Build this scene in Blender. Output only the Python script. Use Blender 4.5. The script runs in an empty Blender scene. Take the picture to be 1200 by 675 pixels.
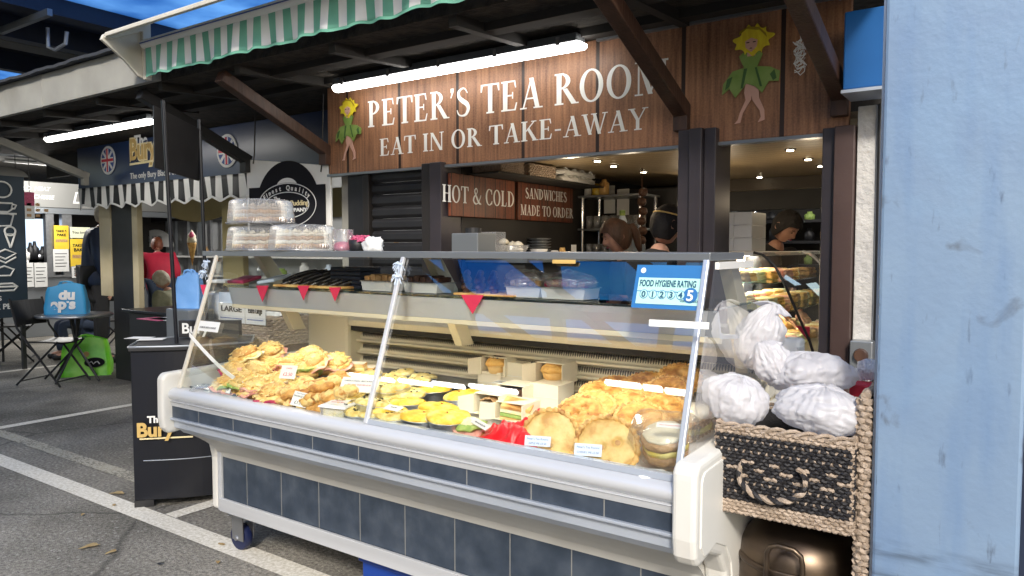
import bpy, bmesh, math, random
from mathutils import Vector, Matrix, Euler, noise
R = math.radians
rnd = random.Random(7)
sc = bpy.context.scene
# ---------------------------------------------------------------- camera
F = 867.0; CX = 600.0; CY = 337.5; H = 1.42; YAW = R(34.7); PIT = R(3.07)
cam_d = bpy.data.cameras.new('camera'); cam = bpy.data.objects.new('camera', cam_d)
sc.collection.objects.link(cam); sc.camera = cam
cam.location = (0, 0, H); cam.rotation_euler = (R(90) - PIT, 0, YAW)
cam_d.sensor_width = 36; cam_d.lens = F / 1200 * 36; cam_d.clip_start = .05; cam_d.clip_end = 500
# ---------------------------------------------------------------- sky, sun, exposure
SUN_EL, SUN_AZ = R(35), R(150)      # azimuth measured from +Y towards +X
w = bpy.data.worlds.new('World'); sc.world = w; w.use_nodes = True
nt = w.node_tree; nt.nodes.clear()
sky = nt.nodes.new('ShaderNodeTexSky'); sky.sky_type = 'NISHITA'; sky.sun_disc = False
sky.sun_elevation = SUN_EL; sky.sun_rotation = SUN_AZ; sky.air_density = 1.2; sky.dust_density = 2.0
bg = nt.nodes.new('ShaderNodeBackground'); bg.inputs[1].default_value = .15
wo = nt.nodes.new('ShaderNodeOutputWorld'); nt.links.new(sky.outputs[0], bg.inputs[0]); nt.links.new(bg.outputs[0], wo.inputs[0])
sd = bpy.data.lights.new('sun', 'SUN'); sd.energy = 2.1; sd.angle = R(7); sd.color = (1, .94, .85)
so = bpy.data.objects.new('sun', sd); sc.collection.objects.link(so)
sdir = Vector((math.sin(SUN_AZ) * math.cos(SUN_EL), math.cos(SUN_AZ) * math.cos(SUN_EL), math.sin(SUN_EL)))
so.rotation_euler = sdir.to_track_quat('Z', 'Y').to_euler()
sc.view_settings.view_transform = 'Standard'; sc.view_settings.look = 'None'
sc.view_settings.exposure = 0.78; sc.view_settings.gamma = 1

# ---------------------------------------------------------------- helpers
def ray(x, y):
    u = (x - CX) / F; v = -(y - CY) / F
    f = math.cos(PIT) + v * math.sin(PIT); z = v * math.cos(PIT) - math.sin(PIT)
    return (u * math.cos(YAW) - f * math.sin(YAW), u * math.sin(YAW) + f * math.cos(YAW), z)
def at(x, y, X=None, Y=None, Z=None):
    d = ray(x, y)
    t = X / d[0] if X is not None else Y / d[1] if Y is not None else (Z - H) / d[2]
    return Vector((d[0] * t, d[1] * t, H + d[2] * t))

OFF = {}
def tag(o, label=None, cat=None, group=None, kind=None):
    if label: o['label'] = label
    if cat: o['category'] = cat
    if group: o['group'] = group
    if kind: o['kind'] = kind
    return o
def th(name, label, cat, loc=(0, 0, 0), group=None, rz=0):
    o = bpy.data.objects.new(name, None); sc.collection.objects.link(o)
    o.empty_display_size = .05
    o.location = loc; o.rotation_euler = (0, 0, rz); OFF[o.name] = Vector(loc)
    return tag(o, label, cat, group)
def kids(o): return [c for c in bpy.data.objects if c.parent == o]
def copy_tree(o, parent=None, ch=None):
    c = o.copy(); sc.collection.objects.link(c); c.parent = parent
    for k in kids(o): copy_tree(k, c)
    return c
def put(o, loc, rot=(0, 0, 0), s=None):
    o.location = loc; o.rotation_euler = rot
    if s is not None: o.scale = (s, s, s) if not isinstance(s, tuple) else s
    return o

class MB:
    def __init__(s): s.v = []; s.f = []; s.m = []; s.x = None
    def add(s, vs, fs, m=0):
        b = len(s.v)
        if s.x is not None: vs = [s.x @ Vector(p) for p in vs]
        s.v += [tuple(p) for p in vs]
        s.f += [tuple(b + i for i in f) for f in fs]
        s.m += ([m] * len(fs) if isinstance(m, int) else list(m)); return s
    def box(s, x0, x1, y0, y1, z0, z1, m=0):
        v = [(x0,y0,z0),(x1,y0,z0),(x1,y1,z0),(x0,y1,z0),(x0,y0,z1),(x1,y0,z1),(x1,y1,z1),(x0,y1,z1)]
        return s.add(v, [(3,2,1,0),(4,5,6,7),(0,1,5,4),(1,2,6,5),(2,3,7,6),(3,0,4,7)], m)
    def bar(s, a, b, w, h, up=(0, 0, 1), m=0):      # rectangular bar from a to b
        a = Vector(a); b = Vector(b); d = (b - a).normalized(); up = Vector(up)
        sx = d.cross(up).normalized(); sy = sx.cross(d).normalized()
        vs = []
        for p in (a, b):
            for i, j in ((-1,-1),(1,-1),(1,1),(-1,1)): vs.append(p + sx * w / 2 * i + sy * h / 2 * j)
        return s.add(vs, [(0,1,2,3),(7,6,5,4),(0,4,5,1),(1,5,6,2),(2,6,7,3),(3,7,4,0)], m)
    def tube(s, pts, r, n=8, m=0, closed=False, flat=1.0):
        pts = [Vector(p) for p in pts]; k = len(pts); rs = r if isinstance(r, (list, tuple)) else [r] * k
        vs = []; prev = None
        for i, p in enumerate(pts):
            if closed: d = pts[(i + 1) % k] - pts[i - 1]
            else: d = pts[min(i + 1, k - 1)] - pts[max(i - 1, 0)]
            d = d.normalized() if d.length > 1e-9 else Vector((0, 0, 1))
            if prev is None:
                a = Vector((0, 0, 1)) if abs(d.z) < .9 else Vector((0, 1, 0)); sx = d.cross(a).normalized()
            else:
                sx = (prev - d * prev.dot(d)); sx = sx.normalized() if sx.length > 1e-6 else d.orthogonal().normalized()
            prev = sx; sy = d.cross(sx)
            for j in range(n):
                t = 2 * math.pi * j / n; vs.append(p + (sx * math.cos(t) + sy * math.sin(t) * flat) * rs[i])
        fs = []
        for i in range(k if closed else k - 1):
            for j in range(n):
                a = i * n + j; b = i * n + (j + 1) % n; c = ((i + 1) % k) * n + (j + 1) % n; d2 = ((i + 1) % k) * n + j
                fs.append((a, d2, c, b)[::-1])
        if not closed: fs += [tuple(range(n))[::-1], tuple(range((k - 1) * n, k * n))]
        return s.add(vs, fs, m)
    def lathe(s, prof, c=(0, 0, 0), n=24, m=0, fn=None, sx=1, sy=1):
        vs = []; fs = []; k = len(prof); ms = []
        for i, (r, z) in enumerate(prof):
            for j in range(n):
                t = 2 * math.pi * j / n; rr, zz = (r, z) if fn is None else fn(r, z, t, i)
                vs.append((c[0] + rr * math.cos(t) * sx, c[1] + rr * math.sin(t) * sy, c[2] + zz))
        for i in range(k - 1):
            for j in range(n):
                fs.append((i*n+j, i*n+(j+1)%n, (i+1)*n+(j+1)%n, (i+1)*n+j)); ms.append(m if isinstance(m, int) else m[i])
        if prof[0][0] > 1e-5: fs.append(tuple(range(n))[::-1]); ms.append(ms[0])
        if prof[-1][0] > 1e-5: fs.append(tuple(range((k-1)*n, k*n))); ms.append(ms[-1] if isinstance(m, int) else m[-1])
        return s.add(vs, fs, ms)
    def prism(s, poly, axis, a, b, m=0):            # polygon in the plane across axis, extruded from a to b
        def P(u, v, w): return (w, u, v) if axis == 'x' else (u, w, v) if axis == 'y' else (u, v, w)
        n = len(poly); vs = [P(u, v, a) for u, v in poly] + [P(u, v, b) for u, v in poly]
        fs = [tuple(range(n)), tuple(range(n, 2*n))[::-1]] + [(i, i + n, (i+1) % n + n, (i+1) % n) for i in range(n)]
        return s.add(vs, fs, m)
    def grid(s, fn, nu, nv, m=0, close_u=False):
        vs = [fn(i / nu, j / nv) for i in range(nu + (0 if close_u else 1)) for j in range(nv + 1)]
        fs = []; ms = []
        for i in range(nu):
            for j in range(nv):
                i2 = (i + 1) % nu if close_u else i + 1
                fs.append((i*(nv+1)+j, i2*(nv+1)+j, i2*(nv+1)+j+1, i*(nv+1)+j+1)); ms.append(m if isinstance(m, int) else m(i, j))
        return s.add(vs, fs, ms)
    def build(s, name, mats, parent=None, smooth=False, bevel=0, solid=0, seg=2, recalc=True, sub=0):
        me = bpy.data.meshes.new(name)
        off = OFF.get(parent.name, Vector()) if parent else None
        if off is None:
            xs = [p[0] for p in s.v]; ys = [p[1] for p in s.v]; zs = [p[2] for p in s.v]
            off = Vector(((min(xs)+max(xs))/2, (min(ys)+max(ys))/2, min(zs))); loc = off
            if getattr(s, 'origin0', False): off = Vector(); loc = off
        else: loc = Vector()
        me.from_pydata([(p[0]-off.x, p[1]-off.y, p[2]-off.z) for p in s.v], [], s.f)
        if not isinstance(mats, (list, tuple)): mats = [mats]
        for q in mats: me.materials.append(q)
        for p, mi in zip(me.polygons, s.m): p.material_index = mi; p.use_smooth = bool(smooth)
        if recalc:
            bm = bmesh.new(); bm.from_mesh(me); bmesh.ops.recalc_face_normals(bm, faces=bm.faces); bm.to_mesh(me); bm.free()
        if smooth and smooth != 'full':
            try: me.set_sharp_from_angle(angle=R(40))
            except Exception: pass
        o = bpy.data.objects.new(name, me); sc.collection.objects.link(o); o.location = loc
        OFF[o.name] = off
        if parent: o.parent = parent
        if solid: q = o.modifiers.new('solid', 'SOLIDIFY'); q.thickness = solid; q.offset = 0
        if bevel: q = o.modifiers.new('bevel', 'BEVEL'); q.width = bevel; q.segments = seg; q.limit_method = 'ANGLE'; q.angle_limit = R(35)
        if sub: q = o.modifiers.new('sub', 'SUBSURF'); q.levels = sub; q.render_levels = sub
        return o
def local():
    m = MB(); m.origin0 = True; return m

# ---------------------------------------------------------------- materials
M = {}
def mat(name, col, rough=.6, metal=0, var=None, scale=8, bump=0, bscale=None, trans=0, alpha=1, emit=None, estr=0,
        stretch=(1, 1, 1), detail=5, coords='Object', spec=None, var2=None, sub=0, dirt=0, coat=0):
    m = bpy.data.materials.new(name); m.use_nodes = True; t = m.node_tree; N = t.nodes; L = t.links
    b = N['Principled BSDF']; b.inputs['Base Color'].default_value = (*col, 1); b.inputs['Roughness'].default_value = rough
    b.inputs['Metallic'].default_value = metal
    if spec is not None: b.inputs['Specular IOR Level'].default_value = spec
    if coat: b.inputs['Coat Weight'].default_value = coat; b.inputs['Coat Roughness'].default_value = .15
    if trans: b.inputs['Transmission Weight'].default_value = trans
    if alpha < 1: b.inputs['Alpha'].default_value = alpha
    if sub: b.inputs['Subsurface Weight'].default_value = sub; b.inputs['Subsurface Radius'].default_value = (.01, .006, .003)
    if emit: b.inputs['Emission Color'].default_value = (*emit, 1); b.inputs['Emission Strength'].default_value = estr
    if var or bump or dirt:
        tc = N.new('ShaderNodeTexCoord'); mp = N.new('ShaderNodeMapping'); mp.inputs['Scale'].default_value = stretch
        L.new(tc.outputs[coords], mp.inputs[0]); oi = N.new('ShaderNodeObjectInfo')
        mu = N.new('ShaderNodeMath'); mu.operation = 'MULTIPLY'; mu.inputs[1].default_value = 37; L.new(oi.outputs['Random'], mu.inputs[0])
        def noi(sc_, dt=detail):
            n = N.new('ShaderNodeTexNoise'); n.noise_dimensions = '4D'; n.inputs['Scale'].default_value = sc_; n.inputs['Detail'].default_value = dt
            L.new(mp.outputs[0], n.inputs['Vector']); L.new(mu.outputs[0], n.inputs['W']); return n
        src = None
        if var:
            n = noi(scale); r = N.new('ShaderNodeValToRGB'); r.color_ramp.elements[0].position = .35; r.color_ramp.elements[1].position = .65
            r.color_ramp.elements[0].color = (*col, 1); r.color_ramp.elements[1].color = (*var, 1)
            if var2:
                e = r.color_ramp.elements.new(.5); e.color = (*var2, 1)
            L.new(n.outputs[0], r.inputs[0]); src = r.outputs[0]
        if dirt:
            n = noi(scale * .37, 8); r = N.new('ShaderNodeMapRange'); r.inputs[1].default_value = .5; r.inputs[2].default_value = .75
            r.inputs[3].default_value = 0; r.inputs[4].default_value = dirt
            L.new(n.outputs[0], r.inputs[0]); mx = N.new('ShaderNodeMix'); mx.data_type = 'RGBA'
            L.new(r.outputs[0], mx.inputs[0]); mx.inputs[6].default_value = (*col, 1)
            if src: L.new(src, mx.inputs[6])
            mx.inputs[7].default_value = (col[0] * .35, col[1] * .32, col[2] * .28, 1); src = mx.outputs[2]
        if src: L.new(src, b.inputs['Base Color'])
        if bump:
            n = noi(bscale or scale * 3); bp = N.new('ShaderNodeBump'); bp.inputs['Strength'].default_value = bump; bp.inputs['Distance'].default_value = .01
            L.new(n.outputs[0], bp.inputs['Height']); L.new(bp.outputs[0], b.inputs['Normal'])
    M[name] = m; return m
def glass(name, tint=(1, 1, 1), refl=.1, rough=.0, gcol=(1, 1, 1), dif=0, f0=None):
    m = bpy.data.materials.new(name); m.use_nodes = True; t = m.node_tree; N = t.nodes; L = t.links; N.clear()
    o = N.new('ShaderNodeOutputMaterial'); mx = N.new('ShaderNodeMixShader'); tr = N.new('ShaderNodeBsdfTransparent'); tr.inputs[0].default_value = (*tint, 1)
    gl = N.new('ShaderNodeBsdfGlossy'); gl.inputs['Roughness'].default_value = rough; gl.inputs['Color'].default_value = (*gcol, 1)
    fr = N.new('ShaderNodeLayerWeight'); fr.inputs[0].default_value = .35
    mr = N.new('ShaderNodeMapRange'); mr.inputs[3].default_value = refl; mr.inputs[4].default_value = min(1, refl * 2 + .25)
    L.new(fr.outputs['Fresnel'], mr.inputs[0]); L.new(mr.outputs[0], mx.inputs[0]); L.new(tr.outputs[0], mx.inputs[1]); L.new(gl.outputs[0], mx.inputs[2])
    last = mx
    if dif:
        m2 = N.new('ShaderNodeMixShader'); m2.inputs[0].default_value = dif; d = N.new('ShaderNodeBsdfDiffuse'); d.inputs[0].default_value = (.8, .8, .8, 1)
        L.new(mx.outputs[0], m2.inputs[1]); L.new(d.outputs[0], m2.inputs[2]); last = m2
    L.new(last.outputs[0], o.inputs[0]); M[name] = m; return m
def plain(name, col, rough=.6, metal=0, **k): return mat(name, col, rough, metal, **k)

plain('cream', (.60, .565, .48), .45, var=(.66, .63, .55), scale=5, dirt=.45, bump=.08, bscale=30)
plain('cream_clean', (.66, .60, .45), .5, var=(.60, .54, .40), scale=3)
plain('endcap', (.64, .625, .58), .42, var=(.68, .67, .63), scale=4, dirt=.35, bump=.08, bscale=30)
plain('white_paint', (.78, .77, .74), .45, dirt=.2, scale=6)
plain('alu', (.64, .655, .68), .36, .3, var=(.56, .575, .60), scale=3, stretch=(.3, 8, 8), dirt=.2)
plain('alu_blue', (.56, .61, .69), .3, .45, var=(.48, .53, .61), scale=4)
plain('alu_dark', (.27, .29, .31), .35, .6)
plain('steel', (.55, .56, .58), .28, .9, var=(.45, .46, .48), scale=3, stretch=(.2, 6, 6))
plain('chrome', (.8, .8, .82), .12, 1)
plain('black', (.012, .012, .014), .5, var=(.02, .02, .022), scale=6)
plain('black_gloss', (.010, .011, .016), .28)
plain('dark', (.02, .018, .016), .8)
plain('dark_navy', (.012, .02, .045), .45, var=(.016, .026, .055), scale=3)
plain('navy_board', (.03, .045, .06), .6)
plain('white', (.8, .8, .78), .5)
plain('paper', (.78, .78, .76), .7, var=(.72, .72, .70), scale=10)
plain('card_blue', (.62, .72, .86), .6)
plain('gold', (.62, .42, .14), .45)
plain('gold_pale', (.85, .72, .42), .5)
plain('red', (.62, .02, .05), .5)
plain('pink', (.7, .12, .25), .5)
plain('brown_paint', (.055, .032, .028), .45, var=(.07, .042, .036), scale=4, dirt=.4, bump=.15, bscale=30)
plain('brown_beam', (.045, .021, .014), .5, var=(.075, .036, .022), scale=5, stretch=(6, 6, 1), bump=.3, dirt=.5)
plain('black_brown', (.02, .017, .016), .45, dirt=.4, scale=5)
plain('grey_fascia', (.27, .265, .24), .8, var=(.34, .335, .30), scale=3, dirt=.7, bump=.15)
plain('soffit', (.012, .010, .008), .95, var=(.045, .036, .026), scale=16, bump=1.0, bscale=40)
plain('roof_felt', (.04, .045, .055), .9, bump=.5)
plain('plaster', (.55, .54, .52), .9, var=(.45, .44, .43), scale=14, bump=.9, bscale=45, dirt=.3)
plain('skin', (.46, .25, .175), .5, sub=.1)
plain('hair_brown', (.035, .016, .008), .7, var=(.07, .03, .015), scale=30, stretch=(1, 1, .15), bump=.5)
plain('hair_black', (.008, .006, .006), .75, bump=.4, bscale=60)
plain('hair_red', (.12, .03, .012), .5, var=(.2, .06, .025), scale=30, bump=.5)
plain('hair_grey', (.42, .36, .27), .6, var=(.55, .5, .4), scale=25, bump=.5)
plain('cloth_black', (.012, .012, .014), .85, bump=.4, bscale=14)
plain('cloth_navy', (.010, .018, .045), .6, var=(.016, .03, .07), scale=6, bump=.5, bscale=12)
plain('puffer_blue', (.03, .07, .15), .5, var=(.05, .10, .2), scale=5)
plain('coat_red', (.62, .02, .06), .7, var=(.5, .015, .05), scale=5, bump=.4, bscale=12)
plain('coat_khaki', (.20, .21, .13), .8, var=(.34, .33, .22), scale=9, bump=.4)
plain('jeans', (.03, .045, .08), .8)
plain('wood_dark', (.10, .06, .04), .6, var=(.05, .03, .02), scale=4, stretch=(1, 8, 8))
plain('rubber', (.008, .014, .06), .45)
glass('glass_pane', (.97, 1, .985), .12)
glass('glass_side', (.93, .95, .95), .10, dif=.05)
glass('clear_plastic', (.96, .96, .96), .14, .10, dif=.16)
glass('film', (.95, .95, .96), .18, .1, dif=.2)
glass('glass_shelf', (.55, .72, .66), .25, .02)
def emis(name, col, s):
    m = bpy.data.materials.new(name); m.use_nodes = True; N = m.node_tree.nodes; N.clear()
    e = N.new('ShaderNodeEmission'); e.inputs[0].default_value = (*col, 1); e.inputs[1].default_value = s
    o = N.new('ShaderNodeOutputMaterial'); m.node_tree.links.new(e.outputs[0], o.inputs[0]); M[name] = m; return m
emis('tube_lamp', (1, .96, .9), 9); emis('hall_lamp', (1, .98, .95), 7); emis('spot_lamp', (1, .85, .6), 12); emis('case_lamp', (1, .90, .74), 44); emis('window_glow', (.62, .78, 1.0), 1.0)
# foods
def food(name, a, b, c=None, scale=30, bump=.6, rough=.55): return mat(name, a, rough, var=b, var2=c, scale=scale, bump=bump, bscale=scale * 1.5)
food('crust', (.76, .47, .16), (.40, .17, .035), (.66, .36, .10), 30, 1)
food('crust_pale', (.78, .58, .26), (.52, .28, .08), (.70, .48, .18), 22, .9)
food('crust_deep', (.36, .14, .03), (.72, .42, .13), (.60, .30, .07), 34, 1)
food('quiche_top', (.72, .42, .03), (.90, .74, .22), (.88, .60, .06), 30, .9)
food('quiche_pale', (.70, .48, .12), (.86, .76, .40), (.80, .64, .22), 40, 1)
food('bap', (.80, .54, .22), (.46, .20, .05), (.70, .42, .14), 16, .5)
food('cheese', (.84, .50, .12), (.90, .78, .44), (.88, .68, .28), 40, 1.4)
food('pastry', (.82, .50, .14), (.52, .22, .04), (.86, .64, .28), 34, 1.3)
food('cream_cake', (.82, .78, .66), (.74, .66, .48), None, 25, .5)
food('sponge', (.42, .24, .10), (.55, .34, .16), None, 60, 1)
food('chocolate', (.05, .02, .012), (.10, .045, .025), None, 40, .8)
food('black_pudding', (.012, .010, .010), (.03, .022, .02), None, 30, .3, .25)
food('ham', (.72, .32, .26), (.82, .48, .40), None, 30, .4)
food('lettuce', (.22, .36, .08), (.40, .52, .14), None, 40, .6)
food('egg_mayo', (.88, .80, .36), (.84, .82, .62), None, 60, 1)
food('muffin', (.70, .36, .08), (.50, .24, .06), (.76, .46, .14), 40, 1)
food('beetroot', (.35, .02, .08), (.5, .05, .14), None, 40, .5)
food('grey_bread', (.34, .28, .22), (.46, .38, .28), None, 30, .8)
plain('foil', (.75, .76, .78), .3, .85, bump=.6, bscale=90)
plain('carton', (.80, .73, .58), .6, var=(.76, .69, .54), scale=4)
glass('thin_wrap', (.97, .97, .97), .05, .08, dif=.07)
plain('red_bag', (.70, .012, .02), .3, bump=.8, bscale=18)
plain('ink', (.012, .012, .016), .85, spec=.2)
plain('ink_blue', (.05, .10, .32), .6)

# special: striped materials & planks
def plank_mat(name, light, darkc, gap, px, seed=0, ax='X', warm=None):
    """vertical planks px metres wide, grain running up"""
    m = bpy.data.materials.new(name); m.use_nodes = True; t = m.node_tree; N = t.nodes; L = t.links; b = N['Principled BSDF']
    tc = N.new('ShaderNodeTexCoord'); sp = N.new('ShaderNodeSeparateXYZ'); L.new(tc.outputs['Object'], sp.inputs[0])
    def math_(op, a, bb):
        q = N.new('ShaderNodeMath'); q.operation = op
        for i, v in enumerate((a, bb)):
            if v is None: continue
            if isinstance(v, (int, float)): q.inputs[i].default_value = v
            else: L.new(v, q.inputs[i])
        return q.outputs[0]
    xs = math_('ADD', math_('DIVIDE', sp.outputs[ax], px), 50 + seed)
    fr = math_('FRACT', xs, None); idx = math_('FLOOR', xs, None)
    ga = math_('LESS_THAN', math_('ABSOLUTE', math_('SUBTRACT', fr, .5), None), .5 - gap)
    mp = N.new('ShaderNodeMapping'); mp.inputs['Scale'].default_value = (60, 60, 3); L.new(tc.outputs['Object'], mp.inputs[0])
    n1 = N.new('ShaderNodeTexNoise'); n1.noise_dimensions = '4D'; n1.inputs['Scale'].default_value = 1; n1.inputs['Detail'].default_value = 6
    L.new(mp.outputs[0], n1.inputs['Vector']); L.new(math_('MULTIPLY', idx, 7.3), n1.inputs['W'])
    n2 = N.new('ShaderNodeTexNoise'); n2.inputs['Scale'].default_value = 2.5; n2.inputs['Detail'].default_value = 4; L.new(tc.outputs['Object'], n2.inputs['Vector'])
    n3 = N.new('ShaderNodeTexNoise'); n3.inputs['Scale'].default_value = 110; n3.inputs['Detail'].default_value = 3; L.new(tc.outputs['Object'], n3.inputs['Vector'])
    a = math_('ADD', math_('MULTIPLY', n1.outputs[0], .55), math_('ADD', math_('MULTIPLY', n2.outputs[0], .35), math_('MULTIPLY', n3.outputs[0], .25)))
    r = N.new('ShaderNodeValToRGB'); e = r.color_ramp.elements
    e[0].position = .40; e[0].color = (*darkc, 1); e[1].position = .72; e[1].color = (*light, 1)
    L.new(a, r.inputs[0]); mx = N.new('ShaderNodeMix'); mx.data_type = 'RGBA'; mx.inputs[6].default_value = (darkc[0]*.25, darkc[1]*.25, darkc[2]*.3, 1)
    L.new(ga, mx.inputs[0]); L.new(r.outputs[0], mx.inputs[7]); L.new(mx.outputs[2], b.inputs['Base Color'])
    bp = N.new('ShaderNodeBump'); bp.inputs['Strength'].default_value = .35; bp.inputs['Distance'].default_value = .004; L.new(a, bp.inputs['Height']); L.new(bp.outputs[0], b.inputs['Normal'])
    b.inputs['Roughness'].default_value = .5; M[name] = m; return m
plank_mat('sign_planks', (.42, .205, .105), (.095, .040, .022), .022, .48, .17)
plank_mat('inner_planks', (.22, .06, .025), (.03, .012, .009), .03, .115, 0, 'Y')
plank_mat('ceiling_boards', (.36, .27, .16), (.24, .18, .10), .03, .1, 0, 'Y')

def tile_mat(name, px, seed):
    m = mat(name, (.028, .040, .060), .4, var=(.058, .074, .100), var2=(.040, .054, .078), scale=11, bump=.25, bscale=12)
    N = m.node_tree.nodes; L = m.node_tree.links; b = N['Principled BSDF']; src = b.inputs['Base Color'].links[0].from_socket
    g = N.new('ShaderNodeNewGeometry'); sp = N.new('ShaderNodeSeparateXYZ'); L.new(g.outputs['Position'], sp.inputs[0])
    q = N.new('ShaderNodeMath'); q.operation = 'MULTIPLY_ADD'; q.inputs[1].default_value = 1 / px; q.inputs[2].default_value = seed; L.new(sp.outputs[0], q.inputs[0])
    f = N.new('ShaderNodeMath'); f.operation = 'FRACT'; L.new(q.outputs[0], f.inputs[0])
    l = N.new('ShaderNodeMath'); l.operation = 'LESS_THAN'; l.inputs[1].default_value = .016; L.new(f.outputs[0], l.inputs[0])
    mx = N.new('ShaderNodeMix'); mx.data_type = 'RGBA'; L.new(l.outputs[0], mx.inputs[0]); L.new(src, mx.inputs[6]); mx.inputs[7].default_value = (.22, .22, .21, 1)
    L.new(mx.outputs[2], b.inputs['Base Color'])
tile_mat('slate_tiles', .235, 1.374 / .235 + 20)
tile_mat('slate_band', .235, 1.383 / .235 + 20)

def asphalt():
    m = bpy.data.materials.new('asphalt'); m.use_nodes = True; t = m.node_tree; N = t.nodes; L = t.links; b = N['Principled BSDF']
    tc = N.new('ShaderNodeTexCoord')
    def noi(s, d): n = N.new('ShaderNodeTexNoise'); n.inputs['Scale'].default_value = s; n.inputs['Detail'].default_value = d; L.new(tc.outputs['Object'], n.inputs['Vector']); return n.outputs[0]
    a = noi(1.3, 6); c = noi(60, 4); v = N.new('ShaderNodeTexVoronoi'); v.inputs['Scale'].default_value = 150; L.new(tc.outputs['Object'], v.inputs['Vector'])
    r = N.new('ShaderNodeValToRGB'); r.color_ramp.elements[0].position = .35; r.color_ramp.elements[1].position = .7
    r.color_ramp.elements[0].color = (.16, .15, .128, 1); r.color_ramp.elements[1].color = (.32, .30, .262, 1); L.new(a, r.inputs[0])
    r2 = N.new('ShaderNodeValToRGB'); r2.color_ramp.elements[0].position = .3; r2.color_ramp.elements[1].position = .75
    r2.color_ramp.elements[0].color = (.45, .45, .45, 1); r2.color_ramp.elements[1].color = (1.5, 1.5, 1.5, 1); L.new(c, r2.inputs[0])
    mx = N.new('ShaderNodeMix'); mx.data_type = 'RGBA'; mx.blend_type = 'MULTIPLY'; mx.inputs[0].default_value = 1
    L.new(r.outputs[0], mx.inputs[6]); L.new(r2.outputs[0], mx.inputs[7])
    sp = N.new('ShaderNodeTexVoronoi'); sp.inputs['Scale'].default_value = 90; L.new(tc.outputs['Object'], sp.inputs['Vector'])
    hs = N.new('ShaderNodeSeparateColor'); L.new(sp.outputs['Color'], hs.inputs[0]); gt = N.new('ShaderNodeMath'); gt.operation = 'GREATER_THAN'; gt.inputs[1].default_value = .975; L.new(hs.outputs[0], gt.inputs[0])
    m2 = N.new('ShaderNodeMix'); m2.data_type = 'RGBA'; m2.inputs[7].default_value = (.34, .33, .30, 1)
    L.new(gt.outputs[0], m2.inputs[0]); L.new(mx.outputs[2], m2.inputs[6])
    s1 = noi(.9, 9); s2 = N.new('ShaderNodeMapRange'); s2.inputs[1].default_value = .52; s2.inputs[2].default_value = .66; s2.inputs[3].default_value = 1; s2.inputs[4].default_value = .58; L.new(s1, s2.inputs[0])
    vc = N.new('ShaderNodeTexVoronoi'); vc.feature = 'DISTANCE_TO_EDGE'; vc.inputs['Scale'].default_value = .55; wv = N.new('ShaderNodeMix'); wv.data_type = 'RGBA'; wv.inputs[0].default_value = .12; nc = N.new('ShaderNodeTexNoise'); nc.inputs['Scale'].default_value = 4; nc.inputs['Detail'].default_value = 6; L.new(tc.outputs['Object'], nc.inputs['Vector']); L.new(tc.outputs['Object'], wv.inputs[6]); L.new(nc.outputs['Color'], wv.inputs[7]); L.new(wv.outputs[2], vc.inputs['Vector'])
    cr = N.new('ShaderNodeMapRange'); cr.inputs[1].default_value = .002; cr.inputs[2].default_value = .009; cr.inputs[3].default_value = .55; cr.inputs[4].default_value = 1; L.new(vc.outputs['Distance'], cr.inputs[0])
    mm = N.new('ShaderNodeMath'); mm.operation = 'MULTIPLY'; L.new(s2.outputs[0], mm.inputs[0]); L.new(cr.outputs[0], mm.inputs[1])
    m3 = N.new('ShaderNodeMix'); m3.data_type = 'RGBA'; m3.blend_type = 'MULTIPLY'; m3.inputs[0].default_value = 1; L.new(m2.outputs[2], m3.inputs[6]); L.new(mm.outputs[0], m3.inputs[7]); L.new(m3.outputs[2], b.inputs['Base Color'])
    bp = N.new('ShaderNodeBump'); bp.inputs['Strength'].default_value = .7; bp.inputs['Distance'].default_value = .006; L.new(v.outputs[0], bp.inputs['Height']); L.new(bp.outputs[0], b.inputs['Normal'])
    b.inputs['Roughness'].default_value = .85; M['asphalt'] = m
asphalt()
def worn_paint(name, col, wear):
    m = bpy.data.materials.new(name); m.use_nodes = True; t = m.node_tree; N = t.nodes; L = t.links; b = N['Principled BSDF']
    tc = N.new('ShaderNodeTexCoord'); n = N.new('ShaderNodeTexNoise'); n.inputs['Scale'].default_value = 55; n.inputs['Detail'].default_value = 5; n.inputs['Roughness'].default_value = .7; L.new(tc.outputs['Object'], n.inputs['Vector'])
    n2 = N.new('ShaderNodeTexNoise'); n2.inputs['Scale'].default_value = 3; L.new(tc.outputs['Object'], n2.inputs['Vector'])
    ad = N.new('ShaderNodeMath'); ad.operation = 'MULTIPLY_ADD'; L.new(n2.outputs[0], ad.inputs[0]); ad.inputs[1].default_value = .5; L.new(n.outputs[0], ad.inputs[2])
    g = N.new('ShaderNodeMapRange'); g.inputs[1].default_value = wear - .04; g.inputs[2].default_value = wear + .05; L.new(ad.outputs[0], g.inputs[0])
    tr = N.new('ShaderNodeBsdfTransparent'); mx = N.new('ShaderNodeMixShader'); L.new(g.outputs[0], mx.inputs[0]); L.new(tr.outputs[0], mx.inputs[1]); L.new(b.outputs[0], mx.inputs[2])
    r = N.new('ShaderNodeValToRGB'); r.color_ramp.elements[0].color = (col[0]*.7, col[1]*.68, col[2]*.62, 1); r.color_ramp.elements[1].color = (*col, 1); r.color_ramp.elements[0].position = .4; r.color_ramp.elements[1].position = .6
    L.new(n.outputs[0], r.inputs[0]); L.new(r.outputs[0], b.inputs['Base Color']); b.inputs['Roughness'].default_value = .8
    L.new(mx.outputs[0], N['Material Output'].inputs[0]); M[name] = m
worn_paint('line_white', (.80, .77, .70), .50); worn_paint('line_faded', (.42, .40, .34), .66)
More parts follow.
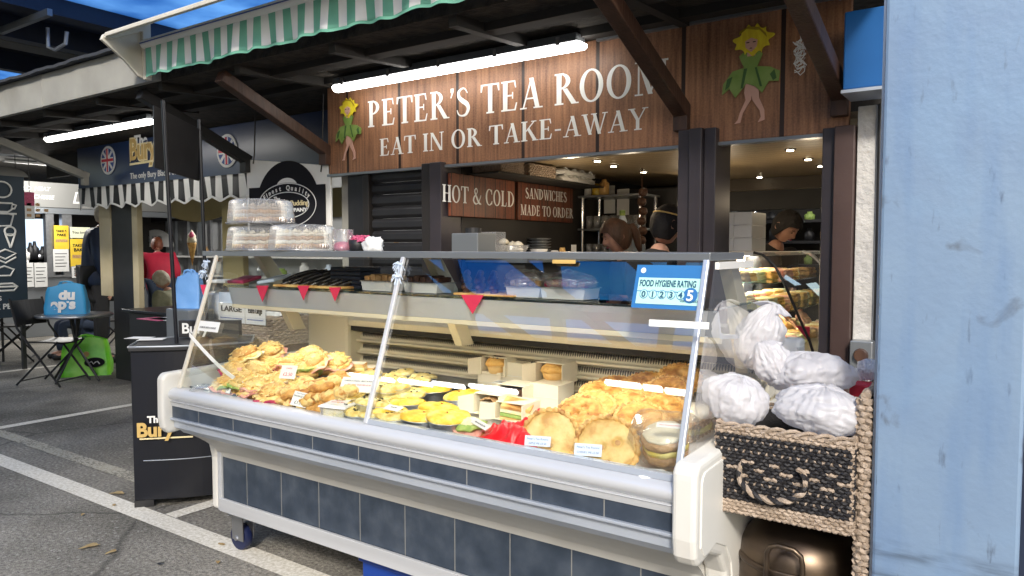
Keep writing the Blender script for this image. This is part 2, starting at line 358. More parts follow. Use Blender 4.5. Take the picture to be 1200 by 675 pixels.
def column_mat():
    m = mat('column_blue', (.155, .235, .37), .45, .1, var=(.205, .295, .42), scale=2.2, bump=.1, bscale=60, detail=8)
    N = m.node_tree.nodes; L = m.node_tree.links; b = N['Principled BSDF']; src = b.inputs['Base Color'].links[0].from_socket
    tc = N.new('ShaderNodeTexCoord')
    def stain(scale, lo, hi, col, src, stretch=(1, 1, 1), dist=0):
        mp = N.new('ShaderNodeMapping'); mp.inputs['Scale'].default_value = stretch; L.new(tc.outputs['Object'], mp.inputs[0])
        n = N.new('ShaderNodeTexNoise'); n.inputs['Scale'].default_value = scale; n.inputs['Detail'].default_value = 7; n.inputs['Distortion'].default_value = dist; L.new(mp.outputs[0], n.inputs['Vector'])
        r = N.new('ShaderNodeMapRange'); r.inputs[1].default_value = lo; r.inputs[2].default_value = hi; L.new(n.outputs[0], r.inputs[0])
        mx = N.new('ShaderNodeMix'); mx.data_type = 'RGBA'; L.new(r.outputs[0], mx.inputs[0]); L.new(src, mx.inputs[6]); mx.inputs[7].default_value = (*col, 1); return mx.outputs[2]
    src = stain(9, .66, .76, (.10, .12, .15), src, dist=.6)
    src = stain(40, .64, .74, (.09, .12, .17), src, (1, 1, .25))
    src = stain(5, .5, .8, (.13, .22, .38), src, (3, 3, .35)); src = stain(3, .55, .8, (.20, .31, .46), src, (1, 1, 1), 1)
    g = N.new('ShaderNodeNewGeometry'); sp = N.new('ShaderNodeSeparateXYZ'); L.new(g.outputs['Position'], sp.inputs[0])
    for zc, hw, st in ((.712, .030, .75), (.650, .022, .6), (.60, .02, .35)):
        q1 = N.new('ShaderNodeMath'); q1.operation = 'SUBTRACT'; L.new(sp.outputs[2], q1.inputs[0]); q1.inputs[1].default_value = zc
        q2 = N.new('ShaderNodeMath'); q2.operation = 'ABSOLUTE'; L.new(q1.outputs[0], q2.inputs[0])
        q3 = N.new('ShaderNodeMapRange'); q3.inputs[1].default_value = 0; q3.inputs[2].default_value = hw; q3.inputs[3].default_value = st; q3.inputs[4].default_value = 0; L.new(q2.outputs[0], q3.inputs[0])
        mp = N.new('ShaderNodeMapping'); mp.inputs['Scale'].default_value = (4, 4, 30); L.new(tc.outputs['Object'], mp.inputs[0]); n = N.new('ShaderNodeTexNoise'); n.inputs['Scale'].default_value = 2.5; n.inputs['Detail'].default_value = 8; L.new(mp.outputs[0], n.inputs['Vector'])
        r = N.new('ShaderNodeMapRange'); r.inputs[1].default_value = .35; r.inputs[2].default_value = .65; L.new(n.outputs[0], r.inputs[0])
        q4 = N.new('ShaderNodeMath'); q4.operation = 'MULTIPLY'; L.new(q3.outputs[0], q4.inputs[0]); L.new(r.outputs[0], q4.inputs[1])
        mx = N.new('ShaderNodeMix'); mx.data_type = 'RGBA'; L.new(q4.outputs[0], mx.inputs[0]); L.new(src, mx.inputs[6]); mx.inputs[7].default_value = (.045, .06, .085, 1); src = mx.outputs[2]
    L.new(src, b.inputs['Base Color'])
column_mat()

# ---------------------------------------------------------------- lettering
def text(s, size, loc, rot, m, parent=None, name='lettering', ext=.0015, align='LEFT', sx=1, shear=0, bold=0, fit=None):
    c = bpy.data.curves.new('t', 'FONT'); c.body = s; c.size = size; c.extrude = ext; c.align_x = align; c.shear = shear; c.offset = bold
    o = bpy.data.objects.new('t', c); sc.collection.objects.link(o)
    dg = bpy.context.evaluated_depsgraph_get(); me = bpy.data.meshes.new_from_object(o.evaluated_get(dg))
    bpy.data.objects.remove(o); bpy.data.curves.remove(c)
    if fit:
        xs = [v.co.x for v in me.vertices]; wd = max(xs) - min(xs)
        if wd > 0: sx = fit / wd
    mt = Matrix.Translation(Vector(loc)) @ Euler(rot).to_matrix().to_4x4() @ Matrix.Diagonal((sx, 1, 1, 1))
    b = MB(); b.v = [tuple(mt @ v.co) for v in me.vertices]; b.f = [tuple(p.vertices) for p in me.polygons]; b.m = [0] * len(b.f)
    bpy.data.meshes.remove(me)
    return b.build(name, m, parent, recalc=False)
T_, t_, SF = .18, .07, .055
def _rect(x0, y0, x1, y1): return [(x0, y0), (x1, y0), (x1, y1), (x0, y1)]
def _stem(x, w=T_, ov=.075, bot=True, top=True):
    p = [_rect(x, 0, x + w, 1)]
    if bot: p.append(_rect(x - ov, 0, x + w + ov, SF))
    if top: p.append(_rect(x - ov, 1 - SF, x + w + ov, 1))
    return p
def _band(cx, cy, rx, ry, ix, iy, a0, a1, n=16):
    o = []; i_ = []
    for k in range(n + 1):
        a = R(a0 + (a1 - a0) * k / n); o.append((cx + rx * math.cos(a), cy + ry * math.sin(a))); i_.append((cx + ix * math.cos(a), cy + iy * math.sin(a)))
    return [o + i_[::-1]]
def _diag(x0, y0, x1, y1, w): return [(x0, y0), (x0 + w, y0), (x1 + w, y1), (x1, y1)]
def _stroke(pts, ws):
    P = []
    for i in range(len(pts) - 1):
        p0 = pts[max(i-1, 0)]; p1 = pts[i]; p2 = pts[i+1]; p3 = pts[min(i+2, len(pts)-1)]
        for k in range(6):
            t = k / 6; P.append(tuple(.5 * (2*p1[j] + (p2[j]-p0[j])*t + (2*p0[j]-5*p1[j]+4*p2[j]-p3[j])*t*t + (3*p1[j]-p0[j]-3*p2[j]+p3[j])*t**3) for j in (0, 1)) + (ws[i] + (ws[i+1]-ws[i])*t,))
    P.append((*pts[-1], ws[-1])); out = []
    for a, b in zip(P, P[1:]):
        def nrm(q, d):
            l = math.hypot(*d) or 1; return (-d[1]/l*q/2, d[0]/l*q/2)
        i = P.index(a); da = (P[i+1][0]-P[max(i-1,0)][0], P[i+1][1]-P[max(i-1,0)][1]); j = min(i+2, len(P)-1); db = (P[j][0]-a[0], P[j][1]-a[1])
        na = nrm(a[2], da); nb = nrm(b[2], db)
        out.append([(a[0]+na[0], a[1]+na[1]), (a[0]-na[0], a[1]-na[1]), (b[0]-nb[0], b[1]-nb[1]), (b[0]+nb[0], b[1]+nb[1])])
    return out
def glyph(c):
    if c == ' ': return [], .34
    if c == 'I': return _stem(.1), .36
    if c == 'H': return _stem(.1) + _stem(.62) + [_rect(.25, .48, .62, .535)], .9
    if c == 'O': return _band(.44, .5, .42, .52, .26, .46, 0, 180) + _band(.44, .5, .42, .52, .26, .46, 180, 360), .90
    if c == 'C': return _band(.44, .5, .42, .52, .26, .465, 48, 312, 24) + [[(.70, .68), (.755, .68), (.75, 1), (.70, .98), (.66, .86)], [(.66, .14), (.75, .05), (.78, .27), (.73, .27)]], .84
    if c == 'D': return _stem(.1) + _band(.25, .5, .56, .5, .40, .45, -90, 90), .90
    if c == 'T': return _stem(.32, top=False) + [_rect(.03, .945, .77, 1), [(.0, .74), (.045, .74), (.09, .945), (.03, 1), (.01, 1)], [(.755, .74), (.8, .74), (.79, 1), (.77, 1), (.71, .945)]], .80
    if c in 'EFL':
        p = _stem(.1)
        p += [_rect(.25, 0, .62, .05), [(.62, 0), (.68, .26), (.635, .26), (.57, .05)]] if c != 'F' else []
        if c != 'L': p += [_rect(.25, .95, .60, 1), [(.60, 1), (.64, .76), (.6, .76), (.55, .95)], _rect(.25, .485, .48, .535), _rect(.475, .40, .515, .62)]
        return p, .74
    if c == 'P': return _stem(.1) + _band(.25, .735, .38, .265, .22, .215, -90, 90), .70
    if c == 'R': return _stem(.1) + _band(.25, .745, .36, .255, .20, .205, -90, 90) + [[(.33, .49), (.49, .51), (.86, .0), (.66, .0)], _rect(.66, 0, .92, .04)], .88
    if c == 'A': return [_diag(.10, 0, .43, 1, .055), _diag(.62, 0, .37, 1, .165), _rect(.22, .31, .68, .36), _rect(0, 0, .27, .045), _rect(.54, 0, .90, .045)], .88
    if c == 'M': return [_rect(.12, 0, .175, 1), _rect(.02, 0, .29, .045), _rect(.02, .955, .2, 1), _diag(.46, 0.02, .12, 1, .15), _diag(.49, .02, .86, 1, .06)] + _stem(.84), 1.12
    if c == 'N': return [_rect(.13, 0, .185, 1), _rect(.03, 0, .29, .045), _diag(.70, 0, .09, 1, .17), _rect(.79, 0, .845, 1), _rect(.68, .955, .95, 1)], .96
    if c == 'K': return _stem(.1) + [[(.25, .42), (.25, .50), (.68, .97), (.75, .97)], [(.36, .56), (.46, .66), (.88, 0), (.68, 0)], _rect(.56, .955, .84, 1), _rect(.62, 0, .95, .045)], .92
    if c == 'W': return [_diag(.33, 0, .05, 1, .15), _diag(.37, 0, .62, 1, .055), _diag(.78, 0, .52, 1, .15), _diag(.82, 0, 1.10, 1, .055), _rect(-.02, .955, .28, 1), _rect(.44, .955, .72, 1), _rect(.98, .955, 1.24, 1)], 1.2
    if c == 'Y': return _stem(.34, top=False)[1:] + [_rect(.34, 0, .49, .46), [(.34, .46), (.49, .46), (.22, 1), (.05, 1)], [(.43, .46), (.49, .46), (.78, 1), (.72, 1)], _rect(-.02, .955, .3, 1), _rect(.62, .955, .88, 1)], .84
    if c == 'S': return _stroke([(.53, .80), (.42, .95), (.28, .97), (.14, .86), (.16, .68), (.32, .54), (.50, .42), (.57, .25), (.47, .07), (.30, .025), (.14, .08), (.06, .24)], [.03, .05, .06, .11, .14, .17, .17, .14, .10, .06, .05, .03]), .66
    if c == '&': return _stroke([(.92, .56), (.74, .22), (.52, .04), (.28, .03), (.10, .20), (.16, .42), (.40, .60), (.52, .80), (.40, .96), (.25, .86), (.26, .70), (.50, .34), (.72, .08), (.95, .02)], [.05, .05, .06, .10, .14, .12, .05, .07, .06, .09, .11, .15, .14, .05]), 1.0
    if c == '-': return [_rect(.04, .36, .34, .44)], .40
    if c in "'’": return [[(.05, 1.02), (.18, 1.02), (.18, .9), (.07, .68), (.04, .70), (.10, .86), (.05, .88)]], .22
    return [], .3
def serif(s, p0, u, cap, width, m, parent, name='lettering', up=(0, 0, 1), nrm=(0, -1, 0)):
    """serif capitals: baseline starts at p0 and runs along u; cap height and total width in metres"""
    tot = sum(glyph(c)[1] + .06 for c in s); k = width / tot; b = MB(); x = 0; u = Vector(u); up = Vector(up); nrm = Vector(nrm); q = 0
    for c in s + ' ':
        ps, adv = glyph(c)
        if c == ' ' and b.v: out = b.build(name, m, parent); b = MB()
        for p in ps:
            q += 1; off = .0012 + (q % 9) * .00012
            fr = [Vector(p0) + u * ((x + a) * k) + up * (bb * cap) + nrm * off for a, bb in p]
            bk = [v - nrm * .0025 for v in fr]; n = len(fr)
            b.add(fr + bk, [tuple(range(n))] + [(i, i + n, (i+1) % n + n, (i+1) % n) for i in range(n)])
        x += adv + .06
    return out
FACE = (R(90), 0, 0)          # text on a wall facing -Y
FACEX = (R(90), 0, R(90))     # text on a wall facing +X
# ================================================================ SETTING
g = MB(); g.box(-60, 40, -40, 60, -.05, 0); tag(g.build('ground', M['asphalt']), kind='structure')
def road_line(name, x0, x1, y0, y1, m):
    b = MB(); b.add([(x0, y0, .004), (x1, y0, .004), (x1, y1, .004), (x0, y1, .004)], [(0, 1, 2, 3)]); tag(b.build(name, m), kind='structure')
p = at(0, 536, Z=0); q = at(0, 554, Z=0)
road_line('road_line', -16, 2.5, 2.01, 2.13, M['line_white'])
road_line('road_line', -9.5, -3.95, 2.33, 2.43, M['line_faded'])
for x in (-3.68, -6.62, -9.6):
    road_line('road_line', x - .05, x + .05, 2.135, 7, M['line_white'])
road_line('road_line', -.8, -.7, 2.135, 7, M['line_white'])

# translucent blue market roof, high above (lit by the sky and sun through the sheets)
m = bpy.data.materials.new('roof_sheet'); m.use_nodes = True; N = m.node_tree.nodes; L = m.node_tree.links
b = N['Principled BSDF']; tr = N.new('ShaderNodeBsdfTranslucent'); mx = N.new('ShaderNodeMixShader'); mx.inputs[0].default_value = .95
tc = N.new('ShaderNodeTexCoord'); n1 = N.new('ShaderNodeTexNoise'); n1.inputs['Scale'].default_value = .9; n1.inputs['Detail'].default_value = 8; L.new(tc.outputs['Object'], n1.inputs['Vector'])
r = N.new('ShaderNodeValToRGB'); r.color_ramp.elements[0].position = .4; r.color_ramp.elements[1].position = .7
r.color_ramp.elements[0].color = (.10, .46, .92, 1); r.color_ramp.elements[1].color = (.30, .72, 1, 1); L.new(n1.outputs[0], r.inputs[0])
L.new(r.outputs[0], b.inputs['Base Color']); L.new(r.outputs[0], tr.inputs[0]); L.new(b.outputs[0], mx.inputs[1]); L.new(tr.outputs[0], mx.inputs[2]); L.new(mx.outputs[0], N['Material Output'].inputs[0])
M['roof_sheet'] = m
m = m.copy(); m.name = 'roof_sheet_pale'; r = [n for n in m.node_tree.nodes if n.type == 'VALTORGB'][0]; r.color_ramp.elements[0].color = (.13, .30, .56, 1); r.color_ramp.elements[1].color = (.36, .58, .82, 1); M['roof_sheet_pale'] = m
hall = th('market_roof', 'high blue translucent market hall roof behind the stalls, with dark steel beams', 'roof', (-12, 8, 4.9))
s = MB(); s.box(-12.15, 3, 3.9, 22, 5.2, 5.23); s.build('roof_sheet', M['roof_sheet_pale'], hall)
s = MB(); s.box(-30, -16.6, 3.9, 22, 5.6, 5.63); s.build('roof_sheet', M['roof_sheet_pale'], hall)
s = MB(); s.box(-16.6, -12.16, 3.0, 22, 5.25, 5.4); s.build('roof_deck', M['roof_felt'], hall)
for x, w_, h_ in ((-12.34, .35, .3), (-12.95, .2, .2), (-13.6, .25, .45)):
    s = MB(); s.box(x - w_/2, x + w_/2, 3, 22, 5.25 - h_, 5.25); s.build('beam', M['dark_navy'], hall)
s = MB(); s.box(-15.1, -14.6, 3, 22, 5.0, 5.25); s.build('beam', M['grey_fascia'], hall)
s = MB(); s.box(-16.6, -16.4, 3, 22, 4.9, 5.25); s.build('beam', M['dark_navy'], hall)
for y in (5.2, 7.4):
    s = MB(); s.bar((-16, y, 4.86), (-11.8, y, 4.86), .07, .1); s.build('strut', M['alu_dark'], hall)
for x, y in ((-12.8, 5.6), (-13.6, 6.6)):
    s = MB(); s.tube([(x, y, 4.9), (x, y, 4.6), (x+.1, y+.05, 4.55), (x+.35, y+.1, 4.62), (x+.4, y+.1, 4.8)], .03); s.build('pipe', M['alu_blue'], hall)

# roof over the aisle in front: seen mirrored in the counter glass
hall2 = th('aisle_roof', 'blue translucent roof sheets on dark crossed trusses over the aisle', 'roof', (-5, -3, 5.0))
s = MB(); s.box(-7.6, -1.6, -5.2, -1.2, 5.25, 5.28); s.build('roof_sheet', M['roof_sheet'], hall2)
s = MB(); s.box(-20, -1.6, -13, -5.2, 5.2, 5.35); s.box(-20, -7.62, -5.19, -1.2, 5.2, 5.35); s.build('roof_deck', M['roof_felt'], hall2)  # dark deck added to keep open sky out of the glass reflections
s = MB()
for i in range(6):
    x = -9.4 + i * 1.7
    s.bar((x, -5.4, 5.1), (x + 1.7, -1.2, 5.1), .20, .12); s.bar((x + 1.7, -5.4, 4.95), (x, -1.2, 4.95), .14, .12)
s.bar((-9.5, -3.9, 5.0), (-1.2, -3.9, 5.0), .22, .2)
s.build('truss', M['dark'], hall2)
for x0, x1, y in ((-5.45, -4.85, -6.05), (-4.8, -4.5, -6.07), (-4.45, -4.0, -6.1), (-12.2, -10.9, -7.1), (-10.7, -9.8, -7.05), (-9.7, -8.9, -6.95), (-8.7, -7.6, -6.85)):
    s = MB(); s.box(x0, x1, y - .055, y + .055, 5.0, 5.06); s.build('strip_lamp', M['hall_lamp'], hall2)

# ================================================================ STALL CANOPY
can = th('stall_canopy', 'flat grey edged canopy roof with rough dark underside above the stalls', 'canopy', (-4.5, 3.4, 2.5))
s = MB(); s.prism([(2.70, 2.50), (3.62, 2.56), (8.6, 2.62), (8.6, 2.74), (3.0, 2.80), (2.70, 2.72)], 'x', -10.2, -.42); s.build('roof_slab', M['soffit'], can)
for fb in ((-10.2, -6.2, 2.655, 2.695, 2.497, 2.745), (-6.195, -4.62, 2.655, 2.695, 2.499, 2.742), (-1.9, -.42, 2.655, 2.695, 2.5, 2.745)):
    s = MB(); s.box(*fb); s.build('fascia', M['grey_fascia'], can, bevel=.004)

s = MB(); s.grid(lambda u, v: (-10.2 + u * 5.4, 2.60 + v * .45, 2.752 + .05 * v + .004 * math.sin(u * 60 + v * 4) + .003 * math.sin(u * 171)), 60, 3); s.build('felt_edge', M['roof_felt'], can, solid=.02)
s = MB(); s.bar((-10.1, 3.4, 2.535), (-.5, 3.4, 2.535), .08, .07); s.bar((-10.1, 2.98, 2.50), (-.5, 2.98, 2.50), .09, .05)
s.build('rafter', M['dark'], can)
s = MB(); s.box(-1.9, -.42, 3.525, 3.56, 2.515, 2.545); s.build('edge_trim', M['alu_dark'], can)
for i in range(12):
    x = -9.6 + i * .82; s = MB(); s.bar((x, 2.72, 2.48), (x, 3.5, 2.53), .05, .06); s.build('joist', M['dark'], can)

def bracket(x, label, m, w_=.075, y1=2.72, z1=2.46, z0=2.09, y0=3.56):
    t = th('canopy_bracket', label, 'bracket', (x, y0, z0 - .1), 'diagonal brackets under the canopy')
    s = MB(); s.bar((x, y0, z0), (x, y1, z1), w_, .075, (0, .4, 1)); s.build('strut', m, t, bevel=.006)
    s = MB(); s.bar((x, y0 - .03, z0 + .04), (x, y0 - .03, z0 - .09), w_ * .98, .05, (0, 1, 0)); s.build('foot', m, t, bevel=.004)
bracket(-.69, 'brown bracket at the right end of the wooden sign', M['brown_beam'], .07, 2.6, 2.36)
bracket(-1.42, 'dark brown bracket crossing the last letters of the wooden sign', M['brown_beam'], .075, 2.66, 2.46)
bracket(-4.03, 'reddish brown bracket at the left end of the wooden sign', M['brown_beam'])
bracket(-4.93, 'black bracket between the navy sign and the white hanging board', M['black'], .075)
bracket(-8.13, 'pale grey bracket at the far left in front of the grey stall sign', M['grey_fascia'], .08, 2.95, 2.5, 2.17, 3.9)

# awning: hood, roller bar, striped valance
aw = th('awning', 'green and white striped roll-up awning in a cream metal hood', 'awning', (-3.3, 2.6, 2.5))
X0, X1 = -4.66, -1.2
s = MB(); s.prism([(2.655, 2.50), (2.655, 2.90), (2.37, 2.735), (2.37, 2.71), (2.40, 2.705), (2.60, 2.80), (2.61, 2.50)], 'x', X0 - .03, X0, 0)
s.prism([(2.655, 2.875), (2.655, 2.90), (2.36, 2.735), (2.36, 2.712), (2.385, 2.712), (2.385, 2.725)], 'x', X0, X1); s.build('hood', M['cream'], aw, bevel=.004)
s = MB(); s.prism([(2.652, 2.5), (2.652, 2.89), (2.37, 2.733), (2.355, 2.70), (2.50, 2.60), (2.58, 2.52)], 'x', X0 - .055, X0 - .031); s.build('end_cap', M['cream'], aw, bevel=.004)
s = MB(); s.tube([(X0 + .01, 2.60, 2.715), (X1, 2.60, 2.715)], .028, 12, 0); s.build('roller_bar', M['white_paint'], aw, smooth=True)
s = MB(); s.box(X0 + .015, X1, 2.568, 2.572, 2.712, 2.718); s.build('trim_line', M['ink_blue'], aw)
plain('awn_green', (.13, .38, .28), .8, var=(.18, .46, .35), scale=5, dirt=.2); plain('awn_white', (.82, .83, .84), .8, var=(.72, .74, .73), scale=5)
nst = 56
def val(u, v):
    x = X0 + .03 + u * (X1 - X0 - .03)
    return (x, 2.60 + .012 * math.sin(x * 9) * v + .01 * math.sin(x * 33 + 1) * v, 2.705 - v * (.185 + .004 * math.sin(x * 17) + .003 * math.sin(x * 47)))
s = MB(); s.grid(val, nst * 6, 8, lambda i, j: 0 if (i // 6) % 2 == 0 or j == 7 and 0 else 1); s.build('valance', [M['awn_green'], M['awn_white']], aw, solid=.004, smooth='full')
s = MB(); s.grid(lambda u, v: (lambda p: (p[0], p[1] - .003, p[2] + .004 - v * .014))(val(u, 1)), nst * 6, 1); s.build('hem', M['awn_green'], aw, solid=.003)

def tube_light(x0, x1, y, z, label):
    t = th('tube_light', label, 'strip light', ((x0 + x1)/2, y, z - .06), 'strip lights under the canopy')
    s = MB(); s.prism([(y - .055, z), (y + .055, z), (y + .045, z + .045), (y - .045, z + .045)], 'x', x0 + .02, x1 - .02); s.build('housing', M['alu_dark'], t, bevel=.005)
    s = MB(); s.prism([(y - .040, z - .002), (y + .040, z - .002), (y + .034, z - .024), (y + .016, z - .036), (y - .016, z - .036), (y - .034, z - .024)], 'x', x0, x1); s.build('diffuser', M['tube_lamp'], t, bevel=.006)
    for k in range(5):
        s = MB(); xx = x0 + .12 + (x1 - x0 - .24) * k / 4; s.box(xx - .012, xx + .012, y - .062, y - .056, z - .012, z + .03); s.build('clip', M['steel'], t)
tube_light(-3.72, -1.88, 3.36, 2.47, 'long white strip light above the wooden tea room sign')
tube_light(-7.75, -5.9, 3.36, 2.475, 'white strip light above the navy stall sign, at the left')

# ================================================================ TEA ROOM
shop = th('tea_room', 'dark timber tea room kiosk with open serving hatch and roller shutter', 'kiosk', (-2.3, 3.6, 0))
def post(x0, x1, m, y0=3.5, y1=3.72, z1=1.95, name='post', z0=0):
    s = MB(); s.box(x0, x1, y0, y1, z0, z1); return s.build(name, m, shop, bevel=.004)
plain('post_dark', (.030, .026, .032), .4, var=(.042, .034, .038), scale=5, dirt=.3)
s = MB(); s.box(-1.425, -1.36, 3.50, 3.72, 0, 2.0); s.box(-1.357, -1.295, 3.47, 3.72, 0, 2.0); s.box(-1.292, -1.235, 3.50, 3.72, 0, 2.0); s.build('post', M['post_dark'], shop, bevel=.003)
post(-.752, -.700, M['post_dark'], 3.5, 3.72, 1.95); post(-.697, -.615, M['brown_paint'], 3.47, 3.7, 1.95)
post(-4.01, -3.86, M['grey_fascia'], 3.66, 3.7, 1.95, 'side_panel'); post(-3.86, -3.70, M['black'], 3.58, 3.7); post(-3.695, -3.64, M['black_brown'], 3.56, 3.7)
post(-3.13, -3.05, M['black_brown'], 3.52, 3.7); post(-3.045, -2.955, M['post_dark'], 3.5, 3.7)
sh = th  # roller shutter slats
s = MB()
for k in range(24):
    z = .02 + k * .08; s.prism([(3.60, z), (3.585, z + .02), (3.585, z + .055), (3.605, z + .078), (3.62, z + .078), (3.62, z)], 'x', -3.635, -3.135)
s.build('roller_shutter', M['black'], shop, bevel=.002)
# inside
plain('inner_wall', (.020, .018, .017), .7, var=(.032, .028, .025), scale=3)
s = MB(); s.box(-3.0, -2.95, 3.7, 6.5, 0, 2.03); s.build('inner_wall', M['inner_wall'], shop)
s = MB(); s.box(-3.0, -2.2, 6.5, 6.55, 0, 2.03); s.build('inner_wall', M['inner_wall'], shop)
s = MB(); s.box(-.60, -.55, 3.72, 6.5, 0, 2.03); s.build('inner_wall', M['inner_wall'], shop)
s = MB(); s.box(-2.95, -.6, 3.62, 6.5, 2.0, 2.03); s.build('ceiling', M['ceiling_boards'], shop)
s = MB(); s.box(-2.2, -.6, 6.2, 6.26, 1.90, 1.998); s.build('pelmet', M['ceiling_boards'], shop)
s = MB(); s.box(-2.2, -.6, 6.28, 6.4, 1.74, 1.90); s.build('shutter_box', M['black'], shop)
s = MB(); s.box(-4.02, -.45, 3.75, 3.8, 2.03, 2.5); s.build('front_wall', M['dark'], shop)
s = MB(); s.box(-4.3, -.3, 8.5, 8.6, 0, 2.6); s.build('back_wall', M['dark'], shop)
for x, y in ((926, 175), (947, 186), (962, 194), (890, 207), (754, 201), (719, 194), (700, 188)):
    c = at(x, y, Z=1.998); s = MB(); s.tube([(c.x, c.y, 1.999), (c.x, c.y, 1.992)], [.035, .03], 14); o = s.build('spotlight', M['chrome'], shop, smooth=True)
    s = MB(); s.tube([(c.x, c.y, 1.9915), (c.x, c.y, 1.988)], .02, 12); l = s.build('lens', M['spot_lamp'], o)

# the sign
SY = 3.55
sg = th('shop_sign', 'long wooden plank sign lettered for the tea room above the serving hatch', 'sign', (-2.3, SY, 1.93))
s = MB(); s.box(-4.02, -.655, SY, SY + .04, 1.935, 2.53); s.build('board', M['sign_planks'], sg, bevel=.004)
s = MB(); s.box(-4.02, -.65, SY - .012, SY + .045, 1.918, 1.934); s.build('edge_trim', M['alu_dark'], sg)
def line(txt, xa, xb, yb, ytop, yb2):
    a = at(xa, yb, Y=SY); b = at(xb, yb2, Y=SY); t = at(xa, ytop, Y=SY)
    serif(txt, (a.x, SY, a.z), (1, 0, (b.z - a.z) / (b.x - a.x)), t.z - a.z, b.x - a.x, M['white'], sg)
line("PETER'S TEA ROOM", 431, 786, 149.5, 119, 108)
line("EAT IN OR TAKE-AWAY", 445, 760, 183, 163, 151)

def cutout(cx, cz, k, label):
    t = th('wooden_cutout', label, 'cutout figure', (cx, SY - .01, cz - .22 * k), 'painted cutouts on the wooden sign')
    def P(pts): return [(cx + a * k, cz + b * k) for a, b in pts]
    def blob(n, rx, ry, ox, oy, wob, ph=0): return [(ox + (rx + wob * math.sin(5 * a + ph)) * math.cos(a), oy + (ry + wob * math.cos(4 * a)) * math.sin(a)) for a in [2 * math.pi * i / n for i in range(n)]]
    Y = SY - .008
    for nm, pts, m_, d in (('leg', [(-.022, -.02), (-.030, -.07), (-.022, -.105), (-.050, -.165), (-.058, -.195), (-.074, -.212), (-.046, -.210), (-.034, -.165), (.004, -.105), (.006, -.02)], 'cut_skin', 0),
        ('leg', [(.002, -.02), (.000, -.07), (.010, -.11), (.044, -.16), (.050, -.19), (.036, -.214), (.068, -.206), (.066, -.16), (.040, -.10), (.038, -.02)], 'cut_skin', .001),
        ('dress', [(-.03, .045), (-.085, .035), (-.13, -.02), (-.135, -.07), (-.10, -.045), (-.07, -.09), (-.02, -.03), (.02, -.045), (.055, -.08), (.085, -.03), (.13, -.035), (.135, .01), (.09, .035), (.03, .045), (.045, .075), (.055, .10), (.03, .12), (0, .10), (-.03, .12), (-.055, .10), (-.045, .075)], 'cut_green', -.004),
        ('neck', [(-.016, .095), (-.016, .14), (.022, .14), (.022, .095)], 'cut_skin', -.006),
        ('hair', [(.01 + (.082 + .012 * math.sin(9 * q) + .008 * math.sin(4 * q + 1)) * math.cos(q), .168 + (.066 + .010 * math.sin(11 * q)) * math.sin(q)) for q in [2*math.pi*i/72 for i in range(72)]], 'cut_yellow', -.008), ('skirt_fold', [(-.11, .0), (-.12, -.05), (-.10, -.035), (-.085, .01)], 'cut_dkgreen', -.0065), ('skirt_fold', [(.09, .0), (.105, -.03), (.12, -.02), (.11, .02)], 'cut_dkgreen', -.0065), ('skirt_fold', [(-.03, .04), (-.045, -.05), (-.035, -.05), (-.015, .04)], 'cut_dkgreen', -.0065), ('skirt_fold', [(.02, .04), (.045, -.05), (.055, -.05), (.03, .04)], 'cut_dkgreen', -.0065), ('hair_curl', [(-.055, .20), (-.02, .222), (.04, .21), (.075, .17), (.07, .19), (.04, .22), (-.01, .232), (-.05, .215)], 'cut_dkyellow', -.0125),
        ('face', [(-.025, .165), (-.022, .135), (.003, .113), (.028, .135), (.032, .165), (.004, .178)], 'cut_skin', -.012)):
        s = MB(); s.prism(P(pts), 'y', Y + d - .004, Y + d); s.build(nm, M[m_], t)
    s = MB()
    for ex in (-.012, .018): s.prism(P([(ex - .007, .155), (ex + .007, .155), (ex + .007, .159), (ex - .007, .159)]), 'y', Y - .018, Y - .0165)
    s.prism(P([(-.004, .128), (.010, .128), (.003, .133)]), 'y', Y - .018, Y - .0165); s.build('painted_features', M['ink'], t)
plain('cut_dkgreen', (.05, .12, .03), .6); plain('cut_dkyellow', (.35, .25, .01), .6); plain('cut_skin', (.62, .36, .28), .6); plain('cut_green', (.16, .27, .05), .6, var=(.24, .34, .09), scale=14); plain('cut_yellow', (.78, .66, .03), .6, var=(.66, .50, .02), scale=30, stretch=(2, 1, .5))
cutout(-1.085, 2.225, 1.0, 'larger painted cutout of a yellow haired figure in green, right end of the sign')
cutout(-3.80, 2.215, .92, 'smaller painted cutout of a yellow haired figure in green, left of the lettering')

# string tied to the sign's right end
c = at(937, 60, Y=3.5); s = MB()
rr = random.Random(3)
for k in range(4):
    pts = []; 
    for j in range(26):
        a = j * .9 + k; pts.append((c.x + .018 * math.sin(a * 1.3 + k) + k * .006 - .008, 3.50 + .012 * math.cos(a), c.z + .05 - j * .006 * (1 if k % 2 else .75) + .012 * math.sin(a * 2)))
    s.tube(pts, .0022, 5)
s.tube([(c.x, 3.5, c.z + .16), (c.x + .004, 3.5, c.z + .04)], .002, 5); tag(s.build('string_knot', M['paper']), 'tangle of pale string hanging at the right end of the wooden sign', 'string')

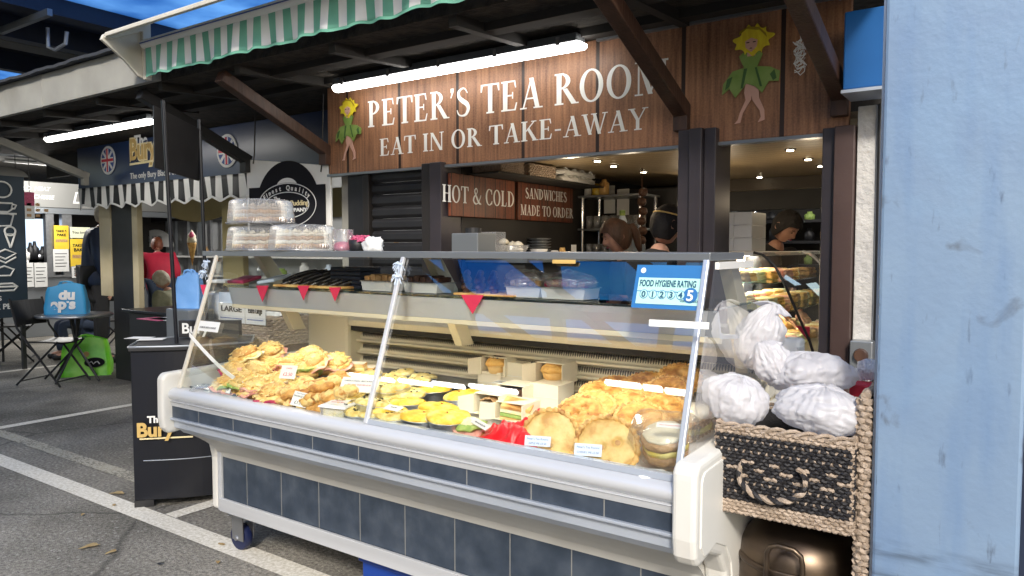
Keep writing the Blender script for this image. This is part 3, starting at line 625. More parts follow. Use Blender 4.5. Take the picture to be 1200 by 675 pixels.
# indoor signs on the side wall
for (ya, yb, lines_, lab) in ((3.56, 4.27, None, 'dark plank sign reading HOT & COLD inside the hatch'), (4.30, 5.07, 1, 'dark plank sign reading SANDWICHES MADE TO ORDER inside the hatch')):
    t = th('wall_sign', lab, 'sign', (-2.93, (ya + yb)/2, 1.62), 'plank signs on the inner side wall')
    s = MB(); s.box(-2.948, -2.925, ya, yb - .01, 1.62, 1.885); s.build('board', M['inner_planks'], t, bevel=.003)
    if lines_ is None:
        serif('HOT & COLD', (-2.925, 3.48, 1.705), (0, 1, 0), .105, .78, M['paper'], t, nrm=(1, 0, 0))
    else:
        serif('SANDWICHES', (-2.925, 4.39, 1.775), (0, 1, 0), .075, .58, M['paper'], t, nrm=(1, 0, 0))
        serif('MADE TO ORDER', (-2.925, 4.33, 1.655), (0, 1, 0), .075, .74, M['paper'], t, nrm=(1, 0, 0))

# right-hand neighbours: white pillar, switch box, blue box, steel column
s = MB(); s.box(-.610, -.535, 3.50, 3.7, 0, 2.03); tag(s.build('plaster_pillar', M['plaster'], bevel=.004), 'narrow rough white pillar between the brown post and the blue column', 'pillar')
sb = th('switch_box', 'dark grey metal switch box on the foot of the white pillar', 'switch box', (-.57, 3.46, .85))
a = at(998, 398, Y=3.46); c = at(1024, 420, Y=3.46)
s = MB(); s.box(a.x, c.x, 3.42, 3.498, a.z - .12, a.z); s.build('case', M['alu_dark'], sb, bevel=.004)
s = MB(); s.tube([((a.x + c.x)/2, 3.42, a.z - .06), ((a.x + c.x)/2, 3.40, a.z - .06)], [.03, .025], 14); s.build('knob', M['brown_beam'], sb, smooth=True)
s = MB(); s.tube([(-.52, 3.49, 2.03), (-.515, 3.49, 1.2), (-.52, 3.49, .1)], .012, 8); tag(s.build('cable', M['black']), 'black cable running down the right edge of the white pillar', 'cable')
a = at(990, 14, Y=3.3); c = at(1036, 100, Y=3.3)
bb = th('blue_box', 'small bright blue metal box under the canopy at the right', 'box', (-.56, 3.3, 2.07))
plain('box_blue', (.01, .10, .32), .4, dirt=.2)
s = MB(); s.box(-.635, -.42, 3.30, 3.50, c.z, a.z); s.build('case', M['box_blue'], bb, bevel=.006)
s = MB(); s.box(-.64, -.42, 3.29, 3.50, c.z - .015, c.z - .002); s.build('lower_rim', M['alu_blue'], bb)
s = MB(); s.tube([(-.66, 3.3, 2.45), (-.60, 3.28, 2.47), (-.5, 3.28, 2.46), (-.45, 3.3, 2.42)], .02, 8); s.build('conduit', M['alu_dark'], bb, smooth=True)
cw = MB(); cw.box(-.50, 2.5, 3.75, 3.8, 0, 2.9); tag(cw.build('stall_wall', M['dark_navy'], bevel=.003), 'dark wall behind the blue column at the right edge', 'wall')
col_ = th('steel_column', 'big pale blue painted steel column, stained, at the right edge', 'column', (-.13, 2.05, 0))
s = MB(); s.box(-.278, .010, 1.9, 2.19, 0, 5.2); s.build('shaft', M['column_blue'], col_, bevel=.008)
s = MB(); s.box(-.286, -.2785, 1.93, 2.17, 0, 5.2); s.build('seam', M['alu_blue'], col_)
# point lights; the warm ones here carry the ceiling spots' light
def point(x, y, z, e, col=(1, .8, .55), r=.04, spot=None):
    l = bpy.data.lights.new('point_light', 'POINT'); l.energy = e; l.color = col; l.shadow_soft_size = r
    o = bpy.data.objects.new('point_light', l); sc.collection.objects.link(o); o.location = (x, y, z)
for x, y, e in ((-2.5, 4.3, 1.6), (-1.7, 5.0, 1.3), (-1.1, 4.8, 1.4), (-2.2, 5.6, 1.2), (-1.9, 3.95, 1.0)): point(x, y, 1.72, e)
# ================================================================ DISPLAY COUNTER
CL, CR = -2.985, -.705
ct = th('display_counter', 'long cream and slate chilled display counter with slanted glass front, full of pies and baps', 'display counter', (-1.87, 2.3, 0))
s = MB(); s.box(CL + .03, CR - .0, 1.97, 2.75, .29, .62); s.build('base_cabinet', M['slate_tiles'], ct)
s = MB(); s.box(CL + .02, CR + .0, 1.953, 1.968, .232, .292); s.box(CL + .0, CL + .028, 1.96, 2.75, .232, .60); s.build('kick_strip', M['alu'], ct, bevel=.003)
prof = [(1.972, .475)]
for k in range(7):
    a = k / 6; prof.append((1.972 - .165 * a ** 1.3, .475 + .145 * a ** .8))
prof += [(1.80, .64), (1.99, .64)]
s = MB(); s.prism(prof[1:], 'x', CL, CR); s.build('flared_panel', M['endcap'], ct)
s = MB(); s.prism([(1.80, .6205), (1.775, .645), (1.758, .652), (1.758, .684), (1.74, .688), (1.74, .697), (1.90, .697), (1.90, .6205)], 'x', CL, CR); s.build('lower_rail', M['alu_blue'], ct, bevel=.002)
s = MB(); s.prism([(1.752, .6975), (1.752, .7465), (1.9, .7465), (1.9, .6975)], 'x', CL, CR); s.build('slate_band', M['slate_band'], ct)
bp = [(1.748, .747), (1.744, .765), (1.738, .770)] + [(1.738 - .0 + .030 - .034 * math.cos(R(a)) , .796 + .028 * math.sin(R(a))) for a in range(-60, 100, 16)] + [(1.795, .824), (1.81, .812), (1.9, .79), (1.9, .747)]
s = MB(); s.prism(bp, 'x', CL, CR); s.build('bumper_rail', M['alu'], ct, smooth=True, bevel=.001)
# end panels (moulded cream plastic)
ep = [(1.715, .655), (1.708, .70), (1.71, .85)] + [(1.745 - .035 * math.cos(R(a)), .855 + .035 * math.sin(R(a))) for a in range(15, 100, 20)] + [(2.62, .905), (2.70, 1.10), (2.78, 1.10), (2.78, .232), (1.96, .232), (1.96, .47), (1.945, .54), (1.90, .60), (1.82, .635), (1.765, .628), (1.735, .628)]
for a, b in ((CL - .048, CL - .001), (CR + .001, CR + .066)):
    s = MB(); s.prism(ep, 'x', a, b); o = s.build('end_panel', M['endcap'], ct, bevel=.014, seg=3)
    s = MB(); ip = [(y + (.03 if y < 2 else -.03), z + (.02 if z < .7 else -.025)) for y, z in ep]; x = a - .004 if a < -2 else b + .004
    s.prism(ip, 'x', min(x, x + (.006 if a < -2 else -.006)), max(x, x + (.006 if a < -2 else -.006))); s.build('moulding', M['endcap'], o, bevel=.003)
# deck, rear wall
s = MB(); s.box(CL, CR, 1.80, 2.60, .785, .80); s.build('deck', M['steel'], ct)
s = MB(); s.box(CL, CR, 1.9, 2.75, .62, .78); s.build('tub', M['cream'], ct)
s = MB()
for k in range(3):
    z = .845 + k * .058
    s.prism([(2.60, z), (2.545, z), (2.535, z + .006), (2.535, z + .014), (2.555, z + .018), (2.575, z + .05), (2.60, z + .055)], 'x', CL + .3, CR)
s.box(CL + .3, CR, 2.602, 2.64, .80, 1.10); s.build('rear_louvre', M['cream_clean'], ct, bevel=.002)
s = MB()
x = CL + .32
while x < CR - .01:
    for k in range(3):
        z = .845 + k * .058; s.box(x, x + .0038, 2.560, 2.5735, z + .024, z + .047)
    x += .0105
plain('slot_grey', (.10, .09, .075), .7); o = s.build('slots', M['slot_grey'], ct)
s = MB(); s.box(CL + .3, CR, 2.50, 2.60, 1.022, 1.045); s.build('gap_shade', M['dark'], ct)  # dark bar standing in for the shade of an open gap
s = MB(); s.prism([(2.48, 1.047), (2.48, 1.075), (2.56, 1.10), (2.64, 1.10), (2.64, 1.047)], 'x', CL + .3, CR); s.build('ledge', M['cream_clean'], ct, bevel=.004)
s = MB(); s.prism([(2.48, .80), (2.48, 1.10), (2.66, 1.12), (2.66, .80)], 'x', CL + .001, CL + .30); s.build('rear_column', M['cream_clean'], ct, bevel=.02)
# lamp canopy, glass shelf
s = MB(); s.prism([(2.035, 1.243), (2.055, 1.166), (2.075, 1.160), (2.44, 1.128), (2.44, 1.136), (2.085, 1.172), (2.068, 1.180), (2.045, 1.243)], 'x', CL, CR); s.build('lamp_canopy', M['alu_blue'], ct, bevel=.001)
s = MB(); s.prism([(2.052, 1.150), (2.054, 1.1655), (2.074, 1.1595), (2.074, 1.146)], 'x', CL, CR); s.build('canopy_edge', M['cream_clean'], ct)
s = MB(); s.prism([(2.36, 1.126), (2.45, 1.118), (2.47, 1.165), (2.36, 1.165)], 'x', CL, CR); s.build('rear_tray', M['cream_clean'], ct, bevel=.003)
for xa, xb in ((-2.85, -1.95), (-1.85, -.80)):
    s = MB(); s.tube([(xa, 2.115, 1.1585), (xb, 2.115, 1.1585)], .0065, 10); s.build('strip_lamp', M['case_lamp'], ct, smooth=True)
s = MB(); s.box(CL, CR, 2.03, 2.42, 1.246, 1.252); s.build('glass_shelf', M['glass_shelf'], ct)
for x in (CL + .03, -1.90, CR - .03):
    s = MB(); s.prism([(2.16, 1.386), (2.23, 1.386), (2.33, 1.26), (2.36, 1.17), (2.42, 1.05), (2.44, 1.02), (2.36, 1.02), (2.28, 1.17), (2.25, 1.26)], 'x', x - .02, x + .02); s.build('shelf_arm', M['cream_clean'], ct, bevel=.003)
s = MB(); s.box(CL - .07, CR + .005, 1.955, 2.25, 1.386, 1.408); s.build('top_shelf', M['alu_dark'], ct, bevel=.002)
# front glass
def zc(y): return .83 + (y - 1.775) / (1.965 - 1.775) * (1.385 - .83)
for xa, xb, dy in ((CL + .01, -1.832, .004), (-1.824, CR - .012, 0)):
    s = MB(); a = Vector((0, 1.7705 + dy, .825)); b = Vector((0, 1.965 + dy, 1.385))
    s.add([(xa, a.y, a.z), (xb, a.y, a.z), (xb, b.y, b.z), (xa, b.y, b.z)], [(0, 1, 2, 3)]); s.build('front_glass', M['glass_pane'], ct)
s = MB(); s.prism([(1.762, .8245), (1.785, .8245), (1.790, .840), (1.767, .840)], 'x', -1.83, CR); s.build('glass_rail', M['alu_blue'], ct)
for x, m_ in ((CL + .035, 'cream'), (-1.828, 'alu'), (CR - .006, 'alu_blue')):
    s = MB(); s.bar((x, 1.765, .824), (x, 1.958, 1.388), .017, .013, (0, -1, .3)); s.build('glass_strut', M[m_], ct, bevel=.003)
for x in (CL + .012, CR + .012):
    s = MB(); s.add([(x, 1.78, .86), (x, 1.97, 1.38), (x, 2.25, 1.38), (x, 2.62, .92)], [(0, 1, 2, 3)]); s.build('side_glass', M['glass_side'], ct)
s = MB(); s.bar((CR + .012, 1.99, 1.372), (CR + .012, 2.3, 1.372), .012, .02); s.build('side_rail', M['white_paint'], ct)
# castors
cs = MB()
def castor(x, y):
    o = MB(); o.lathe([(.02, -.02), (.058, -.018), (.062, -.008), (.062, .008), (.058, .018), (.02, .02)], n=24)
    w_ = MB(); mt = Matrix.Translation((x, y, .063)) @ Matrix.Rotation(R(90), 4, 'X'); w_.x = mt; w_.add(o.v, o.f, 0)
    wh = w_.build('castor_wheel', M['rubber'], ct, smooth=True)
    f = MB(); f.box(x - .025, x - .021 + .0, y - .045, y + .03, .05, .16); f = MB(); f.box(x - .03, x + .05, y - .03, y - .026, .055, .17); f.box(x - .03, x + .05, y + .026, y + .03, .055, .17); f.box(x - .04, x + .06, y - .04, y + .04, .165, .185); f.tube([(x, y - .035, .063), (x, y + .035, .063)], .012, 8)
    f.build('fork', M['steel'], wh)
for x, y in ((-3.0, 2.09), (-.8, 2.12), (-3.0, 2.65), (-.8, 2.65)): castor(x, y)
s = MB(); s.box(-3.03, -2.86, 2.03, 2.16, .187, .215); s.build('wood_block', M['wood_dark'], ct, bevel=.004)
s = MB(); s.box(CL + .05, CR - .05, 2.05, 2.7, .216, .289); s.build('underframe', M['dark'], ct)
# blue crate under the counter
cr = th('blue_crate', 'blue plastic crate pushed under the display counter', 'crate', (-1.9, 2.3, 0))
plain('crate_blue', (.01, .05, .30), .4)
s = MB(); s.box(-2.15, -1.6, 2.05, 2.08, .0, .20); s.box(-2.15, -1.6, 2.42, 2.45, 0, .20); s.box(-2.15, -2.12, 2.08, 2.42, 0, .20); s.box(-1.63, -1.6, 2.08, 2.42, 0, .2); s.box(-2.12, -1.63, 2.08, 2.42, 0, .02); s.box(-2.16, -1.59, 2.035, 2.05, .17, .2)
s.build('tub', M['crate_blue'], cr, bevel=.004)

# frayed string knots on the struts
def string_knot(c, label, seed):
    q = random.Random(seed); s = MB()
    for k in range(22):
        d = Vector((q.uniform(-1, 1), q.uniform(-1, .2), q.uniform(-1, .8))).normalized(); p0 = Vector(c)
        s.tube([p0, p0 + d * .010, p0 + d * .020 + Vector((0, 0, -.005)), p0 + d * .024 + Vector((0, 0, -.012))], .0012, 4)
    s.tube([(c[0] + .014 * math.cos(a), c[1] - .002 + .012 * math.sin(a), c[2] + .002 * math.sin(3*a)) for a in [i * .5 for i in range(13)]], .003, 6)
    tag(s.build('string_knot', M['card_blue']), label, 'string', 'string knots tied to the counter struts')
string_knot((-1.83, 1.938, 1.365), 'frayed pale string knot at the top of the middle counter strut', 1)
string_knot((-1.828, 1.925, 1.322), 'larger frayed pale string knot just below the top of the middle counter strut', 2)
string_knot((-3.005, 1.945, 1.36), 'frayed string knot at the top of the left counter strut', 4)
string_knot((-3.0, 1.925, 1.315), 'frayed string knot lower down on the left counter strut', 5)

# plastic strip bent inside the left pane, barcode card
a = at(222, 392, Y=1.80); b = at(322, 466, Y=1.86)
s = MB(); q = []
for k in range(13):
    t = k / 12; q.append(a.lerp(b, t) + Vector((0, 0, -.045 * math.sin(math.pi * t))))
for k in range(12):
    p0, p1 = q[k], q[k+1]; s.add([p0 + Vector((0, 0, .009)), p1 + Vector((0, 0, .009)), p1 - Vector((0, 0, .009)), p0 - Vector((0, 0, .009))], [(0, 1, 2, 3)])
tag(s.build('plastic_strip', M['white'], solid=.003), 'white bent plastic strip leaning inside the left counter glass', 'strip')
a = at(219, 377, Y=1.80); b = at(243, 391, Y=1.80)
bc = th('barcode_card', 'small card with a barcode taped to the left counter glass', 'card', ((a.x+b.x)/2, 1.8, b.z))
zz = lambda z: 1.775 + (z - .838) / (1.385 - .838) * .19
s = MB(); s.add([(a.x, zz(a.z) - .006, a.z), (b.x, zz(a.z) - .006, a.z), (b.x, zz(b.z) - .006, b.z), (a.x, zz(b.z) - .006, b.z)], [(0, 1, 2, 3)]); s.build('card', M['paper'], bc, solid=.001)
s = MB(); xx = a.x + .012; q = random.Random(5)
while xx < b.x - .02:
    wv = q.choice((.002, .004, .003)); s.add([(xx, zz(a.z) - .0075, a.z - .008), (xx + wv, zz(a.z) - .0075, a.z - .008), (xx + wv, zz(b.z + .012) - .0075, b.z + .012), (xx, zz(b.z + .012) - .0075, b.z + .012)], [(0, 1, 2, 3)]); xx += wv + q.choice((.002, .003))
s.build('bars', M['ink'], bc)

# hygiene rating sticker on the right pane
TILT = (R(90) - math.atan2(.19, .547) * 1.0, 0, 0)
def pane(x, z, d=.0): y = 1.775 + (z - .838) / .547 * .19; return Vector((x, y - d * .945, z + d * .328))
def pane_at(px, py):
    d_ = Vector(ray(px, py)); n_ = Vector((0, -.9446, .3281)); k_ = n_.dot(Vector((0, 1.775, .838)) - Vector((0, 0, H))) / n_.dot(d_); return Vector((0, 0, H)) + d_ * k_
a = pane_at(748, 323); b = pane_at(819, 361)
hs = th('hygiene_sticker', 'blue and pale green food hygiene rating sticker on the right counter glass', 'sticker', ((a.x+b.x)/2, 1.93, b.z))
plain('st_green', (.42, .72, .66), .5); plain('st_blue', (.02, .15, .40), .5); plain('st_dark', (.01, .08, .16), .5)
def pq(x0, x1, z0, z1, m_, d, nm='panel'):
    s = MB(); s.add([pane(x0, z0, d), pane(x1, z0, d), pane(x1, z1, d), pane(x0, z1, d)], [(0, 1, 2, 3)]); return s.build(nm, m_, hs)
W_ = b.x - a.x; Hh = a.z - b.z
pq(a.x - .006, b.x + .006, b.z - .008, a.z + .030, M['st_blue'], .003, 'backing')
pq(a.x + .006, b.x - .004, b.z + .004, a.z - .006, M['st_green'], .0045)
def pt(t, sz, x, z, m_=None, **k): text(t, sz, pane(x, z, .006), TILT, m_ or M['st_dark'], hs, ext=.0004, **k)
pt('FOOD HYGIENE RATING', .026, a.x + .011, a.z - .030, fit=W_ - .026, bold=.0006)
pq(a.x + .006, b.x - .004, a.z - .045, a.z - .043, M['st_blue'], .0058, 'rule')
for k in range(6):
    cx = a.x + .028 + k * (W_ - .055) / 5; cz = b.z + Hh * .37; n = 20; r_ = .0125 if k < 5 else .021
    s = MB(); s.add([pane(cx + r_ * math.cos(t), cz + r_ * math.sin(t), .0055) for t in [2*math.pi*i/n for i in range(n)]], [tuple(range(n))]); s.build('disc', M['st_blue'], hs)
    if k < 5:
        s = MB(); s.add([pane(cx + .0108 * math.cos(t), cz + .0108 * math.sin(t), .006) for t in [2*math.pi*i/n for i in range(n)]], [tuple(range(n))]); s.build('disc', M['st_green'], hs)
    text(str(k), .024 if k < 5 else .042, pane(cx, cz - (.008 if k < 5 else .014), .0068), TILT, M['st_dark'] if k < 5 else M['white'], hs, ext=.0003, align='CENTER', name='digit', bold=.0008)
s = MB(); s.add([pane(a.x + .016 + .008 * math.cos(t), a.z + .014 + .008 * math.sin(t), .0045) for t in [2*math.pi*i/16 for i in range(16)]], [tuple(range(16))]); s.build('disc', M['card_blue'], hs)
pt('VERY GOOD', .009, b.x - .055, b.z + .012)

# ================================================================ FOOD
def grp(o, label, cat, group): return tag(o, label, cat, group)
RN = random.Random(11)
def nz(p, s_, seed=0): return noise.noise(Vector(p) * s_ + Vector((seed, seed * 2.3, 0)))
# large plate pie lying flat, origin centre bottom
def plate_pie(seed, r=.09, m_='crust_pale', holes=((-.02, -.03),), plate=True, h=.022):
    t = local(); n = 64
    def fn(rr, z, a, i):
        k = rr / r
        e = (.006 * math.sin(a * 26 + seed) + .003 * math.sin(a * 11)) if .86 < k < 1.02 else -.004 * (.78 < k <= .86)
        zz = z + (.0045 * nz((rr * math.cos(a), rr * math.sin(a), 0), 28, seed) if z > .01 else 0) + e
        for hx, hy in holes:
            d = math.hypot(rr * math.cos(a) - hx, rr * math.sin(a) - hy); zz -= .020 * math.exp(-(d / .010) ** 2)
        return rr * (1 + (.012 * math.sin(a * 26 + seed) if k > .9 else 0) + .03 * nz((math.cos(a), math.sin(a), seed), 1.5)) , zz
    pr = [(r * .8, 0), (r * .99, .008), (r, .012), (r * .97, .017), (r * .9, .014)] + [(r * q, h + .004 * (1 - q)) for q in (.84, .77, .7, .63, .56, .49, .42, .36, .30, .24, .18, .12, .06, .0)]
    t.lathe(pr, n=n, fn=fn)
    root = t
    o = root.build('pie_crust', M[m_], smooth='full')
    return o
def rim_of(seed, r, m_='crust_rim'):
    t = local(); n = 90; pts = []; rs = []
    for i in range(n):
        a = 2*math.pi*i/n; q = 1 + .03 * nz((math.cos(a), math.sin(a), seed), 1.5) + .012 * math.sin(a * 26 + seed); pts.append((r * .93 * q * math.cos(a), r * .93 * q * math.sin(a), .0165 + .003 * math.sin(a * 26 + seed))); rs.append(.0075 + .0022 * math.sin(a * 26 + seed + 1))
    t.tube(pts, rs, 8, closed=True, flat=.8); return t.build('crimped_rim', M[m_], smooth='full')
food('crust_rim', (.62, .33, .09), (.36, .15, .035), (.72, .46, .17), 30, .8)
def as_thing(name, label, cat, group, parts):
    t = th(name, label, cat, (0, 0, 0), group)
    for p in parts: p.parent = t
    return t
def mk_pie(seed, **k):
    a = plate_pie(seed, **k); p = local(); r = k.get('r', .09)
    p.lathe([(r * .7, -.008), (r * .96, .001), (r * 1.0, .003), (r * 1.0, .006), (r * .96, .004), (r * .8, .001)], n=40); b = p.build('plate', M['white'], smooth='full')
    for hx, hy in k.get('holes', ((-.02, -.03),)):
        d = local(); d.lathe([(.0, .0), (.0085, .0005), (.009, .001)], c=(hx, hy, .0125), n=12); q = d.build('filling', M['sponge']); q.parent = a
    return [a, b, rim_of(seed, r)]
FOODS = []
def place_leaning(o, px, py, Y, tilt, yaw=0, s=1, z=None):
    c = at(px, py, Y=Y); o.rotation_euler = Euler((R(tilt), 0, 0)).to_matrix().to_4x4() and (Matrix.Rotation(R(yaw), 4, 'Z') @ Matrix.Rotation(R(tilt), 4, 'X')).to_euler()
    o.location = c; o.scale = (s, s, s)
FP = 'large fruit pies propped up in the counter'
p1 = as_thing('fruit_pie', 'large pale pie with one hole at its middle, above the left blue label', 'pie', FP, mk_pie(1, holes=((0, -.022),)))
place_leaning(p1, 645, 514, 1.915, 60, 20, 1.04)
p2 = as_thing('fruit_pie', 'large pale pie with three holes, next to the wrapped cake', 'pie', FP, mk_pie(5, holes=((.03, .012), (-.012, -.004), (.004, -.045)), r=.092))
place_leaning(p2, 711, 525, 1.885, 58, 25, 1.04)
GP = 'golden pies in rows behind the large pale pies'
labs = ['golden pie just behind the one-holed pale pie', 'golden pie touching the upper edge of the three-holed pale pie', 'golden pie in the second row beside the stacked cake boxes', 'golden pie in the middle of the golden rows, third from the boxes',
        'golden pie lying below the white light reflections, near the rear slots', 'golden pie close behind the wrapped cake', 'topmost golden pie, leaning at the rear slots by the right strut', 'golden pie just below the topmost one',
        'darker golden pie half hidden behind the two pale pies', 'golden pie between the middle row and the right strut', 'rearmost golden pie left of the topmost one']
spots = [(694, 480, 2.10, 24), (750, 494, 2.08, 24), (706, 466, 2.24, 20), (738, 480, 2.18, 22), (722, 458, 2.38, 18), (775, 484, 2.18, 24), (796, 448, 2.46, 34), (784, 462, 2.34, 26), (682, 488, 2.05, 30), (757, 468, 2.28, 20), (757, 454, 2.44, 20)]
for k, (px, py, Y, tl) in enumerate(spots):
    o = as_thing('fruit_pie', labs[k], 'pie', GP, [plate_pie(20 + k, r=.080, m_='crust_deep' if k % 3 else 'crust', holes=((.01, .02), (-.02, -.01)), h=.026), rim_of(20 + k, .080, 'crust_rim')])
    place_leaning(o, px, py, Y, tl, 20 + RN.uniform(-14, 14), 1)

# quiches in foil trays: parts filling + foil
def mk_quiche(seed, r=.072, mt='quiche_top', hgt=.035):
    f = local(); f.lathe([(r * .74, 0), (r * .76, .002), (r * .96, hgt), (r * 1.02, hgt + .001), (r * 1.02, hgt + .003), (r * .94, hgt)], n=36, fn=lambda rr, z, a, i: (rr * (1 + .012 * math.sin(a * 18)), z)); foil = f.build('foil_tray', M['foil'], smooth='full')
    t = local()
    def fn(rr, z, a, i): return rr * (1 + .03 * nz((math.cos(a), math.sin(a), seed), 2)), z + .004 * nz((rr * math.cos(a) * 1, rr * math.sin(a), 0), 40, seed)
    t.lathe([(r * .90, hgt - .002), (r * 1.0, hgt + .004), (r * .99, hgt + .010), (r * .9, hgt + .015), (r * .7, hgt + .019), (r * .5, hgt + .021), (r * .25, hgt + .022), (0, hgt + .022)], n=36, fn=fn)
    top = t.build('filling', M[mt], smooth='full')
    out = [foil, top]
    q = random.Random(seed); c = local()
    for j in range(1 if mt == 'quiche_top' else 9):
        x, y = (q.uniform(-.01, .01), q.uniform(-.01, .01)) if mt == 'quiche_top' else (q.uniform(-.04, .04), q.uniform(-.04, .04))
        a = q.uniform(0, 3); c.x = Matrix.Translation((x, y, hgt + .0225)) @ Matrix.Rotation(a, 4, 'Z'); c.lathe([(0, -.003), (.004, -.001), (.005, .001), (.0, .003)], n=8, sy=.6)
    out.append(c.build('topping', M['tomato'] if mt == 'quiche_top' else M['olive']))
    return out
plain('tomato', (.35, .08, .02), .5); plain('olive', (.03, .035, .02), .4)
QG = 'yellow quiches in foil trays'
protos = [as_thing('quiche', 'x', 'quiche', QG, mk_quiche(k)) for k in (3, 4)]
qs = [(508, 455, .0, 'bright yellow quiche in foil, rearmost of the bright ones by the dark gap'), (543, 461, .0, 'bright yellow quiche in foil, nearest to the stacked cake boxes'), (476, 470, .0, 'bright yellow quiche in foil, just right of the middle strut'),
      (513, 476, 0, 'bright yellow quiche in foil in the middle, its foil side showing'), (508, 491, .016, 'deep golden quiche resting on other food above the pastry'), (474, 491, 0, 'yellow quiche behind the two cherry topped tarts'),
      (446, 481, .0, 'yellow quiche half under the small white label by the middle strut')]
for k, (px, py, dz, lb) in enumerate(qs):
    o = protos[k % 2] if k < 2 else copy_tree(protos[k % 2]); c = at(px, py, Z=.855 + dz)
    put(o, (c.x, max(c.y, 1.87), .805 + dz), (R(RN.uniform(3, 7)), R(RN.uniform(-4, 4)), RN.uniform(0, 6)), 1.04); o['label'] = lb
OG = 'pale quiches with olive pieces'
po = as_thing('quiche', 'x', 'quiche', OG, mk_quiche(9, r=.068, mt='quiche_pale', hgt=.04))
rows = [(495, 437, .01), (470, 434, .02), (448, 438, .0), (432, 434, .02), (410, 455, .04), (395, 483, .0), (430, 492, -.0), (487, 443, .02), (462, 441, .02), (436, 443, .01), (478, 456, .02), (452, 458, .02), (424, 455, .015), (462, 449, .045), (440, 468, .01), (468, 462, .0), (415, 462, .005), (428, 481, 0), (410, 493, 0), (447, 449, .05), (402, 474, 0), (420, 470, .03)]
for k, (px, py, dz) in enumerate(rows):
    o = po if k == 0 else copy_tree(po); c = at(px, py, Z=.86 + dz)
    put(o, (c.x, max(c.y, 1.85), .80 + dz), (R(RN.uniform(3, 9)), R(RN.uniform(-5, 5)), RN.uniform(0, 6)), RN.uniform(.92, 1.02))
    o['label'] = 'pale quiche with dark olive pieces, in the heap around the middle strut'
# cherry tarts
def mk_tart(seed, m_='cream_cake'):
    a = local(); a.lathe([(.035, 0), (.048, .018), (.05, .020), (.046, .024), (.03, .030), (0, .032)], n=24, fn=lambda rr, z, t, i: (rr, z + .003 * nz((rr * math.cos(t), rr * math.sin(t), 0), 60, seed))); b = a.build('tart_case', M[m_], smooth='full')
    c = local(); c.lathe([(0, -.008), (.007, -.004), (.009, 0), (.006, .006), (0, .008)], c=(0, 0, .035), n=12); return [b, c.build('cherry', M['red'], smooth='full')]
for px, py, lb, m_ in ((443, 491, 'pale tart with a red cherry beside the middle strut', 'egg_mayo'), (461, 497, 'pale tart with a cherry at the front rail, right of the middle strut', 'egg_mayo'), (634, 484, 'small tart with red berries behind the pale pies', 'cream_cake')):
    o = as_thing('cherry_tart', lb, 'tart', 'tarts with red cherries', mk_tart(px, m_)); c = at(px, py, Z=.835); put(o, (c.x, max(c.y, 1.87), .81), (R(12), 0, 0), 1.05)
# pastry at the front
def blob_food(name, label, cat, m_, px, py, Z, size, amp=.25, f=9, seed=1, grp_=None, rot=(0, 0, 0), s2=None, pin=.6, nseg=22):
    s = local()
    def fn(u, v):
        a = u * 2 * math.pi; b = (v - .5) * math.pi; d = Vector((math.cos(a) * math.cos(b), math.sin(a) * math.cos(b), math.sin(b)))
        r = 1 + amp * noise.noise(d * 1.6 + Vector((seed, 0, seed))) + amp * .5 * noise.noise(d * f * .6 + Vector((0, seed, 0)))
        d = d * r; d.z = max(d.z, -pin); return (d.x * size[0], d.y * size[1], (d.z + pin) * size[2])
    s.grid(fn, nseg, nseg // 2, 0, close_u=True)
    o = s.build(name, M[m_], smooth='full')
    if label: tag(o, label, cat, grp_)
    c = at(px, py, Z=Z) if px is not None else Vector((0, 0, 0)); put(o, (c.x, max(c.y, 1.865) if px is not None else c.y, c.z - size[2] * .5), rot)
    return o
blob_food('pastry', 'flaky folded pastry lying by the front rail', 'pastry', 'crust_pale', 487, 505, .84, (.06, .032, .018), seed=3)
# open ham bap with egg salad: parts
def ham_bap(px, py, Z, label, seed, rz=0):
    t = th('filled_bap', label, 'sandwich', (0, 0, 0), 'filled baps and sandwiches')
    a = local(); a.lathe([(.04, 0), (.052, .006), (.054, .016), (.048, .022), (0, .024)], n=24, fn=lambda r, z, q, i: (r * (1 + .05 * math.sin(q * 3 + seed)), z)); o = a.build('bread', M['bap'], smooth='full'); o.parent = t
    h = local(); h.grid(lambda u, v: ((.02 + .04 * v) * math.cos(u * 6.283) * (1 + .1 * math.sin(u * 30)), (.02 + .04 * v) * math.sin(u * 6.283), .028 + .006 * math.sin(u * 40) * v - .004 * v), 60, 3, close_u=True); o = h.build('ham', M['ham'], solid=.006); o.parent = t
    for nm, m_, z, r0 in (('lettuce', 'lettuce', .034, .05), ('egg_salad', 'egg_mayo', .042, .034)):
        e = local(); e.lathe([(r0, 0), (r0 * 1.05, .006), (r0 * .8, .014), (r0 * .3, .02), (0, .02)], c=(0, 0, z), n=28, fn=lambda r, zz, q, i: (r * (1 + .13 * math.sin(q * 7 + seed)), zz + .005 * nz((r * math.cos(q), r * math.sin(q), 0), 60, seed))); o = e.build(nm, M[m_], smooth='full'); o.parent = t
    c = at(px, py, Z=Z); return put(t, (c.x, max(c.y, 1.88), Z - .03), (R(8), 0, rz))
ham_bap(532, 507, .84, 'open bap of ham and egg salad at the front rail, left of the red bag', 2)
# red bag
s = MB(); c = at(592, 512, Z=.84)
def fn(u, v):
    x = (u - .5) * .30; y = (v - .5) * .17; e = max(0, 1 - (abs(u - .5) * 2) ** 3) * max(0, 1 - (abs(v - .5) * 2) ** 3)
    z = .052 * e + .012 * noise.noise(Vector((x * 45, y * 45, 1))) + .034 * abs(noise.noise(Vector((x * 18, y * 18 + x * 10, 4))))
    return (c.x + x * .85, c.y + y * .95 + .05, .803 + z * (.2 + e))
s.grid(fn, 44, 30); tag(s.build('red_bag', M['red_bag'], smooth='full'), 'crumpled bright red plastic bag among the food', 'bag')


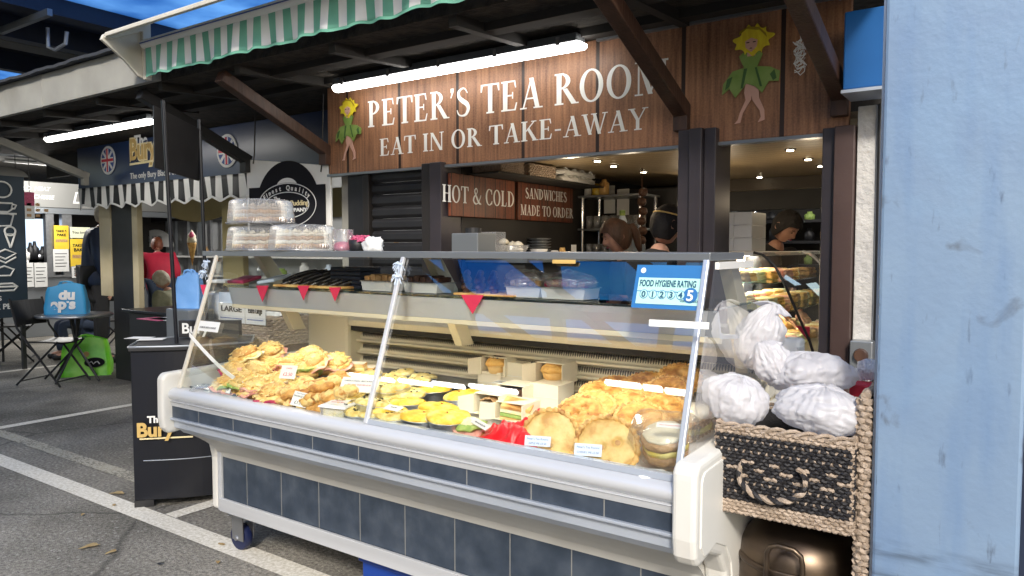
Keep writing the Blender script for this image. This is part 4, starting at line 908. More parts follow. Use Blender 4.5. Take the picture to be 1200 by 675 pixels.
# white cake boxes, open towards the viewer
def cake_box(px, py, Z, label, w_=.105, d_=.10, h_=.075, yaw=0, closed=False, content=None, lidup=True):
    t = th('cake_box', label, 'cake box', (0, 0, 0), 'white cardboard cake boxes')
    b = local(); k = .003
    if closed: b.box(-w_/2, w_/2, -d_/2, d_/2, 0, h_)
    else:
        b.box(-w_/2, w_/2, -d_/2, d_/2, 0, k); b.box(-w_/2, w_/2, d_/2 - k, d_/2, k, h_); b.box(w_/2 - k, w_/2, -d_/2, d_/2 - k, k, h_)
        b.box(-w_/2, -w_/2 + k, -d_/2, d_/2 - k, k, h_)
        b.box(-w_/2, w_/2, -d_/2 + .01, d_/2, h_, h_ + k)
    o = b.build('carton', M['carton'], bevel=.001); o.parent = t
    if not closed:      # side flap splayed open
        f = local(); f.add([(-w_/2, -d_/2, 0), (-w_/2, -d_/2, h_), (-w_/2 - .02, -d_/2 - .045, h_ * .95), (-w_/2 - .02, -d_/2 - .045, h_ * .12)], [(0, 1, 2, 3)]); o = f.build('flap', M['carton'], solid=.002); o.parent = t
    else:
        f = local(); f.box(-w_/2 - .001, w_/2 + .001, -d_/2 - .002, -d_/2 - .0005, h_ * .48, h_ * .495); o = f.build('seam', M['paper'], None); o.parent = t
    if content: 
        for c_ in content(): c_.parent = t
    c = at(px, py, Z=Z); put(t, (c.x, c.y - .02, Z + .01), (0, 0, R(yaw)), 1.2); return t
def muffin(choc=False):
    a = local(); a.lathe([(.026, .004), (.034, .034)], n=36, fn=lambda r, z, q, i: (r * (1 + .03 * math.sin(q * 24)), z)); b = a.build('paper_case', M['bap'], smooth='full')
    m_ = local(); m_.lathe([(.034, .032), (.039, .038), (.037, .048), (.026, .058), (.012, .063), (0, .064)], n=28, fn=lambda r, z, q, i: (r * (1 + .06 * nz((math.cos(q), math.sin(q), 3), 2)), z + .006 * nz((r * math.cos(q), r * math.sin(q), 0), 60, 5 if choc else 2))); t = m_.build('muffin_top', M['muffin'], smooth='full')
    out = [b, t]
    if choc:
        c = local()
        for k in range(5): c.tube([(-.02 + k * .008, -.02 + .006 * (k % 2), .060), (-.01 + k * .008, 0, .067), (.0 + k * .006, .018, .061)], .0025, 5)
        out.append(c.build('drizzle', M['chocolate']))
    for o in out: o.location = (0, -.022, .003); o.scale = (1.08, 1.08, .95)
    return out
def slice_cream():
    a = local(); a.prism([(-.03, 0), (.03, 0), (.028, .03), (-.028, .034)], 'y', -.03, .03); b = a.build('cream', M['cream_cake']); c = local(); c.grid(lambda u, v: (-.029 + u * .058, -.03 + v * .06, .034 + .012 * math.sin(u * 3.1) * (1 + .3 * math.sin(v * 30 + u * 20))), 14, 14); d = c.build('nut_topping', M['sponge'], smooth='full', solid=.004)
    for o in (b, d): o.location = (0, -.01, .004)
    return [b, d]
def choc_slab():
    a = local(); a.box(-.045, .045, -.035, .03, 0, .045); return [a.build('chocolate_slice', M['chocolate'], bevel=.003)]
def wrap_():
    out = []
    for k, (m_) in enumerate(('bap', 'lettuce', 'egg_mayo', 'bap')):
        a = local(); a.box(-.045, .045, -.04 + k * .001, .03, .006 + k * .012, .016 + k * .012); o = a.build('filling' if 0 < k < 3 else 'bread', M[m_], bevel=.002); o.rotation_euler = (R(14), R(8), R(20)); out.append(o)
    return out
cake_box(586, 459, .805, 'closed white cake box under the chocolate drizzled muffin box', .10, .10, .072, 0, True)
cake_box(590, 440, .878, 'open white box holding a chocolate drizzled muffin, leftmost on top', .105, .10, .062, 0, content=lambda: muffin(True))
cake_box(611, 472, .825, 'open white box with a dark chocolate slice in it', .10, .10, .055, 0, content=choc_slab)
cake_box(650, 478, .805, 'closed white cake box under the plain muffin', .105, .10, .078, 0, True)
cake_box(655, 449, .884, 'open white box holding a plain golden muffin, on top of the pile', .105, .10, .064, 0, content=muffin)
cake_box(688, 462, .805, 'closed white box at the back by the rear slots, lower one', .10, .12, .05, 0, True)
cake_box(688, 448, .856, 'closed white box at the back by the rear slots, upper one', .10, .12, .04, 0, True)
cake_box(584, 485, .805, 'open white box with a slice of cream cake', .10, .10, .06, 0, content=slice_cream)
cake_box(610, 492, .805, 'open white box with a halved salad sandwich', .10, .10, .05, 0, content=wrap_)
cake_box(612, 455, .83, 'closed white box wedged behind the chocolate slice box', .08, .09, .09, 0, True)

# left part: cheese baps
BG = 'cheese baps and rolls heaped at the left of the counter'
bl = [(250, 458, .83, 'bap half hidden in the far left corner behind the clear packet'), (310, 428, .88, 'cheese bap between the topmost pair and the second row'), (288, 446, .87, 'crumbly bap left of the plastic strip'), (320, 450, .86, 'small crumbly bap right of the plastic strip'), (372, 424, .94, 'cheese heap topmost at the rear by the cream column'), (395, 425, .92, 'cheese heap touching the sandwich blocks'), (275, 437, .87, 'bap at the left glass below the topmost one'), (358, 437, .90, 'cheese heap behind the pink card, second one'), (291, 418, .93, 'round cheese bap topmost at the far left of the heap'), (318, 412, .93, 'cheese bap in clear wrap beside the topmost one, under the wicker basket'), (299, 437, .89, 'cheese bap directly below the topmost one'), (322, 433, .89, 'cheese bap with crumbly filling in the second row'),
      (275, 450, .85, 'bap at the left edge of the second row'), (335, 447, .87, 'soft cheese bap in the middle of the left heap'), (303, 455, .85, 'small bap below the plastic strip'), (262, 466, .84, 'ham bap at the bottom left corner behind the first price card'), (285, 470, .84, 'bap right behind the first price card'),
      (350, 425, .91, 'cheese roll behind the pink price card'), (365, 418, .93, 'cheese roll at the rear, left of the stacked sandwiches'), (380, 430, .91, 'cheese roll in the rear row touching the sandwich stack'), (340, 432, .9, 'cheese roll left of the pink price card'), (355, 455, .86, 'cheese bap under the pink price card')]
for k, (px, py, Z, lb) in enumerate(bl):
    t = th('cheese_bap', lb, 'bap', (0, 0, 0), BG); sd_ = 31 + k
    a = local(); a.lathe([(.03, 0), (.043, .006), (.045, .016), (.042, .02)], n=24); o = a.build('bread', M['bap'], smooth='full'); o.parent = t
    a = local(); a.lathe([(.04, .018), (.050, .022), (.053, .03), (.049, .036), (.04, .038)], n=40, fn=lambda r, z, q, i: (r * (1 + .07 * math.sin(q * 13 + sd_) + .06 * math.sin(q * 31)), z)); o = a.build('cheese', M['cheese'], smooth='full'); o.parent = t
    a = local(); a.lathe([(.042, .036), (.045, .042), (.038, .055), (.02, .063), (0, .065)], n=28, fn=lambda r, z, q, i: (r, z + .006 * nz((r * math.cos(q), r * math.sin(q), 0), 45, sd_))); o = a.build('top', M[('bap', 'pastry', 'crust_pale', 'cheese')[k % 4]], smooth='full'); o.parent = t
    s = local(); q_ = random.Random(900 + k)
    for _ in range(70):
        a_ = q_.uniform(0, 6.283); r_ = q_.uniform(.02, .056); z_ = .026 + .034 * max(0, 1 - (r_ / .056) ** 3) + .006 * q_.random(); p_ = Vector((r_ * math.cos(a_), r_ * math.sin(a_), z_)); d_ = Vector((q_.uniform(-1, 1), q_.uniform(-1, 1), q_.uniform(-.15, .15))).normalized() * .009
        s.tube([p_ - d_, p_ + Vector((0, 0, .003)), p_ + d_], .0016, 4)
    o = s.build('grated_cheese', M['cheese']); o.parent = t
    s = local(); s.lathe([(.046, .018), (.060, .020), (.062, .024), (.05, .028)], n=30, fn=lambda r, z, q, i: (r * (1 + .07 * math.sin(q * 5 + k) + .03 * math.sin(q * 13)), z + .004 * math.sin(q * 7))); o = s.build('slice_filling', M[('ham', 'beetroot', 'lettuce', 'egg_mayo', 'ham')[k % 5]]); o.parent = t
    c = at(px, py, Z=Z); put(t, (c.x, max(c.y, 1.855), Z - .035), (R(RN.uniform(8, 28)), R(RN.uniform(-12, 12)), RN.uniform(0, 6)), RN.uniform(1.12, 1.3))
# rolls / sticks
SG = 'sausage rolls and cheese straws heaped left of the middle strut'
sr = [(318, 462, .86, 22, .1), (332, 476, .845, 30, .09), (360, 468, .875, 16, .12), (378, 470, .87, 14, .1), (325, 482, .825, 25, .08), (390, 478, .84, 12, .08), (384, 450, .91, 20, .1), (368, 456, .9, 24, .1), (400, 460, .9, 6, .09), (356, 484, .82, 20, .08), (330, 468, .84, 25, .11), (345, 462, .86, 20, .12), (358, 455, .875, 18, .13), (372, 449, .89, 15, .12), (385, 446, .90, 12, .10), (310, 474, .83, 30, .10), (352, 472, .85, 22, .10), (368, 464, .87, 18, .11), (383, 458, .885, 16, .10), (345, 478, .83, 28, .08), (395, 452, .89, 10, .08),
      (374, 474, .85, 14, .09), (392, 464, .87, 10, .08), (404, 444, .9, 8, .09), (300, 482, .82, 24, .07), (340, 484, .82, 22, .07), (372, 484, .83, 10, .07), (396, 440, .91, 14, .07)]
for k, (px, py, Z, yw, ln) in enumerate(sr):
    s = local(); q = random.Random(k); pts = []; rs = []
    for j in range(11):
        u = j / 10; pts.append(((u - .5) * ln, .004 * math.sin(u * 5 + k), .004 * math.sin(u * 9 + k))); rs.append((.022 if k % 4 else .029) * (1 - .5 * abs(2*u-1) ** 5) * (1 + .17 * math.sin(u * 30 + k)))
    s.tube(pts, rs, 10, flat=.75); o = s.build('sausage_roll', M[('pastry', 'crust', 'pastry', 'crust_deep')[k % 4]], smooth='full')
    tag(o, 'golden baked roll in the jumbled heap between the price cards, left half of the counter', 'sausage roll', SG)
    c = at(px, py, Z=Z); c.y = max(c.y, 1.85); put(o, c, (R(RN.uniform(-10, 10)), R(-10), R(yw + 12)))
# stacked sandwiches and cake blocks behind
def block(px, py, Z, label, layers, w_=.085, d_=.05, yaw=0, cat='sandwich', name='sandwich_pack'):
    t = th(name, label, cat, (0, 0, 0), 'wrapped sandwich blocks at the rear'); z = 0
    for nm, m_, h_ in layers:
        s = local(); s.box(-w_/2, w_/2, -d_/2, d_/2, z, z + h_); z += h_ + .0004; o = s.build(nm, M[m_], bevel=.002); o.parent = t
    c = at(px, py, Z=Z); put(t, (c.x, c.y, Z), (R(5), 0, R(yaw)))
L1 = [('bread', 'bap', .018), ('filling', 'cheese', .014), ('bread', 'bap', .016), ('wrap', 'carton', .001)]
L2 = [('bread', 'sponge', .014), ('filling', 'cream_cake', .012), ('bread', 'sponge', .014), ('wrap', 'carton', .001)]
block(385, 435, .86, 'wrapped sandwich block, leftmost of the three at the rear', L2, yaw=25); block(402, 436, .862, 'wrapped sandwich block in the middle of the three at the rear', L2, yaw=25)
block(418, 438, .864, 'cheese sandwich block, rightmost of the three at the rear', L1, yaw=25); block(430, 442, .84, 'low sandwich block half hidden right of the three at the rear', L1, yaw=25)
block(400, 452, .84, 'open sandwich with orange filling behind the wide paper label', L1, .09, .06, 30); block(412, 474, .82, 'cheese sandwich behind the clear salad tub', L1, .09, .06, 20)
# clear tub with pink food
tb = th('salad_tub', 'clear lidded tub with pink contents at the front rail', 'tub', (0, 0, 0), None)
s = local(); s.prism([(-.045, 0), (.045, 0), (.055, .05), (-.055, .05)], 'y', -.035, .035); o = s.build('tub', M['clear_plastic']); o.parent = tb
s = local(); s.box(-.042, .042, -.032, .032, .003, .018); o = s.build('beetroot', M['pink']); o.parent = tb; s = local(); s.box(-.044, .044, -.033, .033, .0184, .042); o = s.build('potato_salad', M['egg_mayo'], bevel=.004); o.parent = tb
s = local(); s.box(-.058, .058, -.04, .04, .051, .055); o = s.build('lid', M['paper']); o.parent = tb
c = at(397, 490, Z=.81); put(tb, (c.x, c.y, .806), (R(4), 0, R(10)))
tb2 = th('bap_pack', 'crumpled clear packet in the far left front corner of the counter', 'packet', (0, 0, 0))
blob_food('packet', None, None, 'film', None, None, 0, (.07, .045, .035), seed=9, amp=.4).parent = tb2
c = at(240, 455, Z=.83); put(tb2, (c.x, c.y, .81)); 
# trays under the food
tray_i = 0
for (x0, x1, lb) in ((-3.02, -2.35, 'black food tray at the left end of the counter deck'), (-2.33, -1.85, 'dark food tray left of the middle strut'), (-1.80, -1.42, 'steel food tray under the quiches'), (-1.40, -.74, 'food tray under the pies')):
    s = MB(); s.box(x0, x1, 1.84, 2.53, .8005, .804); s.box(x0, x1, 1.835, 1.84, .8005, .818); s.box(x0, x1, 2.53, 2.535, .8005, .818)
    tag(s.build('food_tray', M['black'] if tray_i < 2 else M['foil']), lb, 'tray', 'trays on the counter deck'); tray_i += 1
for k, (xa, ya, xb, yb, lb) in enumerate(((284, 478, 315, 487, 'pink tray edge at the front, right of the first price card'), (338, 447, 372, 440, 'pink tray edge beneath the pink price card'))):
    a = at(xa, ya, Z=.83 + .04 * k); b = at(xb, yb, Z=.825 + .045 * k); a.y = max(a.y, 1.85); b.y = max(b.y, 1.85); s = MB(); s.bar(a, b, .05, .006); tag(s.build('pink_tray', M['red']), lb, 'tray', 'pink trays')
# grey slices on platter
for k, (px, py) in enumerate(((352, 445), (362, 441), (370, 438))):
    s = MB(); a = at(px - 22, py + 4, Z=.875 + k * .008); b = at(px + 18, py - 5, Z=.88 + k * .008); s.bar(a, b, .04, .007); tag(s.build('ham_slice', M['grey_bread'] if k != 1 else M['ham'], bevel=.003), ['grey slice lying lowest under the pink price card', 'pink ham slice between two grey slices', 'grey slice on top beside the pink price card'][k], 'slice', 'cold slices on the pink tray')

# price cards
def card(px, py, w_, h_, label, lines_, m_='paper', Z=.845, yaw=18, tilt=62, ink='ink', scale=1, roll=0):
    t = th('price_card', label, 'price card', (0, 0, 0), 'price cards in the counter')
    s = local(); s.box(-w_/2, w_/2, -h_/2, h_/2, -.0006, .0006); o = s.build('card', M[m_]); o.parent = t
    for (tx, sz, y, ink_) in lines_:
        o = text(tx, sz, (0, y, .0012), (0, 0, 0), M[ink_], None, ext=.0002, align='CENTER', fit=None); 
        o.location = (0, 0, 0); 
        # text() recentres top-level meshes: restore
        o.location = OFF[o.name]; o.parent = t
    c = at(px, py, Z=Z)
    if c.y < 1.822: c = at(px, py, Y=1.822); c.z = max(c.z, .850)
    put(t, c, (Matrix.Rotation(R(yaw), 4, 'Z') @ Matrix.Rotation(R(tilt), 4, 'X') @ Matrix.Rotation(R(roll), 4, 'Z')).to_euler()); return t
card(265, 462, .062, .052, 'white price card reading £1.50 at the left front corner', [('SALAD BAPS', .0085, .012, 'ink_blue'), ('£1.50', .019, -.016, 'ink')], Z=.855, roll=-8)
card(352, 479, .07, .056, 'white price card reading £1.75 at the front rail, left of the clear tub', [("Peter's Tea Rooms", .006, .019, 'ink_blue'), ('SAUSAGE ROLL', .009, .007, 'ink'), ('£1.75', .018, -.02, 'ink')], Z=.85, roll=-8)
card(338, 436, .07, .055, 'pink tinted price card reading £2.50 in the middle of the cheese baps', [('CHEESE', .0085, .012, 'red'), ('£2.50', .019, -.016, 'red')], Z=.93)
card(421, 451, .15, .06, 'wide white paper label lying between sandwiches and quiches', [('CHEESE & ONION  MEAT & POTATO', .008, .012, 'ink'), ('PIES AND QUICHES £2.20', .0085, -.004, 'red')], Z=.92, tilt=50)
card(397, 471, .075, .055, 'white label on the lid of the clear salad tub', [('SALAD', .009, .008, 'red'), ('POTATO & BEET', .007, -.008, 'red')], Z=.868, tilt=8, yaw=20)
card(461, 478, .075, .032, 'small white label lying on the yellow quiches', [('QUICHE', .008, .0, 'ink')], Z=.885, tilt=18, yaw=-5)
card(590, 448, .08, .05, 'white label on top of the closed box under the muffin', [('CARROT CAKE', .008, .006, 'ink'), ('£2.50', .012, -.012, 'ink')], Z=.880, tilt=2, yaw=5)
card(563, 497, .12, .022, 'long white label strip lying at the red bag', [('HAM & EGG SALAD £3.00', .007, -.003, 'ink')], Z=.87, tilt=30, yaw=-30)
card(630, 527, .078, .030, 'pale blue label below the one-holed pie', [("Peter's Tea Rooms", .0085, .003, 'ink_blue'), ('APPLE PIE £3.50', .008, -.010, 'ink_blue')], 'card_blue', Z=.853, tilt=68, yaw=20)
card(689, 539, .078, .034, 'pale blue label below the three-holed pie', [("Peter's Tea Rooms", .0085, .004, 'ink_blue'), ('CHERRY PIE £3.50', .008, -.010, 'ink_blue')], 'card_blue', Z=.853, tilt=68, yaw=20)
card(788, 499, .085, .02, 'white label on the wrapped cake at the right strut', [("Peter's Tea Rooms CREAM CAKE", .005, -.002, 'red')], Z=.94, tilt=25, yaw=15)
card(795, 380, .16, .018, 'long white price strip under the glass shelf by the hygiene sticker', [], Z=1.225, tilt=80, yaw=4)

# wrapped cream cakes at the right end
def wrapped_cake(px, py, Z, label, seed):
    t = th('wrapped_cake', label, 'cake', (0, 0, 0), 'cakes in clear wrap at the right end')
    for nm, m_, z0, z1, r_ in (('sponge', 'sponge', 0, .022, .062), ('cream', 'lemon', .022, .042, .060), ('sponge', 'sponge', .042, .062, .063), ('sugar_top', 'cream_cake', .062, .070, .055)):
        s = local(); s.lathe([(r_ * .95, z0), (r_, (z0 + z1)/2), (r_ * .95, z1), (0, z1 + .001)], n=32, fn=lambda r, z, q, i: (r * (1 + .03 * math.sin(q * 9 + seed)), z)); o = s.build(nm, M[m_], smooth='full'); o.parent = t
    s = local(); s.lathe([(.066, 0), (.078, .03), (.088, .07), (.092, .085)], n=48, fn=lambda r, z, q, i: (r * (1 + .05 * math.sin(q * 5 + seed) + .02 * math.sin(q * 17) * (z * 12)), z + .010 * math.sin(q * 3) * (z * 12))); o = s.build('wrap', M['thin_wrap'], smooth='full'); o.parent = t
    c = at(px, py, Z=Z); put(t, (c.x, c.y, Z - .035), (R(20), 0, 0), 1.08)
food('lemon', (.80, .62, .06), (.82, .74, .30), None, 30, .6)
wrapped_cake(782, 518, .87, 'cake with yellow filling in clear wrap, in front at the right strut', 1)
wrapped_cake(812, 493, .87, 'sugar topped cake in clear wrap behind the yellow filled one', 2)
s = local(); s.lathe([(.06, 0), (.062, .004), (.045, .022), (.03, .024), (0, .025)], n=6); o = s.build('foam_box', M['white'], bevel=.002); c = at(765, 553, Z=.83); put(o, (c.x, c.y, .806), (R(5), 0, R(20)), (1.1, .8, 1)); tag(o, 'white foam carton lid at the front right corner of the counter', 'carton')

# ================================================================ GLASS SHELF GOODS
FG = 'red triangle flags along the glass shelf'
for k, (px, py, w_, h_) in enumerate(((238, 342, .05, .05), (307, 343, .085, .07), (355, 343, .075, .06), (392, 345, .07, .055), (553, 354, .10, .065))):
    c = at(px, py - 8, Y=2.02); s = MB(); s.add([(c.x - w_/2, 2.022, c.z), (c.x + w_/2, 2.022, c.z + .002), (c.x + .004, 2.018, c.z - h_)], [(0, 1, 2)])
    tag(s.build('red_flag', M['red_cloth'] if 'red_cloth' in M else plain('red_cloth', (.66, .03, .09), .8), None, solid=.0015), ['small red flag at the left end of the glass shelf', 'red triangle flag below the left papers', 'red triangle flag under the dark puddings', 'red triangle flag left of the dark stack', 'biggest red triangle flag, right of the middle strut'][k], 'flag', FG)
SZ = 1.254
def shelf_tray(px, label, w_=.15, fill='black_pudding', y=2.12, m_='clear_tray'):
    c = at(px, 350, Y=y); t = th('food_tray', label, 'tray', (c.x, y, SZ), 'trays on the glass shelf')
    s = MB(); x = c.x
    s.prism([(x - w_/2 + .008, SZ), (x + w_/2 - .008, SZ), (x + w_/2, SZ + .035), (x - w_/2, SZ + .035)], 'y', y - .05, y + .05); s.build('tray', M[m_], t)
    s = MB(); s.box(x - w_/2 - .003, x + w_/2 + .003, y - .055, y + .055, SZ + .0355, SZ + .038); s.build('rim', M['film'], t)
    s = MB(); nn = 5
    for j in range(nn):
        xx = x - w_/2 + .02 + j * (w_ - .04) / (nn - 1); s.box(xx - w_/nn/2 + .004, xx + w_/nn/2 - .004, y - .04, y + .04, SZ + .039, SZ + .058 + .006 * (j % 2))
    s.build('contents', M[fill], t, bevel=.004)
glass('clear_tray', (.9, .9, .9), .12, .15, dif=.5)
shelf_tray(452, 'clear tray of brown cake slices left of the middle strut', .17, 'sponge'); shelf_tray(503, 'clear tray of dark cake just right of the middle strut', .17, 'chocolate')
shelf_tray(622, 'clear foil tray of wrapped cakes, left half under plastic film', .14, 'sponge'); shelf_tray(668, 'tray of wrapped pink and brown cakes on the glass shelf', .17, 'beetroot')
for px, lb, w_ in ((618, 'shiny plastic film over the left cake tray', .16), (668, 'shiny plastic film over the pink cake tray', .2)):
    o = blob_food('plastic_film', lb, 'film', 'film', None, None, 0, (w_/2, .06, .035), seed=px, amp=.35, nseg=30, grp_='films over cake trays'); c = at(px, 345, Y=2.12); put(o, (c.x, 2.12, SZ + .036))
# black pudding sticks
for j in range(13):
    px = 343 + (j % 7) * 11 + (j // 7) * 5; c = at(px, 345, Y=2.12 + .03 * (j // 7)); s = local(); ln = .16
    s.tube([((u - .5) * .02, (u - .5) * ln, .006 * math.sin(u * 3)) for u in [i / 8 for i in range(9)]], [.012 * (.6 + .4 * math.sin(math.pi * (.1 + .8 * i / 8))) for i in range(9)], 9)
    o = s.build('black_pudding_stick', M['black_pudding'], smooth='full'); put(o, (c.x, c.y + .02, SZ + .022 + .02 * (j // 7)), (R(18), 0, R(-35 + RN.uniform(-10, 10))))
    tag(o, 'dark glossy pudding stick in the pile left of the dark stack on the glass shelf', 'pudding', 'dark pudding sticks')
c = at(419, 340, Y=2.2); t = th('dark_packets', 'stack of flat dark blue packets on the glass shelf', 'packets', (c.x, 2.2, SZ), None)
for j in range(5): s = MB(); s.box(c.x - .09, c.x + .09, 2.13, 2.25, SZ + j * .018, SZ + j * .018 + .016); s.build('packet', M['dark_navy'], t, bevel=.004)
c = at(385, 349, Y=2.1); s = MB(); s.box(c.x - .3, c.x + .12, 2.05, 2.16, SZ, SZ + .010); tag(s.build('food_platter', M['bap'], bevel=.003), 'pale platter under the dark pudding sticks', 'platter')
# choc logs
for j in range(9):
    c = at(548 + (j % 3) * 16, 345, Y=2.12); s = local(); s.tube([(-.06, 0, 0), (-.05, 0, .002), (.05, 0, .002), (.06, 0, 0)], [.008, .013, .013, .008], 10); o = s.build('chocolate_log', M['chocolate'], smooth='full')
    put(o, (c.x - .02 * (j // 3), 2.12 + .02 * (j // 3), SZ + .015 + .022 * (j // 3)), (0, R(15), R(-60))); tag(o, 'dark chocolate log in the pile above the biggest red flag', 'cake', 'chocolate logs')
c = at(575, 356, Y=2.1); s = MB(); s.box(c.x - .13, c.x + .13, 2.05, 2.2, SZ, SZ + .008); tag(s.build('food_platter', M['bap'], bevel=.003), 'pale card platter under the chocolate logs', 'platter')
# papers at left end
for px, w_, m_, lb, z in ((262, .12, 'paper', 'white paper packs at the left end of the glass shelf', 0), (285, .1, 'beetroot', 'dark red packet near the left end of the glass shelf', .012), (320, .10, 'card_blue', 'pale blue packet leaning left of the dark pudding sticks', .02)):
    c = at(px, 345, Y=2.12); s = local(); s.box(-w_/2, w_/2, -.06, .06, 0, .014); o = s.build('packet', M[m_], bevel=.004); put(o, (c.x, 2.13, SZ + z + .002), (R(10 if z else 0), R(-8 if z > .015 else 0), R(10))); tag(o, lb, 'packet', 'packets on the glass shelf')

# ================================================================ ON TOP OF THE COUNTER
TZ = 1.409
def cake_dome(px, y, z0, label, r=.15, h=.115, fill='cream_cake'):
    c = at(px, 290, Y=y); t = th('cake_dome', label, 'cake dome', (c.x, y, z0), 'ribbed clear cake domes')
    s = MB(); s.lathe([(r * 1.02, 0), (r * 1.05, .003), (r * 1.05, .008), (r * .97, .010)], (c.x, y, z0), 48); s.build('base', M['clear_plastic'], t, smooth='full')
    s = MB(); s.lathe([(r, .010), (r * .97, .03), (r * .92, h * .8), (r * .90, h * .9), (r * .82, h * .97), (r * .5, h), (0.0, h)], (c.x, y, z0), 132, fn=lambda rr, z, a, i: (rr * (1 + ((.026) * (1 if int(a / (2*math.pi) * 132 + .5) % 2 else -1) if 0 < i < 4 else 0)), z)); s.build('lid', M['clear_plastic'], t)
    k = 0
    for m_, a, b in (('sponge', .012, .03), (fill, .03, .045), ('sponge', .045, .062), (fill, .062, .075)):
        s = MB(); s.lathe([(r * .74, a), (r * .76, (a+b)/2), (r * .74, b), (0, b + .001)], (c.x, y, z0), 36, fn=lambda rr, z, q, i: (rr * (1 + .02 * math.sin(q * 11)), z + .003 * math.sin(q * 16))); s.build('cake_layer', M[m_], t, smooth='full')
    s = MB()
    for j in range(12): s.lathe([(.012, 0), (.014, .006), (.006, .014), (0, .018)], (c.x + r * .6 * math.cos(j * .5236), y + r * .6 * math.sin(j * .5236), z0 + .076), 8)
    s.build('cream_rosettes', M[fill], t, smooth='full')
cake_dome(306, 2.10, TZ, 'lower clear dome of the stacked pair, at the left end of the counter top', .148, .112, 'cream_cake')
cake_dome(307, 2.10, TZ + .118, 'upper clear dome of the stacked pair, with a grey cake', .145, .112, 'grey_bread')
cake_dome(355, 2.09, TZ, 'single clear dome with a cream and caramel cake, right of the stacked pair', .142, .112, 'cream_cake')
c = at(402, 290, Y=2.1); gj = th('glass_jar', 'clear glass jar with pink sweets beside the cake domes', 'jar', (c.x, 2.1, TZ))
s = MB(); s.lathe([(.04, 0), (.042, .02), (.042, .085), (.044, .088)], (c.x, 2.1, TZ), 28); s.build('glass', M['clear_plastic'], gj, smooth='full')
s = MB(); s.lathe([(.036, .003), (.038, .02), (.03, .035), (0, .04)], (c.x, 2.1, TZ), 20); s.build('sweets', M['pink'], gj, smooth='full')
c = at(420, 288, Y=2.12); tn = th('tinsel_pot', 'small black pot with a tangle of magenta ribbon', 'pot', (c.x, 2.12, TZ))
s = MB(); s.lathe([(.035, 0), (.04, .045), (.036, .045), (.033, .01)], (c.x, 2.12, TZ), 20); s.build('pot', M['black'], tn, smooth='full')
s = MB(); q = random.Random(2)
for k in range(9):
    pts = [(c.x + .055 * math.sin(j * .7 + k) * q.uniform(.6, 1.2), 2.12 + .03 * math.cos(j * .9 + k), TZ + .05 + .012 * math.sin(j * 1.3 + k)) for j in range(12)]; s.tube(pts, .0035, 5)
s.build('ribbon', M['pink'], tn)
o = blob_food('napkin', 'crumpled white cloth at the right of the tinsel pot', 'cloth', 'white', None, None, 0, (.045, .03, .035), seed=21, amp=.5, nseg=28); c = at(437, 290, Y=2.1); put(o, (c.x, 2.1, TZ))
s = MB(); a = at(662, 308, Y=1.955); s.box(a.x - .04, a.x + .04, 1.945, 1.954, 1.373, 1.385); tag(s.build('brass_hinge', M['gold'], bevel=.002), 'small brass catch under the front edge of the top shelf', 'hinge')

# ================================================================ BASKET, CHURN, BAGS, HAMPER (right)
plain('wick_nat', (.27, .205, .15), .75, var=(.42, .34, .27), scale=60, bump=.5, bscale=200); plain('wick_black', (.012, .011, .013), .6, bump=.4, bscale=200)
def woven(s, a, b, z0, z1, nrow, nseg, thick, pat, nrm):
    a = Vector(a); b = Vector(b); L_ = (b - a).length; nrm = Vector(nrm); hh = (z1 - z0) / nrow
    for r_ in range(nrow):
        z = z0 + (r_ + .5) * hh; ph = math.pi * (r_ % 2); pts = []; n = nseg * 3
        for i in range(n + 1):
            u = i / n; w_ = math.sin(u * nseg * math.pi + ph); pts.append(a.lerp(b, u) + nrm * (thick * (.5 + .5 * w_)) + Vector((0, 0, z - a.z + .0015 * math.sin(i * 1.7 + r_))))
        st = len(s.f); s.tube(pts, hh * .56, 6)
        for i in range(n):
            m_ = pat(r_, i // 3)
            for j in range(6): s.m[st + i * 6 + j] = m_
def pat(r_, c_):
    if r_ > 22 or r_ < 4: return 0
    if r_ in (6, 9, 18, 21): return 0 if (c_ + r_ // 3) % 2 else 1
    if 11 <= r_ <= 16: return 0 if (c_ + 3 * (r_ // 2)) % 7 in (0, 1, 2) and r_ % 2 else 1
    return 1
bk = th('wicker_basket', 'square black and natural woven basket full of white carrier bags', 'basket', (-.5, 2.0, .725))
A, B_, C_, D_ = (-.655, 1.90, .728), (-.325, 1.90, .728), (-.325, 2.20, .728), (-.655, 2.20, .728)
s = MB(); woven(s, A, B_, .728, .955, 25, 34, .0045, pat, (0, -1, 0)); s.build('front_side', [M['wick_nat'], M['wick_black']], bk, smooth=True)
s = MB(); woven(s, B_, C_, .728, .955, 25, 30, .0045, pat, (1, 0, 0)); s.build('right_side', [M['wick_nat'], M['wick_black']], bk, smooth=True)
s = MB(); woven(s, D_, A, .728, .955, 25, 20, .0045, pat, (-1, 0, 0)); s.build('left_side', [M['wick_nat'], M['wick_black']], bk, smooth=True)
s = MB(); s.box(-.65, -.33, 1.905, 2.2, .728, .735); s.box(-.65, -.33, 2.19, 2.2, .735, .95); s.box(-.65, -.33, 1.906, 1.909, .735, .95); s.box(-.333, -.330, 1.91, 2.19, .735, .95); s.build('lining', M['wick_black'], bk)
s = MB()
for off in (0, math.pi):
    pts = []
    for (p, q) in ((A, B_), (B_, C_), (C_, D_), (D_, A)):
        for i in range(30):
            v = Vector(p).lerp(Vector(q), i / 30); a = i * .9 + off; pts.append((v.x + .0, v.y + .006 * math.sin(a), .958 + .006 * math.cos(a)))
    s.tube(pts, .005, 6, closed=True)
s.build('rim', M['wick_nat'], bk, smooth=True)
s = MB(); c0 = at(905, 562, Y=1.885); 
